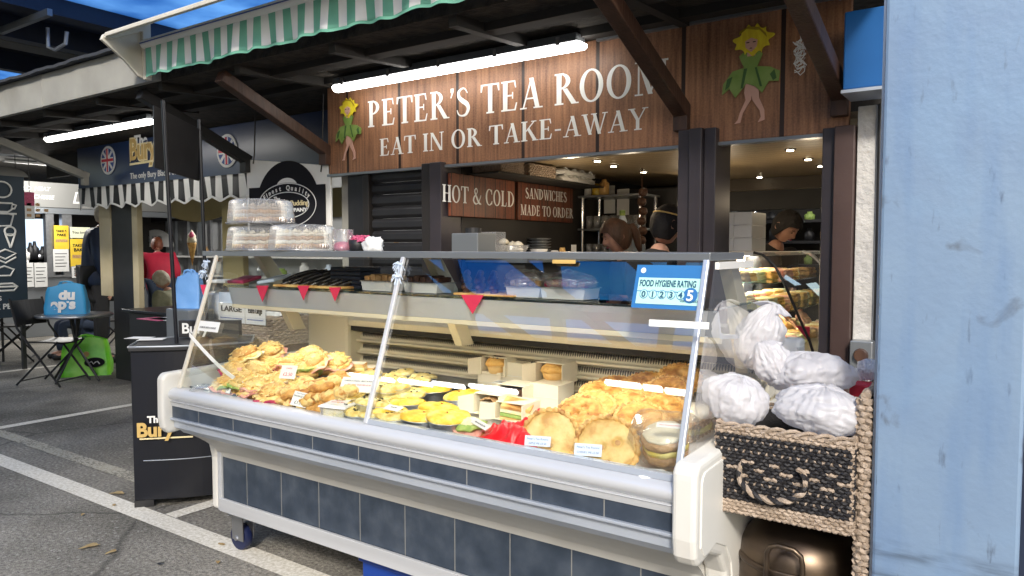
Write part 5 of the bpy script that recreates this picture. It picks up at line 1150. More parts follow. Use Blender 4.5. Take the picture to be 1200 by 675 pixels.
for off in (0, math.pi):
    pts = []
    for i in range(61):
        a = R(150 + 250 * i / 60); rx, rz = .082, .050; v = Vector((c0.x + rx * math.cos(a), 1.882 - .012 * math.sin(math.pi * i / 60), c0.z + .005 + rz * math.sin(a) * 1.1)); q = i * .8 + off
        pts.append(v + Vector((0, .0035 * math.cos(q), .0035 * math.sin(q))))
    s.m_ = 0; st = len(s.f); s.tube(pts, .0065, 6); 
    if off: s.m[st:] = [1] * (len(s.m) - st)
s.build('handle', [M['wick_nat'], M['wick_black']], bk, smooth=True)
# tall hamper behind (thin sliver seen)
hp = th('tall_hamper', 'tall narrow natural wicker hamper squeezed between the basket and the blue column', 'hamper', (-.3, 2.2, 0))
s = MB(); woven(s, (-.314, 1.925, 0), (-.290, 1.925, 0), 0, 1.06, 70, 3, .005, lambda r_, c_: 0, (0, -1, 0)); s.build('front_side', [M['wick_nat']], hp, smooth=True)
s = MB(); woven(s, (-.314, 2.75, 0), (-.314, 1.925, 0), 0, 1.06, 70, 40, .005, lambda r_, c_: 0, (-1, 0, 0)); s.build('left_side', [M['wick_nat']], hp, smooth=True)
s = MB(); s.box(-.312, -.291, 1.93, 2.75, 0, 1.05); s.build('core', M['wick_black'], hp)
s = MB(); s.tube([(-.302, 1.92 + .83 * i / 40, 1.067 + .004 * math.sin(i)) for i in range(41)], .012, 8); s.build('rim', M['wick_nat'], hp, smooth=True)
# churn
ch = th('metal_churn', 'dull bronze metal churn with a loop handle under the wicker basket', 'churn', (-.47, 2.12, 0))
plain('bronze', (.16, .12, .085), .38, .9, var=(.08, .06, .05), scale=6, stretch=(1, 1, 3), dirt=.5)
s = MB(); s.lathe([(.16, 0), (.17, .02), (.17, .50), (.168, .56), (.165, .58), (.16, .605), (.13, .645), (.085, .675), (.07, .68)], (-.49, 2.13, 0), 48); s.build('body', M['bronze'], ch, smooth='full')
s = MB(); s.lathe([(.07, .678), (.078, .683), (.078, .70), (.06, .712), (.04, .724), (0, .725)], (-.49, 2.13, 0), 32); s.build('cap', M['bronze'], ch, smooth='full')
s = MB(); s.tube([(-.535, 1.966, .50), (-.535, 1.95, .55), (-.533, 1.945, .62), (-.525, 1.944, .640), (-.505, 1.944, .648), (-.465, 1.944, .645), (-.447, 1.944, .632), (-.443, 1.945, .61), (-.443, 1.95, .55), (-.443, 1.966, .50)], .007, 10); s.build('handle', M['bronze'], ch, smooth='full')
s = MB(); s.lathe([(.1705, .555), (.1735, .56), (.1735, .568), (.1705, .573)], (-.49, 2.13, 0), 48); s.build('band', M['bronze'], ch, smooth='full')
# carrier bags
m = bpy.data.materials.new('bag_film'); m.use_nodes = True; N = m.node_tree.nodes; L = m.node_tree.links; b = N['Principled BSDF']
b.inputs['Base Color'].default_value = (.80, .80, .84, 1); b.inputs['Roughness'].default_value = .28
tr = N.new('ShaderNodeBsdfTranslucent'); tr.inputs[0].default_value = (.8, .8, .84, 1); tp = N.new('ShaderNodeBsdfTransparent'); mx = N.new('ShaderNodeMixShader'); mx.inputs[0].default_value = .45; m2 = N.new('ShaderNodeMixShader'); m2.inputs[0].default_value = .10
tc = N.new('ShaderNodeTexCoord'); w1 = N.new('ShaderNodeTexNoise'); w1.inputs['Scale'].default_value = 9; w1.inputs['Detail'].default_value = 3; w1.inputs['Distortion'].default_value = 1.2; mp = N.new('ShaderNodeMapping'); mp.inputs['Scale'].default_value = (.6, 1, 2.2); mp.inputs['Rotation'].default_value = (.3, .5, .2)
L.new(tc.outputs['Object'], mp.inputs[0]); L.new(mp.outputs[0], w1.inputs['Vector']); bp_ = N.new('ShaderNodeBump'); bp_.inputs['Strength'].default_value = .4; bp_.inputs['Distance'].default_value = .012; L.new(w1.outputs[0], bp_.inputs['Height']); L.new(bp_.outputs[0], b.inputs['Normal'])
L.new(b.outputs[0], mx.inputs[1]); L.new(tr.outputs[0], mx.inputs[2]); L.new(mx.outputs[0], m2.inputs[1]); L.new(tp.outputs[0], m2.inputs[2]); L.new(m2.outputs[0], N['Material Output'].inputs[0]); M['bag_film'] = m
def carrier(px, py, Y, size, label, seed, rot=(0, 0, 0), neck=0, ears=True):
    c = at(px, py, Y=Y); t = th('carrier_bag', label, 'carrier bag', tuple(c), 'white carrier bags heaped on the wicker basket')
    s = MB()
    mr = Euler(rot).to_matrix()
    def fn(u, v):
        a = u * 2 * math.pi; b = (v - .5) * math.pi; d = Vector((math.cos(a) * math.cos(b), math.sin(a) * math.cos(b), math.sin(b)))
        f = 1 + .20 * noise.noise(d * 1.3 + Vector((seed, 1, 2))) + .13 * abs(noise.noise(d * 3.5 + Vector((seed, 5, 0)))) - .05
        f += .085 * noise.noise(Vector((math.cos(a) * 4.5, math.sin(a) * 4.5, d.z * .7 + seed))) * (.35 + .65 * abs(d.z)) + .05 * noise.noise(Vector((math.cos(a) * 11, math.sin(a) * 11, d.z * 1.4 + seed))); f += .02 * abs(math.sin(a * 4 + 5 * noise.noise(d * 2 + Vector((seed, 0, 0))))) * math.cos(b) * (1 if d.z > -.2 else .3)
        q = Vector((d.x * size[0], d.y * size[1], d.z * size[2])) * f
        if neck and d.z > .55: k = (d.z - .55) / .45; q.x *= 1 - .5 * k; q.y *= 1 - .5 * k; q.z += neck * k * k
        return c + mr @ q
    s.grid(fn, 128, 48, 0, close_u=True); s.build('bag_body', M['bag_film'], t, smooth='full')
    if ears:
        for sg_ in (-1, 1):
            s = MB(); top = Vector((0, 0, size[2] * .9 + neck))
            def fe(u, v):
                w_ = .012 + .022 * v + .008 * math.sin(v * 6 + seed)
                return c + mr @ (top + Vector((sg_ * v * .040 + (u - .5) * w_ * .8, (u - .5) * w_ * 1.5 + .004 * math.sin(u * 9 + v * 3), v * .015 - .035 * v * v + .003 * math.sin(u * 9))))
            s.grid(fe, 12, 8); s.build('bag_ear', M['bag_film'], t, smooth='full', solid=.0012)
carrier(862, 468, 1.99, (.084, .078, .072), 'leftmost round tied carrier bag, over the left corner of the basket', 3, (0, R(10), 0), 0)
carrier(890, 395, 2.28, (.068, .066, .10), 'tallest carrier bag standing at the back left', 8, (0, R(22), 0), .02)
carrier(950, 438, 2.16, (.112, .09, .062), 'carrier bag at the back right of the heap', 14, (0, R(-6), 0), 0)
carrier(962, 480, 1.98, (.118, .085, .060), 'large carrier bag lying in front on the right half of the basket', 20, (0, R(8), 0), 0)
carrier(1018, 432, 2.3, (.03, .05, .03), 'small end of a carrier bag touching the blue column', 25, (0, 0, 0), 0, False)
carrier(905, 425, 2.14, (.055, .05, .06), 'half hidden carrier bag in the middle of the heap', 31, (0, R(-30), 0), 0)
s = local(); s.box(-.03, .03, -.04, .04, 0, .035); o = s.build('small_carton', M['red'], bevel=.003); c = at(1012, 455, Y=2.25); put(o, (c.x, c.y, c.z - .02)); tag(o, 'small red carton between the carrier bags and the blue column', 'carton')
s = local(); s.prism([(-.03, 0), (.03, 0), (.024, .055), (-.02, .06)], 'y', -.02, .02); o = s.build('milk_carton', M['white'], bevel=.002); c = at(1000, 447, Y=2.3); put(o, (c.x, c.y, c.z - .02)); tag(o, 'small white carton with a blue top behind the carrier bags', 'carton')
# ================================================================ NAVY PUDDING STALL (left)
BY = 4.05
st = th('pudding_stall', 'navy black pudding stall with striped scalloped valance left of the tea room', 'stall', (-6.4, BY, 0))
plain('navy_sign', (.010, .028, .085), .3, var=(.014, .034, .10), scale=2)
s = MB(); s.box(-8.66, -4.06, BY, BY + .05, 2.06, 2.52); s.build('sign_board', M['navy_sign'], st, bevel=.004)
s = MB(); s.box(-10.1, -4.06, BY + .3, BY + .35, 2.3, 2.6); s.build('upper_board', M['dark'], st)
FY = BY - .004
a = at(158, 168, Y=BY); text('The', .15, (a.x, FY, a.z - .03), FACE, M['white'], st, bold=.006)
a = at(153, 189, Y=BY); text('Bury', .30, (a.x, FY - .002, a.z + .01), FACE, M['gold_pale'], st, bold=.022, sx=.85); text('Bury', .30, (a.x, FY - .005, a.z + .01), FACE, M['gold'], st, bold=.006, sx=.85)
s = MB(); s.bar((a.x - .0, FY - .004, a.z - .035), (a.x + .62, FY - .004, a.z - .02), .006, .022); s.build('underline', M['gold_pale'], st)
a = at(153, 211, Y=BY); text('The only Bury Black Pudding', .085, (a.x, FY, a.z + .01), FACE, M['white'], st)
for px, py in ((127.5, 188), (267, 177)):
    c = at(px, py, Y=BY); s = MB(); s.prism([(c.x + .15 * math.cos(t), c.z + .15 * math.sin(t)) for t in [2*math.pi*i/32 for i in range(32)]], 'y', FY - .006, FY); o = s.build('roundel', M['paper'], st)
    s = MB(); s.prism([(c.x + .125 * math.cos(t), c.z + .125 * math.sin(t)) for t in [2*math.pi*i/32 for i in range(32)]], 'y', FY - .009, FY - .0065); s.build('disc', M['ink_blue'], o)
    for k, (dx, dz, ww, m_) in enumerate(((.088, .088, .03, 'white'), (.088, -.088, .03, 'white'), (.12, 0, .055, 'white'), (0, .12, .055, 'white'), (.12, 0, .028, 'red'), (0, .12, .028, 'red'))):
        s = MB(); y_ = FY - .0098 - .0008 * k; s.bar((c.x - dx, y_, c.z - dz), (c.x + dx, y_, c.z + dz), ww, .0006, (0, 1, 0)); s.build('flag_bar', M[m_], o)
# valance: black and white stripes, scalloped
VX0, VX1, pitch = -8.60, -4.95, .085
n_ = int((VX1 - VX0) / pitch)
def vfn(u, v):
    x = VX0 + u * n_ * pitch; sc_ = .045 * abs(math.sin((x - VX0) / .29 * math.pi)); drop = .235 - sc_
    return (x + .045 * v + .008 * v * math.sin(x * 12), BY - .03 - .02 * v + .018 * math.sin(x * 21) * v, 2.075 - v * drop)
s = MB(); s.grid(vfn, n_ * 5, 6, lambda i, j: (i // 5) % 2); s.build('valance', [M['white'], M['black']], st, solid=.004, smooth='full')
s = MB(); s.grid(lambda u, v: (lambda p: (p[0], p[1] - .004, p[2] + .012 - v * .02))(vfn(u, 1)), n_ * 5, 1); s.build('valance_trim', M['white'], st, solid=.004)
plain('khaki', (.40, .32, .13), .7, var=(.46, .38, .18), scale=3, dirt=.3)
s = MB()
s.grid(lambda u, v: (-8.3 + u * 3.3, 4.9, 2.0 - v * (.20 + .08 * abs(math.sin(u * 9)))), 80, 2); s.build('inner_valance', M['khaki'], st, solid=.01)
PX0, PX1 = at(115, 300, Y=3.4).x, at(160, 300, Y=3.4).x
def strip(xa, xb, y, z0, z1, m_, nm): s = MB(); s.box(xa, xb, y, y + .06, z0, z1); return s.build(nm, M[m_], st, bevel=.004)
plain('cream_board', (.50, .43, .27), .6, var=(.56, .49, .33), scale=4, dirt=.5)
strip(-8.37, -8.13, 4.12, .90, 2.05, 'cream_board', 'corner_board'); strip(-8.125, -7.70, 4.13, 0, 2.04, 'black', 'corner_post'); strip(-7.695, -7.59, 4.12, .75, 2.05, 'cream_board', 'corner_board')
a = at(260, 260, Y=4.3); b = at(284, 260, Y=4.3); strip(a.x, b.x, 4.3, 0, 2.1, 'khaki', 'corner_board')
bx = at(147, 468, Z=0); 
# black serving counter behind the promo stand, goods on it
cn = th('serving_counter', 'low black serving counter beyond the promotional stand', 'counter', (-5.5, 3.5, 0))
s = MB(); s.box(-6.25, -4.7, 3.3, 3.8, 0, .88); s.build('body', M['black'], cn, bevel=.01); s = MB(); s.box(-6.3, -4.65, 3.26, 3.84, .882, .905); s.build('worktop', M['black_gloss'], cn, bevel=.005)
for k, (px, m_, lb) in enumerate(((180, 'pink', 'pink leaflet on the black serving counter'), (192, 'paper', 'white leaflet on the black serving counter'))):
    c = at(px, 374, Z=.91); s = MB(); s.box(c.x - .14, c.x + .14, c.y - .05, c.y + .1, .907, .911); tag(s.build('leaflet', M[m_]), lb, 'leaflet', 'leaflets on the black counter')

# promotional stand: curved black cabinet, two poles, header
ps = th('promo_stand', 'black curved promotional stand with two poles and a black header board', 'promo stand', (-3.9, 2.35, 0))
c0 = Vector((-3.97, 2.10, 0)); c1 = Vector((-3.62, 2.60, 0)); back = Vector((-.25, .20, 0))
def outline(off=0, n=14):
    d = (c1 - c0).normalized(); nr = Vector((d.y, -d.x, 0)); P = []
    for i in range(n + 1):
        t = i / n; P.append(c0.lerp(c1, t) + nr * (.05 * math.sin(math.pi * t)) + nr * off - d * off * (1 - 2 * t))
    for i in range(n + 1):
        t = i / n; P.append((c1 + back).lerp(c0 + back, t) - nr * off + d * off * (1 - 2 * t) * 1 + back.normalized() * .10 * math.sin(math.pi * t))
    return [(p.x, p.y) for p in P]
s = MB(); s.prism(outline(), 'z', .04, .86); s.build('cabinet', M['black_gloss'], ps, bevel=.003)
s = MB(); s.prism(outline(.012), 'z', .862, .884); s.build('top', M['black'], ps, bevel=.004)
s = MB(); s.tube([(x, y, .886) for x, y in outline(.010)], .006, 6, closed=True); s.build('rim', M['alu_dark'], ps)
s = MB(); s.bar(c0 + Vector((0, 0, .02)), c0 + (c1 - c0) * .16 + Vector((0, 0, .02)), .03, .04); s.build('foot', M['black'], ps); s = MB(); s.bar(c0 + (c1 - c0) * .84 + Vector((0, 0, .02)), c1 + Vector((0, 0, .02)), .03, .04); s.build('foot', M['black'], ps)
d = (c1 - c0).normalized(); nr = Vector((d.y, -d.x, 0)); yaw_ = math.atan2(d.y, d.x)
s = MB(); pts = [c0.lerp(c1, t) + nr * (.05 * math.sin(math.pi * t) + .004) + Vector((0, 0, .26)) for t in [i / 12 for i in range(1, 12)]]; s.tube(pts, .003, 5); s.build('shelf_line', M['alu_dark'], ps)
pt_ = lambda t, z: c0.lerp(c1, t) + nr * (.05 * math.sin(math.pi * t) + .022) + Vector((0, 0, z))
dv = pt_(.5, 0) - pt_(.04, 0); yb_ = math.atan2(dv.y, dv.x); nb_ = Vector((dv.y, -dv.x, 0)).normalized() * .012
text('The', .05, nb_ + pt_(.04, .475) + dv * .2, (R(90), 0, yb_), M['white'], ps, bold=.002)
text('Bury', .105, nb_ + pt_(.04, .40), (R(90), 0, yb_), M['gold'], ps, bold=.004, sx=.95)
s = MB(); s.bar(pt_(.06, .385), pt_(.5, .385), .004, .008); s.build('underline', M['gold_pale'], ps)
# poles and header
pa = at(207, 402, Z=.885); pb = at(245, 372, Y=2.75)
ta = at(190, 120, Y=pa.y); tb_ = at(235, 150, Y=pb.y)
for p, t_p in ((pa, at(191, 118, Y=pa.y - .03)), (pb, at(233.5, 140, Y=pb.y))):
    s = MB(); s.tube([(p.x, p.y, .885 if p is pa else .0), (t_p.x, t_p.y, t_p.z)], .011, 10); s.build('pole', M['black_gloss'], ps, smooth=True)
h0 = at(180, 123, Y=pa.y - .02); h1 = at(181, 196, Y=pa.y - .02); k0 = at(234.5, 151, Y=pb.y); k1 = at(234, 212, Y=pb.y)
s = MB(); s.add([h1, k1, k0, h0] + [q + Vector((-.03, .012, 0)) for q in (h1, k1, k0, h0)], [(0, 1, 2, 3), (7, 6, 5, 4), (0, 4, 5, 1), (1, 5, 6, 2), (2, 6, 7, 3), (3, 7, 4, 0)]); s.build('header', M['black'], ps, bevel=.004)
# things on the stand: small dark box with stall name, papers
c = at(205, 400, Z=.887)
t = th('name_block', 'small black name block on the promotional stand', 'sign', (c.x, c.y, .887)); 
s = MB(); e0 = at(189, 398, Z=.888) + Vector((0, .12, 0)); e1 = e0 + Vector((.30, .20, 0)); s.bar(e0 + Vector((0, 0, .055)), e1 + Vector((0, 0, .055)), .05, .10); s.build('block', M['black'], t, bevel=.003)
d2 = (e1 - e0).normalized(); nr2 = Vector((d2.y, -d2.x, 0)); text('Bury', .085, e0 + nr2 * .028 + d2 * .02 + Vector((0, 0, .03)), (R(90), 0, math.atan2(d2.y, d2.x)), M['white'], t, bold=.002)
for k, (px, py) in enumerate(((164, 396), (178, 398))):
    c = at(px, py, Z=.888); s = MB(); a_ = .5 + k * .3; v = [Vector((math.cos(a_) * x - math.sin(a_) * y, math.sin(a_) * x + math.cos(a_) * y, 0)) for x, y in ((-.07, -.05), (.07, -.05), (.07, .05), (-.07, .05))]
    s.add([c + q + Vector((0, 0, .001 + k * .002)) for q in v], [(0, 1, 2, 3)]); tag(s.build('paper_sheet', M['paper'], solid=.001), ['left paper sheet lying on the promotional stand', 'right paper sheet overlapping on the promotional stand'][k], 'paper', 'papers on the promotional stand')

# hanging white board with round emblem
hb = th('hanging_board', 'white hanging board with black round emblem of the pudding company', 'sign', (-4.5, 3.56, 2.1))
HY = 3.56; a = at(290, 187, Y=HY); b = at(388, 194, Y=HY); z0 = 1.38
s = MB(); s.add([(a.x, HY, z0), (b.x, HY, z0), (b.x, HY, b.z), (a.x, HY, a.z)], [(0, 1, 2, 3)]); s.build('board', M['white_paint'], hb, solid=.02, bevel=.004)
cx, cz = (a.x + b.x) / 2 + .01, 1.735; Y1 = HY - .013
ring = lambda rx, rz, zc, n=48: [(cx + rx * math.cos(t), zc + rz * math.sin(t)) for t in [2*math.pi*i/n for i in range(n)]]
s = MB(); s.prism(ring(.36, .34, 1.72), 'y', Y1 - .002, Y1); s.build('emblem', M['ink'], hb)
s = MB(); s.prism(ring(.12, .07, 1.865, 32), 'y', Y1 - .004, Y1 - .0025); s.build('emblem_hole', M['white_paint'], hb)
s = MB(); s.prism([(cx - .44, 1.50), (cx + .42, 1.50), (cx + .42, 1.87), (cx - .44, 1.88)], 'y', Y1 - .007, Y1 - .0045); s.build('emblem_band', M['ink'], hb)
s = MB(); s.prism(ring(.33, .165, cz), 'y', Y1 - .0095, Y1 - .0075); s.build('emblem_oval', M['ink'], hb)
for rx, rz in ((.325, .16), (.25, .095)):
    s = MB(); s.tube([(x, Y1 - .010, z) for x, z in ring(rx, rz, cz, 60)], .0035, 5, closed=True); s.build('oval_line', M['paper'], hb)
for k, ch_ in enumerate('Finest Quality'):
    a_ = R(148 - k * 116 / 13); text(ch_, .05, (cx + .283 * math.cos(a_), Y1 - .0105, cz - .018 + .128 * math.sin(a_)), (R(90), -(a_ - R(90)) * .55, 0), M['paper'], hb, align='CENTER', bold=.001)
text('The', .045, (cx - .14, Y1 - .0105, cz + .035), FACE, M['paper'], hb, bold=.001)
text('Bury Black Pudding', .055, (cx - .24, Y1 - .0105, cz - .005), FACE, M['gold_pale'], hb, fit=.48)
text('COMPANY', .038, (cx - .05, Y1 - .0105, cz - .05), FACE, M['paper'], hb, bold=.001, fit=.28)
for x, zt in ((a.x + .09, a.z), (b.x - .09, b.z)):
    s = MB(); s.tube([(x, HY - .015, zt - .04), (x + .01, HY - .01, zt + .03), (x + .02, HY, 2.5)], .005, 6); s.build('cord', M['black'], hb)

# ================================================================ FAR STALLS AT THE LEFT END
fs = th('far_stall', 'far grey stall with delicatessen sign at the end of the aisle', 'stall', (-13, 5.5, 0))
plain('grey_sign', (.20, .20, .19), .6, var=(.24, .24, .23), scale=1.5)
FX = -13
s = MB(); s.box(FX, FX + .05, 4.2, 7.6, 2.08, 2.48); s.build('sign_board', M['grey_sign'], fs, bevel=.004)
a = at(84, 236, X=FX + .05); text('DELI', .27, (FX + .055, a.y, a.z - .03), FACEX, M['paper'], fs, shear=.25, bold=.003)
a = at(40, 223, X=FX + .05); text('COLD  MEAT', .09, (FX + .055, a.y - .3, a.z), FACEX, M['paper'], fs, shear=.2); text('& CHEESE', .09, (FX + .055, a.y - .1, a.z - .13), FACEX, M['paper'], fs, shear=.2)
s = MB(); s.box(FX - .1, FX + .08, 3.4, 7.8, 1.98, 2.07); s.build('shutter_rail', M['alu_dark'], fs)
s = MB(); s.box(FX - 1.5, FX - 1.4, 2.5, 9, 0, 2.6); s.build('back_wall', M['inner_wall'], fs)
s = MB(); s.box(FX - .3, FX + .05, 3.4, 7.8, 0, .95); s.build('front_counter', M['alu_dark'], fs, bevel=.01)
s = MB(); s.box(FX - .4, FX + .08, 3.4, 7.8, .952, .985); s.build('worktop', M['steel'], fs)
a = at(26, 256, X=FX - .5); b = at(55, 303, X=FX - .5)
s = MB(); s.box(FX - .5, FX - .48, a.y, b.y, b.z, a.z); s.build('lit_window', M['window_glow'], fs)
for px, w_ in ((58, .12), (78, .15)):
    a = at(px, 300, X=FX); s = MB(); s.box(FX - .05, FX + .05, a.y - w_/2, a.y + w_/2, .985, 2.0); s.build('mullion', M['steel'], fs)
for px0, px1, py0, py1, m_, lb, head in ((63, 81, 264, 292, 'poster_y', 'upper yellow take and bake poster on the left mullion', 'TAKE & BAKE'), (62, 81, 292, 318, 'paper', 'white price poster below the upper yellow poster', None), (82, 104, 280, 312, 'poster_y', 'larger yellow take and bake poster, right one', 'TAKE & BAKE'), (82, 106, 266, 279, 'poster_g', 'pale green poster above the larger yellow one', 'We have!'), (84, 104, 312, 325, 'paper', 'white sheet under the larger yellow poster', None),
        (27, 40, 308, 336, 'paper', 'white notice with a round mark on the far counter front', None), (40, 56, 308, 336, 'paper', 'grey lined notice beside the round mark notice', 'lines')):
    if m_ == 'poster_y' and 'poster_y' not in M: plain('poster_y', (.78, .48, .03), .6, var=(.8, .6, .05), scale=4); plain('poster_g', (.72, .74, .55), .6)
    a = at(px0, py0, X=FX + .1); b = at(px1, py1, X=FX + .1); t = th('poster', lb, 'poster', (FX + .1, a.y, b.z), 'posters on the far stall')
    s = MB(); s.box(FX + .095, FX + .1, a.y, b.y, b.z, a.z); s.build('sheet', M[m_], t)
    hh = a.z - b.z; ww = b.y - a.y
    if head == 'TAKE & BAKE':
        text('TAKE &', ww * .22, (FX + .102, a.y + ww * .5, a.z - hh * .28), FACEX, M['ink'], t, align='CENTER', bold=.002); text('BAKE', ww * .26, (FX + .102, a.y + ww * .5, a.z - hh * .45), FACEX, M['ink'], t, align='CENTER', bold=.002)
        s = MB(); s.box(FX + .101, FX + .103, a.y + ww * .1, b.y - ww * .1, b.z + hh * .3, b.z + hh * .42); s.build('picture_row', M['sponge'], t)
    elif head == 'We have!': text('You loved', ww * .2, (FX + .102, a.y + ww * .5, a.z - hh * .6), FACEX, M['ink'], t, align='CENTER')
    else:
        s = MB()
        for r_ in range(5):
            z = a.z - hh * (.2 + .14 * r_); s.box(FX + .101, FX + .103, a.y + ww * .12, b.y - ww * (.12 + .1 * (r_ % 3)), z - .006, z + .004)
        s.build('print', M['ink'], t)
# bottles in the lit window
for k, (px, h_, m_) in enumerate(((31, .18, 'white'), (36, .28, 'black'), (41, .30, 'black'), (50, .22, 'black'), (46, .12, 'steel'))):
    c = at(px, 304, X=FX - .2); s = MB(); s.lathe([(.06, 0), (.065, h_ * .6), (.03, h_ * .75), (.02, h_)], (FX - .2, c.y, .985 + .25), 14); s.box(FX - .3, FX - .1, c.y - .07, c.y + .07, .985, .985 + .249)
    tag(s.build('sauce_bottle', M[m_], smooth='full'), ['white squeezy bottle, leftmost in the far window', 'black bottle next to the white one in the far window', 'tallest black bottle in the far window', 'black bottle at the right edge of the far window', 'short steel pot between the black bottles in the far window'][k], 'bottle', 'bottles on the far stall counter')
# menu board, navy with chalk drawings
mb = th('menu_board', 'tall navy menu board with white doodles of food, at the left edge', 'menu board', (-9.6, 3.4, 0))
MX = -9.6; a = at(-40, 210, X=MX); b = at(28, 210, X=MX); zt = a.z; zb = at(15, 372, X=MX).z
plain('menu_navy', (.018, .035, .055), .55)
s = MB(); s.box(MX - .03, MX, a.y, b.y, zb, at(28, 206, X=MX).z); s.build('board', M['menu_navy'], mb, bevel=.004)
ce = at(8, 206, X=MX); s = MB(); s.prism([(ce.y + .22 * math.cos(t), ce.z + .10 * math.sin(t)) for t in [math.pi * i / 16 for i in range(17)]], 'x', MX - .02, MX + .002); s.build('crest', M['grey_sign'], mb)
for y_ in (a.y + .05, b.y - .05): s = MB(); s.box(MX - .05, MX - .01, y_ - .02, y_ + .02, 0, zb); s.build('leg', M['black'], mb)
def doodle(pts, px, py, k, closed=False):
    c = at(px, py, X=MX + .004); s = MB(); s.tube([(MX + .004, c.y + x * k, c.z + z * k) for x, z in pts], .011, 5, closed=closed); s.build('doodle', M['paper'], mb)
circ = [(math.cos(t), math.sin(t)) for t in [2*math.pi*i/20 for i in range(20)]]
doodle([(x * 1.1, z) for x, z in circ], 2, 222, .09, True)
doodle([(-1, .4), (-.9, -.3), (-.4, -.6), (.4, -.6), (.8, -.3), (.9, .4), (-1, .4)], 4, 242, .10); doodle([(.9, .3), (1.3, .2), (1.1, -.2), (.8, -.2)], 4, 242, .10); doodle([(-1.3, -.8), (1.3, -.8)], 4, 242, .1)
doodle([(-1, .5), (0, .8), (1, .5), (.7, -.7), (-.6, -.8), (-1, .5)], 4, 257, .10)
doodle([(0, -1.4), (-.5, .2), (.5, .2), (0, -1.4)], 12, 276, .10); doodle([(x * .55, z * .5 + .5) for x, z in circ], 12, 276, .10, True)
doodle([(-1, 0), (0, .5), (1, .1), (0, -.5), (-1, 0), (-1, -.4), (0, -.9), (1, -.3)], 6, 298, .11)
doodle([(-1, .2), (-.6, -.5), (.6, -.5), (1, .2), (0, .6), (-1, .2)], 5, 318, .10)
doodle([(-1.1, 0), (-.7, -.45), (.7, -.45), (1.1, 0), (.6, .35), (-.6, .35), (-1.1, 0), (1.1, 0)], 8, 336, .10)
c = at(24, 361, X=MX + .004); text('BLACK PEAS', .085, (MX + .004, c.y, c.z), FACEX, M['paper'], mb, align='RIGHT', bold=.002)
c = at(2, 352, X=MX + .004); text('PIES', .07, (MX + .004, c.y, c.z), FACEX, M['paper'], mb, align='RIGHT', bold=.002)
# photo board hanging in front of the menu board
hbp = th('photo_board', 'small hanging board with photographs of dark meats, top left', 'sign', (-10, 4, 1.9)); a = at(14, 224, X=-10.4); b = at(41, 257, X=-10.4); PXX = -10.4
s = MB(); s.box(PXX - .02, PXX, a.y, b.y, b.z, a.z); s.build('board', M['paper'], hbp)
s = MB(); s.box(PXX + .001, PXX + .004, a.y + .12, b.y, (a.z + b.z)/2, a.z); s.build('meat_picture', M['beetroot'], hbp); s = MB(); s.box(PXX + .001, PXX + .004, a.y, a.y + .11, (a.z + b.z)/2 + .02, a.z); s.build('label_picture', M['khaki'], hbp)
s = MB()
for r_ in range(3):
    for q_ in range(3 + r_ % 2): s.box(PXX + .001, PXX + .004, a.y + .06 + q_ * .1, a.y + .11 + q_ * .1, b.z + .03 + r_ * .07, b.z + .065 + r_ * .07)
s.build('picture_grid', M['sponge'], hbp)
for yy in (a.y + .05, b.y - .05): s = MB(); s.tube([(PXX - .01, yy, a.z), (PXX - .01, yy, 2.6)], .004, 5); s.build('cord', M['black'], hbp)
# dark soffit filler and lamps far left
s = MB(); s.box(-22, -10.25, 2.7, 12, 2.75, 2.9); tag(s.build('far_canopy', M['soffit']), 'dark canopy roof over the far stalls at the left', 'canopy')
for k, (px, py, pz) in enumerate(((10, 186, 2.6), (37, 190, 2.6))):
    c = at(px, py, X=-11.5); t = th('strip_light', ['far unlit strip light at the left edge', 'second far strip light beside the pale bracket'][k], 'strip light', tuple(c)); s = MB(); s.bar(c + Vector((0, -.35, .0)), c + Vector((0, .35, .0)), .07, .06); s.build('diffuser', M['paper'], t, bevel=.01); s = MB(); s.bar(c + Vector((0, -.3, .045)), c + Vector((0, .3, .045)), .05, .03); s.build('housing', M['alu_dark'], t)

# right part of the far view: glass shop front behind the pudding stall
gs = th('far_shop', 'bright far shop front with arched white sign seen through the pudding stall', 'shop front', (-10.5, 8.0, 0))
plain('pale_wall', (.45, .46, .46), .6, var=(.36, .37, .38), scale=2)
s = MB(); s.box(-15, -4.2, 8.4, 8.45, 0, 2.6); s.build('wall', M['pale_wall'], gs)
for px, w_ in ((160, .1), (208, .05), (221, .12), (236, .05), (248, .1)):
    c = at(px, 300, Y=8.2); s = MB(); s.box(c.x - w_/2, c.x + w_/2, 8.15, 8.2, 0, 2.2); s.build('mullion', M['alu_dark'] if w_ < .08 else M['steel'], gs)
s = MB(); s.box(-15, -4.2, 8.1, 8.2, 1.95, 2.06); s.build('top_rail', M['black'], gs)
for z in (.9, 1.25): s = MB(); s.box(-15, -4.2, 8.0, 8.38, z, z + .03); s.build('shelf', M['white_paint'], gs)
a = at(168, 282, Y=8.1); b = at(200, 270, Y=8.1); cxx = (a.x + b.x)/2
s = MB(); s.prism([(cxx + .62 * math.cos(t), 1.45 + .34 * math.sin(t)) for t in [math.pi * i / 24 for i in range(25)]], 'y', 8.06, 8.09); s.build('arched_sign', M['white_paint'], gs)
text('A N D', .2, (cxx, 8.05, 1.52), FACE, M['steel'], gs, align='CENTER', bold=.005)
q = random.Random(9)
cols = ['sponge', 'paper', 'gold_pale', 'card_blue', 'beetroot', 'steel', 'black', 'lettuce']
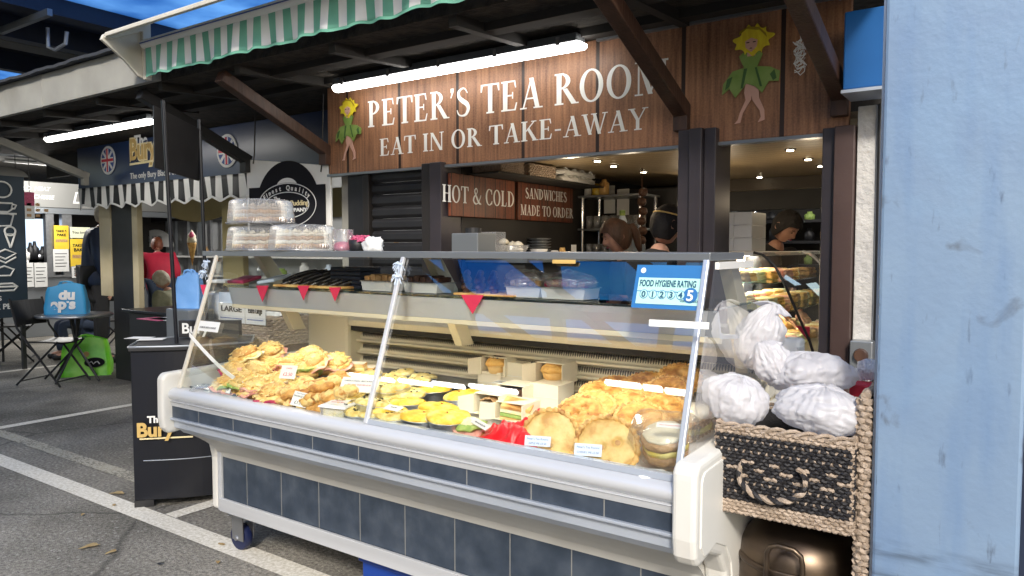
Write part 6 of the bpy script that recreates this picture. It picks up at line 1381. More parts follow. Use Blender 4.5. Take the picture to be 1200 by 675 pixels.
for k in range(26):
    x = -12.6 + k * .30; z = .932 if k % 2 else 1.282; w_ = q.uniform(.05, .11); h_ = q.uniform(.12, .26)
    s = MB(); s.lathe([(w_, 0), (w_, h_ * .7), (w_ * .6, h_ * .85), (w_ * .6, h_)], (x, 8.2, z), 12); tag(s.build('shop_jar', M[cols[k % 8]], smooth='full'), 'small %s jar on the %s shelf of the far shop front' % (['brown', 'white', 'pale yellow', 'pale blue', 'dark red', 'steel', 'black', 'green'][k % 8], 'lower' if k % 2 else 'upper'), 'jar', 'jars on the far shop shelves')
# ice cream cone model
c = at(225, 290, Y=5.2); ic = th('ice_cream_model', 'large model of a pink and cream ice cream cone behind the poles', 'model', (c.x, 5.2, c.z - .25))
s = MB(); s.lathe([(0.005, -.24), (.075, .02), (.08, .035), (.07, .04)], (c.x, 5.2, c.z), 20); s.build('cone', M['bap'], ic, smooth='full')
s = MB(); s.lathe([(.06, .03), (.085, .05), (.08, .08), (.065, .10), (.07, .12), (.045, .15), (.03, .17), (.0, .2)], (c.x, 5.2, c.z), 20, fn=lambda r, z, a, i: (r * (1 + .06 * math.sin(a * 4 + i)), z)); s.build('ice_cream', M['cream_cake'], ic, smooth='full')
s = MB(); s.lathe([(.03, 0), (.045, .03), (.03, .06), (0, .07)], (c.x + .04, 5.17, c.z + .10), 14); s.build('strawberry_ice', M['pink'], ic, smooth='full')
s = MB(); s.tube([(c.x, 5.25, c.z - .24), (c.x, 5.25, 0)], .02, 8); s.build('stand', M['steel'], ic)
ic.scale = (.68, .68, 1.0); ic.location.z += .02

# ================================================================ TABLES, CHAIRS, BAGS
plain('chair_black', (.010, .010, .012), .45)
def folding_chair():
    t = th('folding_chair', 'x', 'chair', (0, 0, 0), 'black folding chairs by the round table')
    w_ = .21
    s = local(); s.grid(lambda u, v: (-w_ + .02 + u * (2 * w_ - .04), -.19 + v * .36, .455 - .02 * math.sin(math.pi * u) + .006 * math.sin(v * 3)), 8, 8); o = s.build('seat', M['chair_black'], None, solid=.014); o.parent = t
    s = local(); s.grid(lambda u, v: (-w_ + .01 + u * (2 * w_ - .02), .25 + .05 * v + .03 * math.sin(math.pi * u), .62 + v * .26), 8, 6); o = s.build('backrest', M['chair_black'], None, solid=.012); o.parent = t
    for sx in (-1, 1):
        s = local(); s.tube([(sx * w_, .31, .90), (sx * w_, .23, .60), (sx * w_, -.25, .01)], .011, 8); o = s.build('leg', M['chair_black'], smooth=True); o.parent = t
        s = local(); s.tube([(sx * (w_ - .025), -.21, .46), (sx * (w_ - .025), .28, .01)], .011, 8); o = s.build('leg', M['chair_black'], smooth=True); o.parent = t
    for p_, q_ in (((-w_ + .025, .24, .05), (w_ - .025, .24, .05)), ((-w_, -.21, .06), (w_, -.21, .06))): s = local(); s.tube([p_, q_], .008, 6); o = s.build('crossbar', M['chair_black']); o.parent = t
    return t
ch1 = folding_chair(); c = at(52, 452, Z=0); put(ch1, (c.x - .05, c.y + .12, 0), (0, 0, R(115)), 1.0); ch1['label'] = 'black folding chair in front of the round table, its back towards the left'
ch2 = copy_tree(ch1); c = at(5, 425, Z=0); put(ch2, (c.x, c.y + .1, 0), (0, 0, R(150))); ch2['label'] = 'black folding chair farther back at the left edge of the picture'
ch3 = copy_tree(ch1); put(ch3, (-10.05, 5.15, 0), (0, 0, R(-20))); ch3['label'] = 'black folding chair under the person in the black puffer coat'
tb = th('cafe_table', 'small round grey topped cafe table with black crossed legs', 'table', (-8.5, 3.9, 0))
tc_ = at(70, 369, Z=.72); TX, TYY = tc_.x, tc_.y + .15
s = MB(); s.lathe([(.36, .695), (.37, .70), (.37, .715), (.36, .72), (0, .7201)], (TX, TYY, 0), 40); s.build('top', M['steel'], tb, smooth='full')
for a_ in (0, 1.57, 3.14, 4.71):
    s = MB(); s.tube([(TX + .05 * math.cos(a_), TYY + .05 * math.sin(a_), .69), (TX - .0, TYY, .4), (TX + .28 * math.cos(a_ + .4), TYY + .28 * math.sin(a_ + .4), .01)], .013, 8); s.build('leg', M['chair_black'], tb, smooth=True)
t2 = th('cafe_table', 'low white topped table at the left edge behind the folding chair', 'table', (-10.3, 3.9, 0)); c = at(0, 400, X=-10)
s = MB(); s.box(-10.6, -9.85, 3.35, 4.05, .60, .63); s.build('top', M['paper'], t2, bevel=.004)
for x, y in ((-10.5, 3.45), (-9.95, 3.45), (-10.5, 3.95), (-9.95, 3.95)): s = MB(); s.tube([(x, y, .6), (x, y, 0)], .015, 8); s.build('leg', M['chair_black'], t2)
def shopper(name, label, cx, cy, z0, w_, d_, h_, m_, yaw, logo):
    t = th(name, label, 'shopping bag', (0, 0, 0), None)
    s = local()
    def fn(u, v):
        a = u * 4; k = int(a) % 4; f = a - int(a); P = [(-1, -1), (1, -1), (1, 1), (-1, 1)]; p = P[k]; q = P[(k + 1) % 4]; x = p[0] + (q[0] - p[0]) * f; y = p[1] + (q[1] - p[1]) * f
        tw = 1 - .18 * v; bulge = 1 + .04 * math.sin(math.pi * v)
        n = noise.noise(Vector((x * 1.5, y * 1.5, v * 3))) * .06
        return (x * w_/2 * tw * bulge * (1 + n), y * d_/2 * (1 - .55 * v) * bulge * (1 + n * 2), v * h_ * (1 + .07 * math.sin(x * 2.5 + 1)))
    s.grid(fn, 40, 12, 0, close_u=True); s.box(-w_/2 * .95, w_/2 * .95, -d_/2 * .9, d_/2 * .9, .002, .008); o = s.build('bag_body', M[m_], smooth='full'); o.parent = t
    for sy in (-1, 1):
        s = local(); s.tube([(-w_ * .18, sy * d_ * .2, h_ * .97), (-w_ * .12, sy * d_ * .22, h_ * 1.1), (.0, sy * d_ * .23, h_ * 1.12), (w_ * .12, sy * d_ * .22, h_ * 1.08), (w_ * .18, sy * d_ * .2, h_ * .97)], .008, 6); o = s.build('handle', M[m_]); o.parent = t
    for fnc in logo: fnc(t, w_, d_, h_)
    put(t, (cx, cy, z0), (0, 0, yaw)); return t
plain('bag_blue', (.04, .32, .62), .5, bump=.3, bscale=12); plain('bag_green', (.16, .72, .03), .35, var=(.32, .85, .06), scale=6, bump=.6, bscale=10)
def logo_blue(t, w_, d_, h_):
    for s_, x, z in (('du', -.06, .52), ("ap's", -.13, .2)):
        o = text(s_, .15, (x, -d_/2 * (1.14 - .50 * z), z * h_), (R(75), 0, 0), M['white'], None, bold=.008); o.location = OFF[o.name]; o.parent = t
def logo_green(t, w_, d_, h_):
    s = local(); s.prism([(w_ * .18 + .10 * math.cos(a), h_ * .38 + .055 * math.sin(a)) for a in [2*math.pi*i/24 for i in range(24)]], 'y', -d_/2 * 1.16, -d_/2 * 1.12); o = s.build('logo_patch', M['ink'], None); o.parent = t
    s = local(); s.tube([(w_ * .18 - .05 + .02 * i, -d_/2 * 1.17, h_ * .38 + .018 * math.sin(i * 2.2)) for i in range(6)], .006, 5); o = s.build('logo_mark', M['white'], None); o.parent = t
    s = local(); s.prism([(w_ * .02 + .03 * math.cos(a), h_ * .62 + .03 * math.sin(a)) for a in [2*math.pi*i/16 for i in range(16)]], 'y', -d_/2 * 1.12, -d_/2 * 1.08); o = s.build('sticker', M['gold'], None); o.parent = t
vang = math.atan2(.569 * .2 + 1, 1)
c = at(58, 367, Z=.722); shopper('blue_bag', 'bright blue shopping bag with white lettering on the round table', TX - .05, TYY - .05, .722, .40, .17, .31, 'bag_blue', R(52), [logo_blue])
c = at(86, 441, Z=0); shopper('green_bag', 'bright green shopping bag with a black oval patch on the ground', c.x, c.y + .15, 0, .50, .26, .40, 'bag_green', R(58), [logo_green])
# things behind the counter's left end: side table, egg basket with cards, urn, blue sack
sdt = th('side_table', 'dark wood side table behind the left end of the display counter', 'table', (-4, 3.0, 0))
s = MB(); s.box(-4.45, -3.35, 2.80, 3.35, .78, .81); s.build('top', M['wood_dark'], sdt, bevel=.004)
s = MB(); s.box(-4.42, -3.38, 2.83, 3.3, 0, .78); s.build('cupboard', M['alu_dark'], sdt)
eb = th('egg_basket', 'pale wicker egg basket with size cards behind the counter end', 'basket', (-3.9, 2.95, .81))
c = at(266, 380, Y=2.9); d = at(324, 380, Y=2.9)
s = MB(); woven(s, (c.x + .03, 2.85, .812), (d.x - .03, 2.85, .812), .812, .99, 11, 16, .012, lambda r_, c_: 0, (0, -1, 0)); s.build('front_side', M['wick_nat'], eb, smooth=True)
s = MB(); woven(s, (d.x - .03, 2.85, .812), (d.x - .03, 3.2, .812), .812, .99, 11, 14, .012, lambda r_, c_: 0, (1, 0, 0)); s.build('right_side', M['wick_nat'], eb, smooth=True)
s = MB(); s.box(c.x + .03, d.x - .04, 2.86, 3.2, .812, .96); s.build('core', M['wick_nat'], eb)
a = at(258, 351, Y=2.84); b = at(289, 379, Y=2.84); b2 = at(306, 379, Y=2.84)
for x0, x1, tx in ((a.x, b.x, 'LARGE'), (b.x + .008, b2.x + .06, 'Extra Large')):
    t = th('size_card', 'white card reading %s on the egg basket' % tx, 'card', (x0, 2.83, 1.0), 'size cards on the egg basket')
    s = MB(); s.box(x0, x1, 2.826, 2.83, b.z, a.z - .02); s.build('card', M['paper'], t); text(tx, .05, (x0 + .03, 2.8245, (a.z + b.z)/2 + .0), FACE, M['ink'], t, fit=(x1 - x0) - .06, bold=.001)
    s = MB(); s.box(x0 + .02, x1 - .02, 2.8245, 2.8255, b.z + .025, b.z + .03); s.build('rule', M['ink_blue'], t)
s = MB(); s.box(a.x, b2.x + .1, 2.832, 2.836, a.z - .018, a.z + .05); tag(s.build('header_card', M['card_blue']), 'blank pale card strip above the egg size cards', 'card')
u = at(264, 385, Y=3.0); ur = th('steel_urn', 'short stainless steel urn left of the egg basket', 'urn', (u.x, 3.0, .81))
s = MB(); s.lathe([(.13, 0), (.13, .02), (.12, .03), (.12, .30), (.11, .315), (.03, .33), (0, .33)], (u.x, 3.0, .811), 32); s.build('body', M['steel'], ur, smooth='full')
s = MB(); s.lathe([(.02, .33), (.025, .345), (0, .36)], (u.x, 3.0, .811), 14); s.build('knob', M['black'], ur)
s = MB(); s.lathe([(.15, 0), (.16, .01), (.15, .02)], (u.x - .05, 3.0, .8115), 32); 
c = at(221, 350, Y=2.75)
s = MB(); s.box(c.x - .12, c.x + .14, 2.66, 2.84, 0, c.z - .062); tag(s.build('bin', M['alu_dark'], bevel=.01), 'dark square bin the pale blue sack stands on', 'bin')
shopper('blue_sack', 'pale blue plastic sack standing behind the left side glass', c.x + .02, 2.75, c.z - .06, .17, .10, .22, 'sack_blue' if 'sack_blue' in M else (plain('sack_blue', (.18, .40, .78), .4, bump=.5, bscale=14) and 'sack_blue'), R(30), [])

# leaves and litter on the ground
q = random.Random(5); plain('leaf', (.30, .20, .08), .8, var=(.42, .32, .16), scale=30)
for k, (px, py, sz, lb) in enumerate(((138, 578, .035, 'brown dry leaf nearest the foot of the promotional stand'), (106, 640, .035, 'pale dry leaf in the open asphalt at the lower left'), (131, 647, .022, 'small yellowish leaf right of the pale dry leaf'), (97, 603, .014, 'tiny pale scrap above the pale dry leaf'), (188, 661, .012, 'black scrap near the thick white line'), (134, 592, .014, 'tiny leaf on the thick white line'), (259, 638, .016, 'small leaf on the thick line near the castor'), (255, 659, .014, 'tiny pale scrap below the castor'))):
    c = at(px, py, Z=.006); s = MB(); a_ = q.uniform(0, 6); n = 10; v = []
    for i in range(n):
        t = 2*math.pi*i/n; r_ = sz * (1 + .3 * math.sin(3*t + k)) ; x = r_ * math.cos(t) * 1.2; y = r_ * math.sin(t) * .6; v.append((c.x + x * math.cos(a_) - y * math.sin(a_), c.y + x * math.sin(a_) + y * math.cos(a_), .007 + .004 * abs(math.sin(t))))
    s.add(v, [tuple(range(n))]); tag(s.build('dry_leaf', M['black'] if k == 4 else M['leaf'], solid=.001), lb, 'leaf' if k != 4 else 'scrap', 'leaves and scraps on the asphalt')
# stalls opposite (behind the camera): added out of view to block low sky from the glass
op = th('added_opposite_stalls', 'dark row of stalls facing the tea room, added unseen to block low sky', 'stall', (-3, -7, 0))
s = MB(); s.box(-20, 8, -12.4, -12.0, 0, 5.1); s.build('front', M['alu_dark'], op); s = MB(); s.box(-16, 8, -12.0, -11, 2.5, 2.62); s.build('canopy', M['grey_fascia'], op)
# ================================================================ PEOPLE
def skin_mesh(nodes, edges, root, sub=2):
    names = list(nodes); me = bpy.data.meshes.new('sk'); me.from_pydata([nodes[n][0] for n in names], [(names.index(a), names.index(b)) for a, b in edges], [])
    o = bpy.data.objects.new('sk', me); sc.collection.objects.link(o); o.modifiers.new('s', 'SKIN')
    for i, n in enumerate(names):
        r = nodes[n][1]; me.skin_vertices[0].data[i].radius = r if isinstance(r, tuple) else (r, r); me.skin_vertices[0].data[i].use_root = (n == root)
    q = o.modifiers.new('b', 'SUBSURF'); q.levels = sub; q.render_levels = sub
    m2 = bpy.data.meshes.new_from_object(o.evaluated_get(bpy.context.evaluated_depsgraph_get()))
    v = [tuple(p.co) for p in m2.vertices]; f = [tuple(p.vertices) for p in m2.polygons]; bpy.data.objects.remove(o); bpy.data.meshes.remove(me); bpy.data.meshes.remove(m2); return v, f
def head_mesh(nu=40, nv=28):
    """head centred at the skull, facing -Y, about 0.23 tall"""
    vs = []; fs = []
    for j in range(nv + 1):
        b = -math.pi/2 + math.pi * j / nv
        for i in range(nu):
            a = 2*math.pi*i/nu; d = Vector((math.cos(b)*math.sin(a), -math.cos(b)*math.cos(a), math.sin(b)))
            x, y, z = d.x * .076, d.y * .095, d.z * .112
            if z < 0: t = -z / .112; x *= 1 - .32 * t; y = y * (1 - .15 * t) - (.012 * t if y < 0 else -.03 * t)
            if y < -.03: y = -.03 + (y + .03) * .86
            fr = max(0, -d.y)
            y -= .022 * math.exp(-((x / .011) ** 2 + ((z + .018) / .016) ** 2)) * (fr > .3); y -= .010 * math.exp(-((x / .009) ** 2 + ((z - .004) / .02) ** 2)) * (fr > .3)
            y += .009 * sum(math.exp(-(((x - e) / .014) ** 2 + ((z - .012) / .010) ** 2)) for e in (-.03, .03)) * (fr > .3)
            y -= .005 * math.exp(-((x / .02) ** 2 + ((z + .05) / .007) ** 2)) * (fr > .3); y -= .008 * math.exp(-((x / .02) ** 2 + ((z + .09) / .012) ** 2)) * (fr > .3)
            vs.append((x, y, z))
    for j in range(nv):
        for i in range(nu): fs.append((j*nu+i, j*nu+(i+1) % nu, (j+1)*nu+(i+1) % nu, (j+1)*nu+i))
    for sx in (-1, 1):          # ears
        b0 = len(vs); n = 10
        for k in range(3):
            for i in range(n):
                t = 2*math.pi*i/n; r = (.030, .028, .012)[k]; vs.append((sx * (.070 + (.0, .012, .008)[k]), .012 + r * .6 * math.cos(t) + .004 * k, -.002 + r * math.sin(t)))
        for k in range(2):
            for i in range(n): fs.append((b0+k*n+i, b0+k*n+(i+1) % n, b0+(k+1)*n+(i+1) % n, b0+(k+1)*n+i))
        fs.append(tuple(b0 + 2*n + i for i in range(n)))
    return vs, fs
def person(label, loc, rz, lean=0, nod=20, turn=0, sit=False, coat='cloth_black', legs='cloth_black', hair='hair_black', style='short', scale=1, fat=1, arm='down', cap=False):
    t = th('person', label, 'person', (0, 0, 0))
    hz = .50 if sit else .93; L_ = R(lean)
    def up(x, y, z):        # upper body point, leaned forward (towards -Y) about the hips
        zz = z - .93; return Vector((x, y * math.cos(L_) - zz * math.sin(L_), hz + zz * math.cos(L_) + y * math.sin(L_)))
    N_ = {'pelvis': (up(0, 0, .93), .13 * fat), 'waist': (up(0, 0, 1.08), .12 * fat), 'chest': (up(0, 0, 1.28), (.15 * fat, .12 * fat)), 'neckb': (up(0, .01, 1.45), .065), 'neck': (up(0, -.005, 1.54), .052)}
    E_ = [('pelvis', 'waist'), ('waist', 'chest'), ('chest', 'neckb'), ('neckb', 'neck')]
    hands = []
    for sx, n in ((-1, 'l'), (1, 'r')):
        sh = up(sx * .19, .01, 1.40)
        if arm == 'down': el = up(sx * .25, .02, 1.12); wr = up(sx * .24, -.06, .88)
        elif arm == 'work': el = up(sx * .24, -.02, 1.12); wr = up(sx * .12, -.28, 1.08)
        else: el = up(sx * .25, -.03, 1.13); wr = up(-sx * .02, -.24, 1.14)
        N_['sh' + n] = (sh, .062 * fat); N_['el' + n] = (el, .045); N_['wr' + n] = (wr, .028)
        E_ += [('chest', 'sh' + n), ('sh' + n, 'el' + n), ('el' + n, 'wr' + n)]; dirw = (wr - el).normalized(); hands.append((wr, dirw, sx))
        hp_ = Vector((sx * .09, 0, hz - .02))
        if sit: kn = Vector((sx * .11, -.42, .50)); an = Vector((sx * .11, -.38, .09)); toe = Vector((sx * .12, -.54, .035))
        else: kn = Vector((sx * .10, -.01, .50)); an = Vector((sx * .10, .01, .09)); toe = Vector((sx * .12, -.14, .035))
        N_['hip' + n] = (hp_, .088); N_['kn' + n] = (kn, .060); N_['an' + n] = (an, .040); N_['toe' + n] = (toe, .034)
        E_ += [('pelvis', 'hip' + n), ('hip' + n, 'kn' + n), ('kn' + n, 'an' + n), ('an' + n, 'toe' + n)]
    v, f = skin_mesh(N_, E_, 'pelvis', 2); s = local(); s.add(v, f)
    hc = up(0, -.03, 1.645); hm = Matrix.Translation(hc) @ Matrix.Rotation(R(turn), 4, 'Z') @ Matrix.Rotation(R(nod) + L_ * .6, 4, 'X')
    hv, hf = head_mesh(); s.add([hm @ Vector(p) for p in hv], hf)
    for wr, dw, sx in hands:    # palm and five fingers, slightly curled
        side = dw.cross(Vector((0, 0, 1))).normalized(); dn = side.cross(dw).normalized(); pal = wr + dw * .05
        s.tube([wr, wr + dw * .03, wr + dw * .085], [.026, .038, .036], 8, flat=.45)
        for k, ln in enumerate((.070, .080, .074, .058)):
            b = wr + dw * .085 + side * (.027 - k * .018); s.tube([b, b + dw * ln * .45 - dn * .004, b + dw * ln * .8 - dn * .018, b + dw * ln - dn * .034], [.0095, .009, .008, .006], 6)
        b = wr + dw * .03 + side * .03; s.tube([b, b + side * .022 + dw * .02, b + side * .028 + dw * .05 - dn * .01], [.012, .0105, .008], 6)
    body = s.build('body', M['skin'], smooth='full'); body.parent = t
    # coat
    C_ = {k: N_[k] for k in ('pelvis', 'waist', 'chest')}; g_ = .022
    C_ = {'hem': (up(0, 0, .80) if not sit else up(0, 0, .90), (.175 * fat, .14 * fat)), 'waist': (up(0, 0, 1.05), (.155 * fat, .135 * fat)), 'chest': (up(0, 0, 1.28), (.178 * fat, .145 * fat)), 'neckb': (up(0, .012, 1.43), (.115, .10)), 'col': (up(0, .0, 1.50), (.082, .082))}
    CE = [('hem', 'waist'), ('waist', 'chest'), ('chest', 'neckb'), ('neckb', 'col')]
    for n in 'lr':
        C_['sh' + n] = (N_['sh' + n][0], .098 * fat); C_['el' + n] = (N_['el' + n][0], .062 * fat); C_['wr' + n] = (N_['wr' + n][0] + (N_['el' + n][0] - N_['wr' + n][0]) * .06, .042)
        CE += [('chest', 'sh' + n), ('sh' + n, 'el' + n), ('el' + n, 'wr' + n)]
    v, f = skin_mesh(C_, CE, 'chest', 2); s = local()
    s.add([(Vector(p) + Vector(p).normalized() * .010 * noise.noise(Vector(p) * 9)) for p in v], f); o = s.build('coat', M[coat], smooth='full'); o.parent = t
    v, f = skin_mesh({k: (N_[k][0], (N_[k][1] if not isinstance(N_[k][1], tuple) else .15) + .014) for k in ('pelvis', 'hipl', 'knl', 'anl', 'hipr', 'knr', 'anr')}, [('pelvis', 'hipl'), ('hipl', 'knl'), ('knl', 'anl'), ('pelvis', 'hipr'), ('hipr', 'knr'), ('knr', 'anr')], 'pelvis', 2)
    s = local(); s.add(v, f); o = s.build('trousers', M[legs], smooth='full'); o.parent = t
    for n in 'lr':
        v, f = skin_mesh({'a': (N_['an' + n][0], .05), 'h': (N_['an' + n][0] + Vector((0, .02, -.045)), .045), 't': (N_['toe' + n][0] + Vector((0, -.02, .005)), .042)}, [('a', 'h'), ('h', 't')], 'h', 2); s = local(); s.add(v, f); o = s.build('shoe', M['black'], smooth='full'); o.parent = t
    # hair
    s = local(); vs = []; nu, nv = 40, 22
    for j in range(nv + 1):
        for i in range(nu):
            a = 2*math.pi*i/nu; back = .5 - .5 * math.cos(a)      # 0 at face, 1 at back
            ad = math.degrees(a if a < math.pi else 2*math.pi - a); u_ = min(1, max(0, (ad - 48) / 50)); u_ = u_ * u_ * (3 - 2 * u_)
            bmin = .52 - .10 * (ad / 48 if ad < 48 else 1) - u_ * (1.35 if style == 'short' else 1.5)
            b = math.pi/2 - (math.pi/2 - bmin) * j / nv; k = 1.12 + .05 * noise.noise(Vector((math.sin(a) * 3, math.cos(a) * 3, b * 3))) + .018 * math.sin(a * 19 + 5 * noise.noise(Vector((math.sin(a) * 2, math.cos(a) * 2, b * 2)))) * math.cos(b)
            x, y, z = math.cos(b)*math.sin(a)*.076*k, -math.cos(b)*math.cos(a)*.100*k, math.sin(b)*.112*k + .004
            if style == 'long' and j > nv * .55 and back > .25: z -= (j / nv - .55) * .22; y += .01
            vs.append(hm @ Vector((x, y, z)))
    s.add(vs, [(j*nu+i, j*nu+(i+1) % nu, (j+1)*nu+(i+1) % nu, (j+1)*nu+i) for j in range(nv) for i in range(nu)])
    if style == 'tail': s.tube([hm @ Vector(p) for p in ((0, .09, .03), (0, .125, .02), (0.005, .135, -.04), (0, .12, -.12), (0, .11, -.17))], [.022, .032, .030, .022, .006], 10)
    o = s.build('hair', M[hair], smooth='full'); o.parent = t
    s = local()
    for e in (-.03, .03): s.tube([hm @ Vector((e - .014, -.082, .030)), hm @ Vector((e, -.088, .034)), hm @ Vector((e + .014, -.082, .030))], .0028, 5)
    o = s.build('eyebrows', M[hair]); o.parent = t
    s = local(); 
    for e in (-.03, .03): s.add([hm @ Vector((e + .009 * math.cos(q), -.0835, .012 + .005 * math.sin(q))) for q in [2*math.pi*i/10 for i in range(10)]], [tuple(range(10))])
    o = s.build('eyes', M['ink']); o.parent = t
    s = local(); s.tube([hm @ Vector((-.018, -.0855, -.048)), hm @ Vector((0, -.0905, -.049)), hm @ Vector((.018, -.0855, -.048))], .0032, 5); o = s.build('mouth', M['beetroot']); o.parent = t
    if cap:
        s = local(); s.tube([hm @ Vector((.082 * math.cos(a), .102 * math.sin(a), .058)) for a in [2*math.pi*i/24 for i in range(24)]], .005, 6, closed=True); o = s.build('headband', M['gold'], smooth=True); o.parent = t
    put(t, loc, (0, 0, rz), scale); return t
def head_at(px, py, Y, rz, sit=False, lean=0, scale=1, zbase=None):
    """ground position that puts the head centre on this pixel at depth Y; returns loc"""
    c = at(px, py, Y=Y); L_ = R(lean); fwd = (1.645 - .93) * math.sin(L_) + .03; f = Vector((math.sin(rz) * fwd, -math.cos(rz) * fwd, 0)) * scale
    hz = (.50 if sit else .93) + (1.645 - .93) * math.cos(L_)
    return Vector((c.x - f.x, c.y - f.y, c.z - hz * scale))
# staff inside
def person_at(px, py, Y, rz, **k):
    lean = k.get('lean', 0); sit = k.get('sit', False); c = at(px, py, Y=Y); L_ = R(lean)
    hz = (.50 if sit else .93) + (1.645 - .93) * math.cos(L_); scl = c.z / hz; fwd = ((1.645 - .93) * math.sin(L_) + .03) * scl
    loc = (c.x - math.sin(rz) * fwd, c.y + math.cos(rz) * fwd, 0)
    return person(k.pop('label'), loc, rz, scale=scl, **k)
person_at(722, 276, 4.25, R(-48), label='woman with brown hair in a ponytail looking down behind the hatch', lean=12, nod=16, coat='cloth_black', hair='hair_brown', style='tail', arm='work')
person_at(782, 263, 4.0, R(150), label='person with dark hair and orange headband, back half turned, beside the dark post', lean=8, nod=10, turn=0, coat='cloth_black', hair='hair_black', style='short', cap=True, arm='work')
person_at(922, 264, 5.4, R(66), label='dark haired man in black bending over the glass display case', lean=20, nod=30, coat='cloth_black', hair='hair_black', style='short', arm='work')
# people at the left
person((-8.25, 4.12, 0)and 'person in dark navy puffer coat standing behind the cream corner board', (-9.42, 4.62, 0), R(160), lean=4, nod=10, coat='puffer_blue' if False else 'cloth_navy', legs='cloth_black', hair='hair_grey', fat=1.45, scale=1.12)
person_at(184, 286, 5.9, R(-115), label='person in a red hooded jacket with reddish hair, standing bent forward', lean=24, nod=18, coat='coat_red', legs='jeans', hair='hair_red', fat=1.3, arm='fold')
person_at(189, 327, 4.7, R(-70), label='grey haired person in a khaki jacket sitting bent over beyond the black counter', sit=True, lean=22, nod=26, coat='coat_khaki', legs='cloth_black', hair='hair_grey', fat=1.25, arm='fold')
person_at(97, 320, 4.75, R(-10), label='person in a black puffer coat sitting behind the round table', sit=True, lean=6, nod=8, coat='cloth_black', legs='jeans', hair='hair_grey', fat=1.3, arm='fold')

# ================================================================ INSIDE THE TEA ROOM
def ledge(): pass
lc = th('inner_counter', 'dark inner counter along the side wall of the tea room', 'counter', (-2.7, 4.4, 0))
s = MB(); s.box(-2.945, -2.5, 3.75, 5.15, 0, 1.33); s.build('cabinet', M['dark'], lc); s = MB(); s.box(-2.945, -2.47, 3.73, 5.15, 1.332, 1.355); s.build('worktop', M['steel'], lc)
IZ = 1.356
def iat(px, X=-2.75): return at(px, 290, X=X)
c = iat(560); t = th('glass_box', 'grey boxy appliance with a clear side on the inner counter', 'appliance', (c.x, c.y, IZ)); s = MB(); s.box(-2.86, -2.66, c.y - .12, c.y + .06, IZ, IZ + .155); s.build('case', M['alu_dark'], t, bevel=.006); s = MB(); s.box(-2.86, -2.66, c.y + .064, c.y + .17, IZ, IZ + .165); s.build('tank', M['clear_plastic'], t, bevel=.004); s = MB(); s.lathe([(.05, 0), (.05, .03), (0, .035)], (-2.76, c.y - .03, IZ + .157), 16); s.build('lid', M['black'], t)
c = iat(598); t = th('meringue_bowl', 'clear bowl piled with pale meringues on the inner counter', 'bowl', (c.x, c.y, IZ)); s = MB(); s.lathe([(.06, 0), (.10, .05), (.115, .085), (.11, .085), (.095, .05), (.055, .006)], (-2.74, c.y, IZ), 24); s.build('bowl', M['clear_plastic'], t, smooth='full')
s = MB()
for k in range(9): s.lathe([(.03, 0), (.035, .015), (.02, .03), (0, .038)], (-2.74 + .05 * math.cos(k * 2.1), c.y + .06 * math.sin(k * 2.1), IZ + .02 + .018 * (k // 2)), 10)
s.build('meringues', M['cream_cake'], t, smooth='full')
c = iat(627); t = th('teacup', 'white teacup with saucer on the inner counter', 'teacup', (c.x, c.y, IZ)); s = MB(); s.lathe([(.03, 0), (.05, .02), (.062, .06), (.058, .06), (.045, .02), (.0, .006)], (-2.72, c.y, IZ), 24); s.build('cup', M['white'], t, smooth='full'); s = MB(); s.tube([(-2.72, c.y + .055 + .03 * math.sin(a), IZ + .032 + .022 * math.cos(a)) for a in [math.pi * i / 8 for i in range(9)]], .006, 6); s.build('handle', M['white'], t)
c = iat(632, -2.88); s = MB()
t = th('plate_stack', 'stack of grey plates behind the teacup', 'plates', (c.x, c.y, IZ))
for k in range(7): s = MB(); s.lathe([(.05, 0), (.085, .012), (.085, .016), (.04, .006)], (-2.88, c.y, IZ + .02 * k), 24); s.build('plate', M['alu_dark'], t, smooth='full')
for k, (px, r_, h_, m_, lb) in enumerate(((650, .03, .05, 'white', 'small white jug right of the teacup'), (659, .022, .07, 'bap', 'small tan jar between the white jug and the upright card'))):
    c = iat(px); s = MB(); s.lathe([(r_, 0), (r_ * 1.05, h_ * .7), (r_ * .8, h_), (0, h_)], (c.x, c.y, IZ), 16); tag(s.build('jar', M[m_], smooth='full'), lb, 'jar', 'small pots on the inner counter')
c = iat(650); s = MB(); s.box(-2.80, -2.62, c.y - .12, c.y + .12, IZ + .0, IZ + .004); tag(s.build('tray', M['gold_pale']), 'pale tray under the small pots', 'tray')
c = iat(668); s = MB(); s.box(-2.74, -2.70, c.y, c.y + .006, IZ, IZ + .09); tag(s.build('menu_card', M['paper']), 'upright white card beside the small pots', 'card')
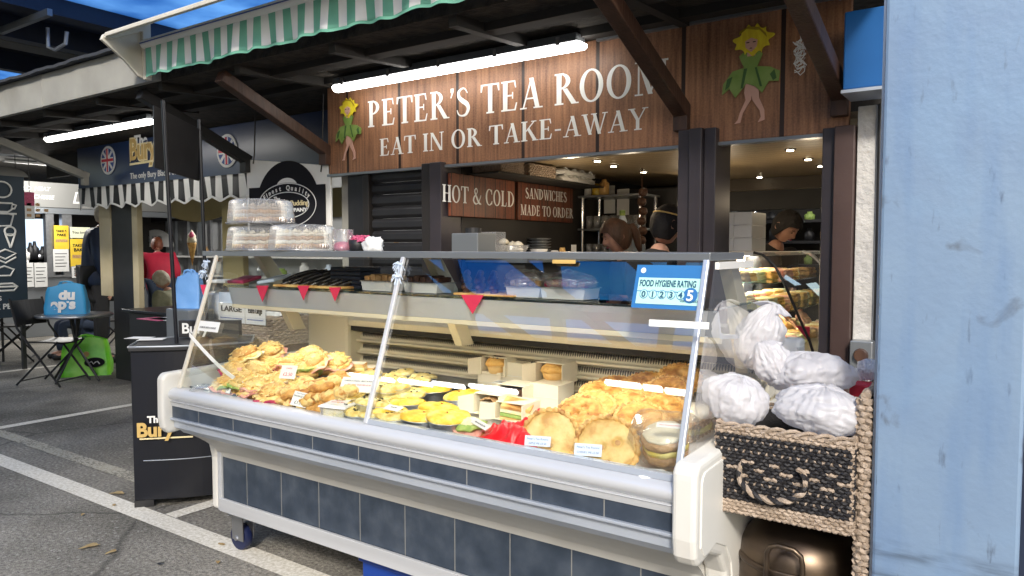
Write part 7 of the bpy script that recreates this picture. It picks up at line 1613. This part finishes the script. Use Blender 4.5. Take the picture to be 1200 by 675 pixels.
# above signs: shelf with wicker trays and white sacks
s = MB(); s.box(-2.948, -2.70, 3.75, 5.15, 1.888, 1.90); tag(s.build('wall_shelf', M['dark']), 'dark shelf above the two inner plank signs', 'shelf')
for k, (y0, y1) in enumerate(((3.80, 4.05), (4.12, 4.45))):
    t = th('wicker_tray', ['shorter pale wicker tray on the high shelf', 'longer pale wicker tray on the high shelf, next to the white sacks'][k], 'tray', (-2.8, y0, 1.902), 'wicker trays on the high shelf'); s = MB(); woven(s, (-2.72, y0, 1.903), (-2.72, y1, 1.903), 1.903, 1.985, 6, 22, .01, lambda r_, c_: 0, (1, 0, 0)); s.build('weave', M['wick_nat'], t, smooth=True); s = MB(); s.box(-2.94, -2.722, y0, y1, 1.903, 1.98); s.build('core', M['wick_nat'], t)
for k in range(2):
    s = local(); s.grid(lambda u, v: (-.11 + .22 * u, -.24 + .48 * v, .035 + .012 * noise.noise(Vector((u * 5, v * 9, k))) + .012 * math.sin(v * 25) * u), 16, 30); s.box(-.108, .105, -.235, .235, 0, .03)
    o = s.build('white_sack', M['white'], smooth='full'); put(o, (-2.81, 4.78, 1.902 + .047 * k)); tag(o, ['lower folded white sack on the high shelf', 'upper folded white sack on the high shelf'][k], 'sack', 'white sacks on the high shelf')
# shelving unit with glasses
su = th('glass_shelves', 'chrome framed shelves of drinking glasses at the end of the inner counter', 'shelves', (-2.6, 5.3, 0))
for x in (-2.90, -2.40):
    for y in (5.17, 5.45): s = MB(); s.tube([(x, y, 0), (x, y, 1.83)], .016, 10); s.build('upright', M['chrome'], su, smooth=True)
for z in (1.36, 1.56, 1.82): s = MB(); s.box(-2.93, -2.37, 5.15, 5.47, z, z + .015); s.build('shelf', M['alu_dark'], su)
q = random.Random(4); kk = 0
for z, row in ((1.576, 'upper'), (1.376, 'lower')):
    for i in range(7):
        for j in range(2):
            x = -2.86 + i * .07; y = 5.21 + j * .09; h_ = .10 if z > 1.5 else .08
            s = MB(); s.lathe([(.022, 0), (.028, h_), (.025, h_), (.02, .006), (0, .006)], (x, y, z), 14); tag(s.build('drinking_glass', M['clear_plastic'], smooth='full'), 'clear drinking glass in the rows on the %s chrome shelf' % row, 'glass', 'drinking glasses on the %s chrome shelf' % row)
for k, (px, h_, r_, m_, lb, cp) in enumerate(((676, .12, .045, 'lettuce', 'green packet, leftmost on the top shelf', None), (689, .17, .028, 'paper', 'white bottle with blue cap on the top shelf', 'ink_blue'), (699, .10, .034, 'quiche_top', 'yellow squeezy bottle on the top shelf', None), (708, .13, .04, 'bap', 'tan carton at the right of the top shelf', None))):
    c = at(px, 215, Y=5.28); t = th('shelf_bottle', lb, 'bottle', (c.x, 5.28, 1.836), 'goods on the top chrome shelf'); s = MB(); s.lathe([(r_, 0), (r_ * 1.02, h_ * .75), (r_ * .6, h_ * .88), (r_ * .5, h_)], (c.x, 5.28, 1.836), 16); s.build('bottle', M[m_], t, smooth='full')
    if cp: s = MB(); s.lathe([(r_ * .55, h_), (r_ * .55, h_ + .02), (0, h_ + .02)], (c.x, 5.28, 1.836), 12); s.build('cap', M[cp], t)
for k, (px0, px1, py0, py1) in enumerate(((712, 721, 218, 232), (724, 738, 222, 252), (709, 722, 234, 250))):
    a = at(px0, py0, Y=5.52); b = at(px1, py1, Y=5.52); s = MB(); s.box(a.x, b.x, 5.51 - k * .004, 5.512 - k * .004, b.z, a.z); tag(s.build('paper_note', M['paper']), ['small paper note high on the dark cupboard', 'large white paper note with grey print on the dark cupboard', 'tilted paper note below the small one'][k], 'note', 'paper notes on the dark cupboard')
s = MB(); s.box(-2.85, -2.25, 5.52, 6.0, 0, 1.9); tag(s.build('dark_cupboard', M['black'], bevel=.01), 'tall dark cupboard behind the chrome shelves', 'cupboard')
a = at(735, 262, Y=5.1); t = th('green_bottle', 'green capped bottle behind the woman with the ponytail', 'bottle', (a.x, 5.1, 1.36)); s = MB(); s.lathe([(.035, 0), (.035, .12), (.02, .16)], (a.x - .04, 5.1, a.z - .1), 16); s.build('bottle', M['card_blue'], t, smooth='full'); s = MB(); s.lathe([(.022, .16), (.022, .2), (0, .2)], (a.x - .04, 5.1, a.z - .1), 12); s.build('cap', M['lettuce'], t)
s = MB(); s.box(a.x - .1, a.x + .1, 5.0, 5.2, 0, a.z - .101); tag(s.build('cabinet', M['alu_dark']), 'grey cabinet under the green capped bottle', 'cabinet')
a = at(752, 240, Y=5.0); s = MB()
for k in range(6): s.lathe([(.02, 0), (.035, .02), (.03, .05), (.01, .06)], (a.x + .01 * (k % 2), 5.0, 1.45 + k * .07), 10)
s.tube([(a.x, 5, 1.4), (a.x, 5, 2.0)], .006, 6); tag(s.build('hanging_mugs', M['chocolate'], smooth='full'), 'dark string of hanging mugs in the back of the tea room', 'mugs')
# white carton stack on the glass case
k = 0
for r_ in range(3):
    for c_ in range(2):
        x0 = -1.50 + .0 * r_ + c_ * .148; w_ = .146 if c_ == 0 else .10; s = MB(); z = 1.405 + r_ * .073; s.box(x0, x0 + w_, 4.15, 4.42, z, z + .0715); o = s.build('white_carton', M['white_paint'], bevel=.002)
        tag(o, '%s white cake carton in the stack on the glass case, %s column' % (('bottom', 'middle', 'top')[r_], ('left', 'right')[c_]), 'carton', 'white cartons stacked on the glass case'); k += 1
# curved glass case
gc = th('glass_case', 'curved glass display case inside the right opening, full of sandwiches', 'display case', (-1.3, 4.9, 0))
s = MB(); s.box(-1.66, -.80, 3.95, 6.0, 0, .86); s.build('base', M['cream_clean'], gc, bevel=.01)
s = MB(); s.box(-1.66, -1.62, 3.95, 6.0, .86, 1.375); s.build('back', M['cream_clean'], gc)
s = MB(); s.box(-1.66, -1.18, 3.95, 6.0, 1.378, 1.40); s.build('top', M['white_paint'], gc, bevel=.004)
cv = [(-1.18, 1.398), (-1.13, 1.385), (-1.07, 1.33), (-1.01, 1.22), (-.95, 1.08), (-.89, .95), (-.865, .87)]
s = MB()
for (x0, z0_), (x1, z1_) in zip(cv, cv[1:]): s.add([(x0, 3.95, z0_), (x0, 6.0, z0_), (x1, 6.0, z1_), (x1, 3.95, z1_)], [(0, 1, 2, 3)])
s.build('curved_glass', M['glass_side'], gc, smooth='full')
for y in (3.95, 5.0): s = MB(); s.tube([(x, y, z) for x, z in cv], .007 if y < 4 else .012, 8); s.build('glass_edge', M['black'] if y < 4 else M['alu_dark'], gc, smooth=True)
for z, x1 in ((1.23, -1.10), (1.08, -1.02)): s = MB(); s.box(-1.62, x1, 3.98, 5.98, z, z + .008); s.build('shelf', M['glass_shelf'], gc)
for z_ in (1.366, 1.222, 1.072): s = MB(); s.box(-1.60, -1.53, 4.05, 5.9, z_, z_ + .006); s.build('strip_lamp', M['case_lamp'], gc)  # strips under the shelves added to brighten the case inside
gi = 0; q = random.Random(8)
names = {'bap': 'golden roll', 'ham': 'pink ham sandwich', 'cream_cake': 'cream slice', 'crust_pale': 'pale pastry', 'crust': 'golden pastry', 'sponge': 'brown cake slice', 'egg_mayo': 'egg sandwich', 'muffin': 'orange brown bake'}
ks = list(names)
for z, n, x0, x1, lv in ((1.239, 12, -1.52, -1.20, 'top'), (1.089, 12, -1.52, -1.12, 'middle'), (.862, 14, -1.50, -1.0, 'bottom')):
    for i in range(n):
        for j in range(2):
            m_ = ks[q.randrange(8)]; y = 4.08 + i * 1.6 / n; x = x0 + (x1 - x0) * (j + .5) / 2 + q.uniform(-.02, .02); s = local(); s.box(-.06, .06, -.045, .045, 0, .03); s.box(-.058, .055, -.043, .043, .0305, .05)
            if z > 1: s.v = [(a_, b_, c_ * .9) for a_, b_, c_ in s.v]
            st_ = s.build('sandwich', M[m_], bevel=.006); put(st_, (x, y, z + .0005), (0, 0, q.uniform(-.5, .5)))
            tag(st_, '%s on the %s shelf of the curved glass case' % (names[m_], lv), 'sandwich', '%s pieces on the %s shelf' % (names[m_], lv))
c = at(945, 389, Y=4.0); s = MB(); s.add([(c.x - .05, 3.985, c.z + .03), (c.x + .02, 3.985, c.z + .03), (c.x + .02, 3.98, c.z - .05)], [(0, 1, 2)])
tag(s.build('red_flag', M['red_cloth'], solid=.002), 'red triangle flag inside the curved glass case', 'flag')
c = at(930, 402, Y=4.03); s = MB(); s.lathe([(.01, 0), (.03, .01), (.045, .03), (.03, .035), (0, .03)], (c.x, 4.03, c.z - .01), 9, fn=lambda r_, z, a, i: (r_ * (1 + .3 * math.sin(a * 3)), z)); tag(s.build('lettuce_leaf', M['lettuce']), 'bright green garnish at the lower edge of the curved glass case', 'garnish')
# clutter of bright small things beyond
dk = MB(); q = random.Random(6)
for sh_, z in enumerate((1.25, 1.5, 1.72)):
    s = MB(); s.box(-4.0, -.7, 8.1, 8.45, z - .03, z); tag(s.build('back_shelf', M['black']), ['lowest shelf on the rear wall beyond the hatch', 'middle shelf on the rear wall beyond the hatch', 'highest shelf on the rear wall beyond the hatch'][sh_], 'shelf')
    for i in range(16):
        x = -3.9 + i * .2 + q.uniform(-.04, .04); h_ = q.uniform(.08, .19); r_ = q.uniform(.025, .06); m_ = q.choice(['chrome', 'black', 'paper', 'black', 'clear_plastic', 'lettuce', 'sponge', 'black'])
        s = MB(); s.lathe([(r_, 0), (r_ * 1.05, h_ * .6), (r_ * .5, h_ * .8), (r_ * .5, h_)], (x, 8.25, z), 12); tag(s.build('bottle', M[m_], smooth='full'), 'bottle on the %s shelf of the rear wall beyond the hatch' % ('lowest', 'middle', 'highest')[sh_], 'bottle', 'bottles on the %s rear shelf' % ('lowest', 'middle', 'highest')[sh_])
point(-1.7, 7.4, 2.2, 12, (1, .95, .9)); point(-8, 6.2, 2.5, 120, (1, .97, .92), .4); point(-12.0, 5.2, 2.5, 110, (1, .97, .92), .4)  # unseen fill lights added to brighten the rear and the far left
for x in (-9.0, -7.2):
    pass

# ---------------------------------------------------------------- labels that single out repeats
ORD = ['leftmost', 'second from left', 'third from left', 'fourth from left', 'fifth from left', 'sixth from left', 'seventh from left', 'eighth from left', 'ninth from left', 'tenth from left', 'eleventh from left', 'twelfth from left']
def pix(o):
    bpy.context.view_layer.update() if False else None
    p = o.location; r_ = p.x * math.cos(YAW) + p.y * math.sin(YAW); f = -p.x * math.sin(YAW) + p.y * math.cos(YAW)
    return r_ / f, f
def relabel(key, short, rows=('front', 'middle', 'rear'), where=''):
    L_ = sorted([o for o in bpy.data.objects if o.parent is None and o.get('label', '').startswith(key)], key=lambda o: o.location.y)
    n = len(L_); per = math.ceil(n / len(rows))
    for i, rw in enumerate(rows):
        for k, o in enumerate(sorted(L_[i*per:(i+1)*per], key=lambda o: pix(o)[0])): o['label'] = '%s, %s in the %s row%s' % (short, ORD[min(k, 11)], rw, where)
relabel('pale quiche with dark olive', 'pale olive quiche by the middle strut')
relabel('golden baked roll in the jumbled', 'golden roll left of the middle strut', ('front', 'middle', 'rear'))
relabel('dark glossy pudding stick', 'dark glossy pudding stick', ('front', 'rear'), ' of the shelf pile')
relabel('dark chocolate log in the pile', 'chocolate log above the biggest red flag', ('front', 'middle', 'rear'))
for q_ in ('upper', 'lower'): relabel('clear drinking glass in the rows on the ' + q_, 'drinking glass on the %s chrome shelf' % q_, ('front', 'rear'))
for q_ in ('lowest', 'middle', 'highest'):
    L_ = sorted([o for o in bpy.data.objects if o.get('label', '').startswith('bottle on the %s shelf' % q_)], key=lambda o: pix(o)[0])
    for k, o in enumerate(L_): o['label'] = 'bottle on the %s rear shelf, %s of the %s half' % (q_, ORD[k % 8], 'left' if k < 8 else 'right')
L_ = [o for o in bpy.data.objects if o.name.startswith('sandwich') and o.parent is None and 'curved glass case' in o.get('label', '')]
for q_ in ('top', 'middle', 'bottom'):
    S_ = sorted([o for o in L_ if 'on the %s shelf' % q_ in o['label']], key=lambda o: o.location.y)
    for k, o in enumerate(S_): o['label'] = '%s, case %s shelf, %s pair from the front, %s one' % (o['label'].split(' on the')[0], q_, ['first', 'second', 'third', 'fourth', 'fifth', 'sixth', 'seventh', 'eighth', 'ninth', 'tenth', 'eleventh', 'twelfth', 'thirteenth', 'fourteenth'][k // 2], 'left' if o.location.x < S_[(k ^ 1) if (k ^ 1) < len(S_) else k].location.x else 'right')
for q_ in ('upper', 'lower'):
    S_ = sorted([o for o in bpy.data.objects if o.name.startswith('shop_jar') and q_ + ' shelf' in o['label']], key=lambda o: pix(o)[0])
    for k, o in enumerate(S_): o['label'] = '%s, far shop, %s of %s half' % (o['label'].split(' of the far')[0], ORD[k % 7], 'left' if k < 7 else 'right')
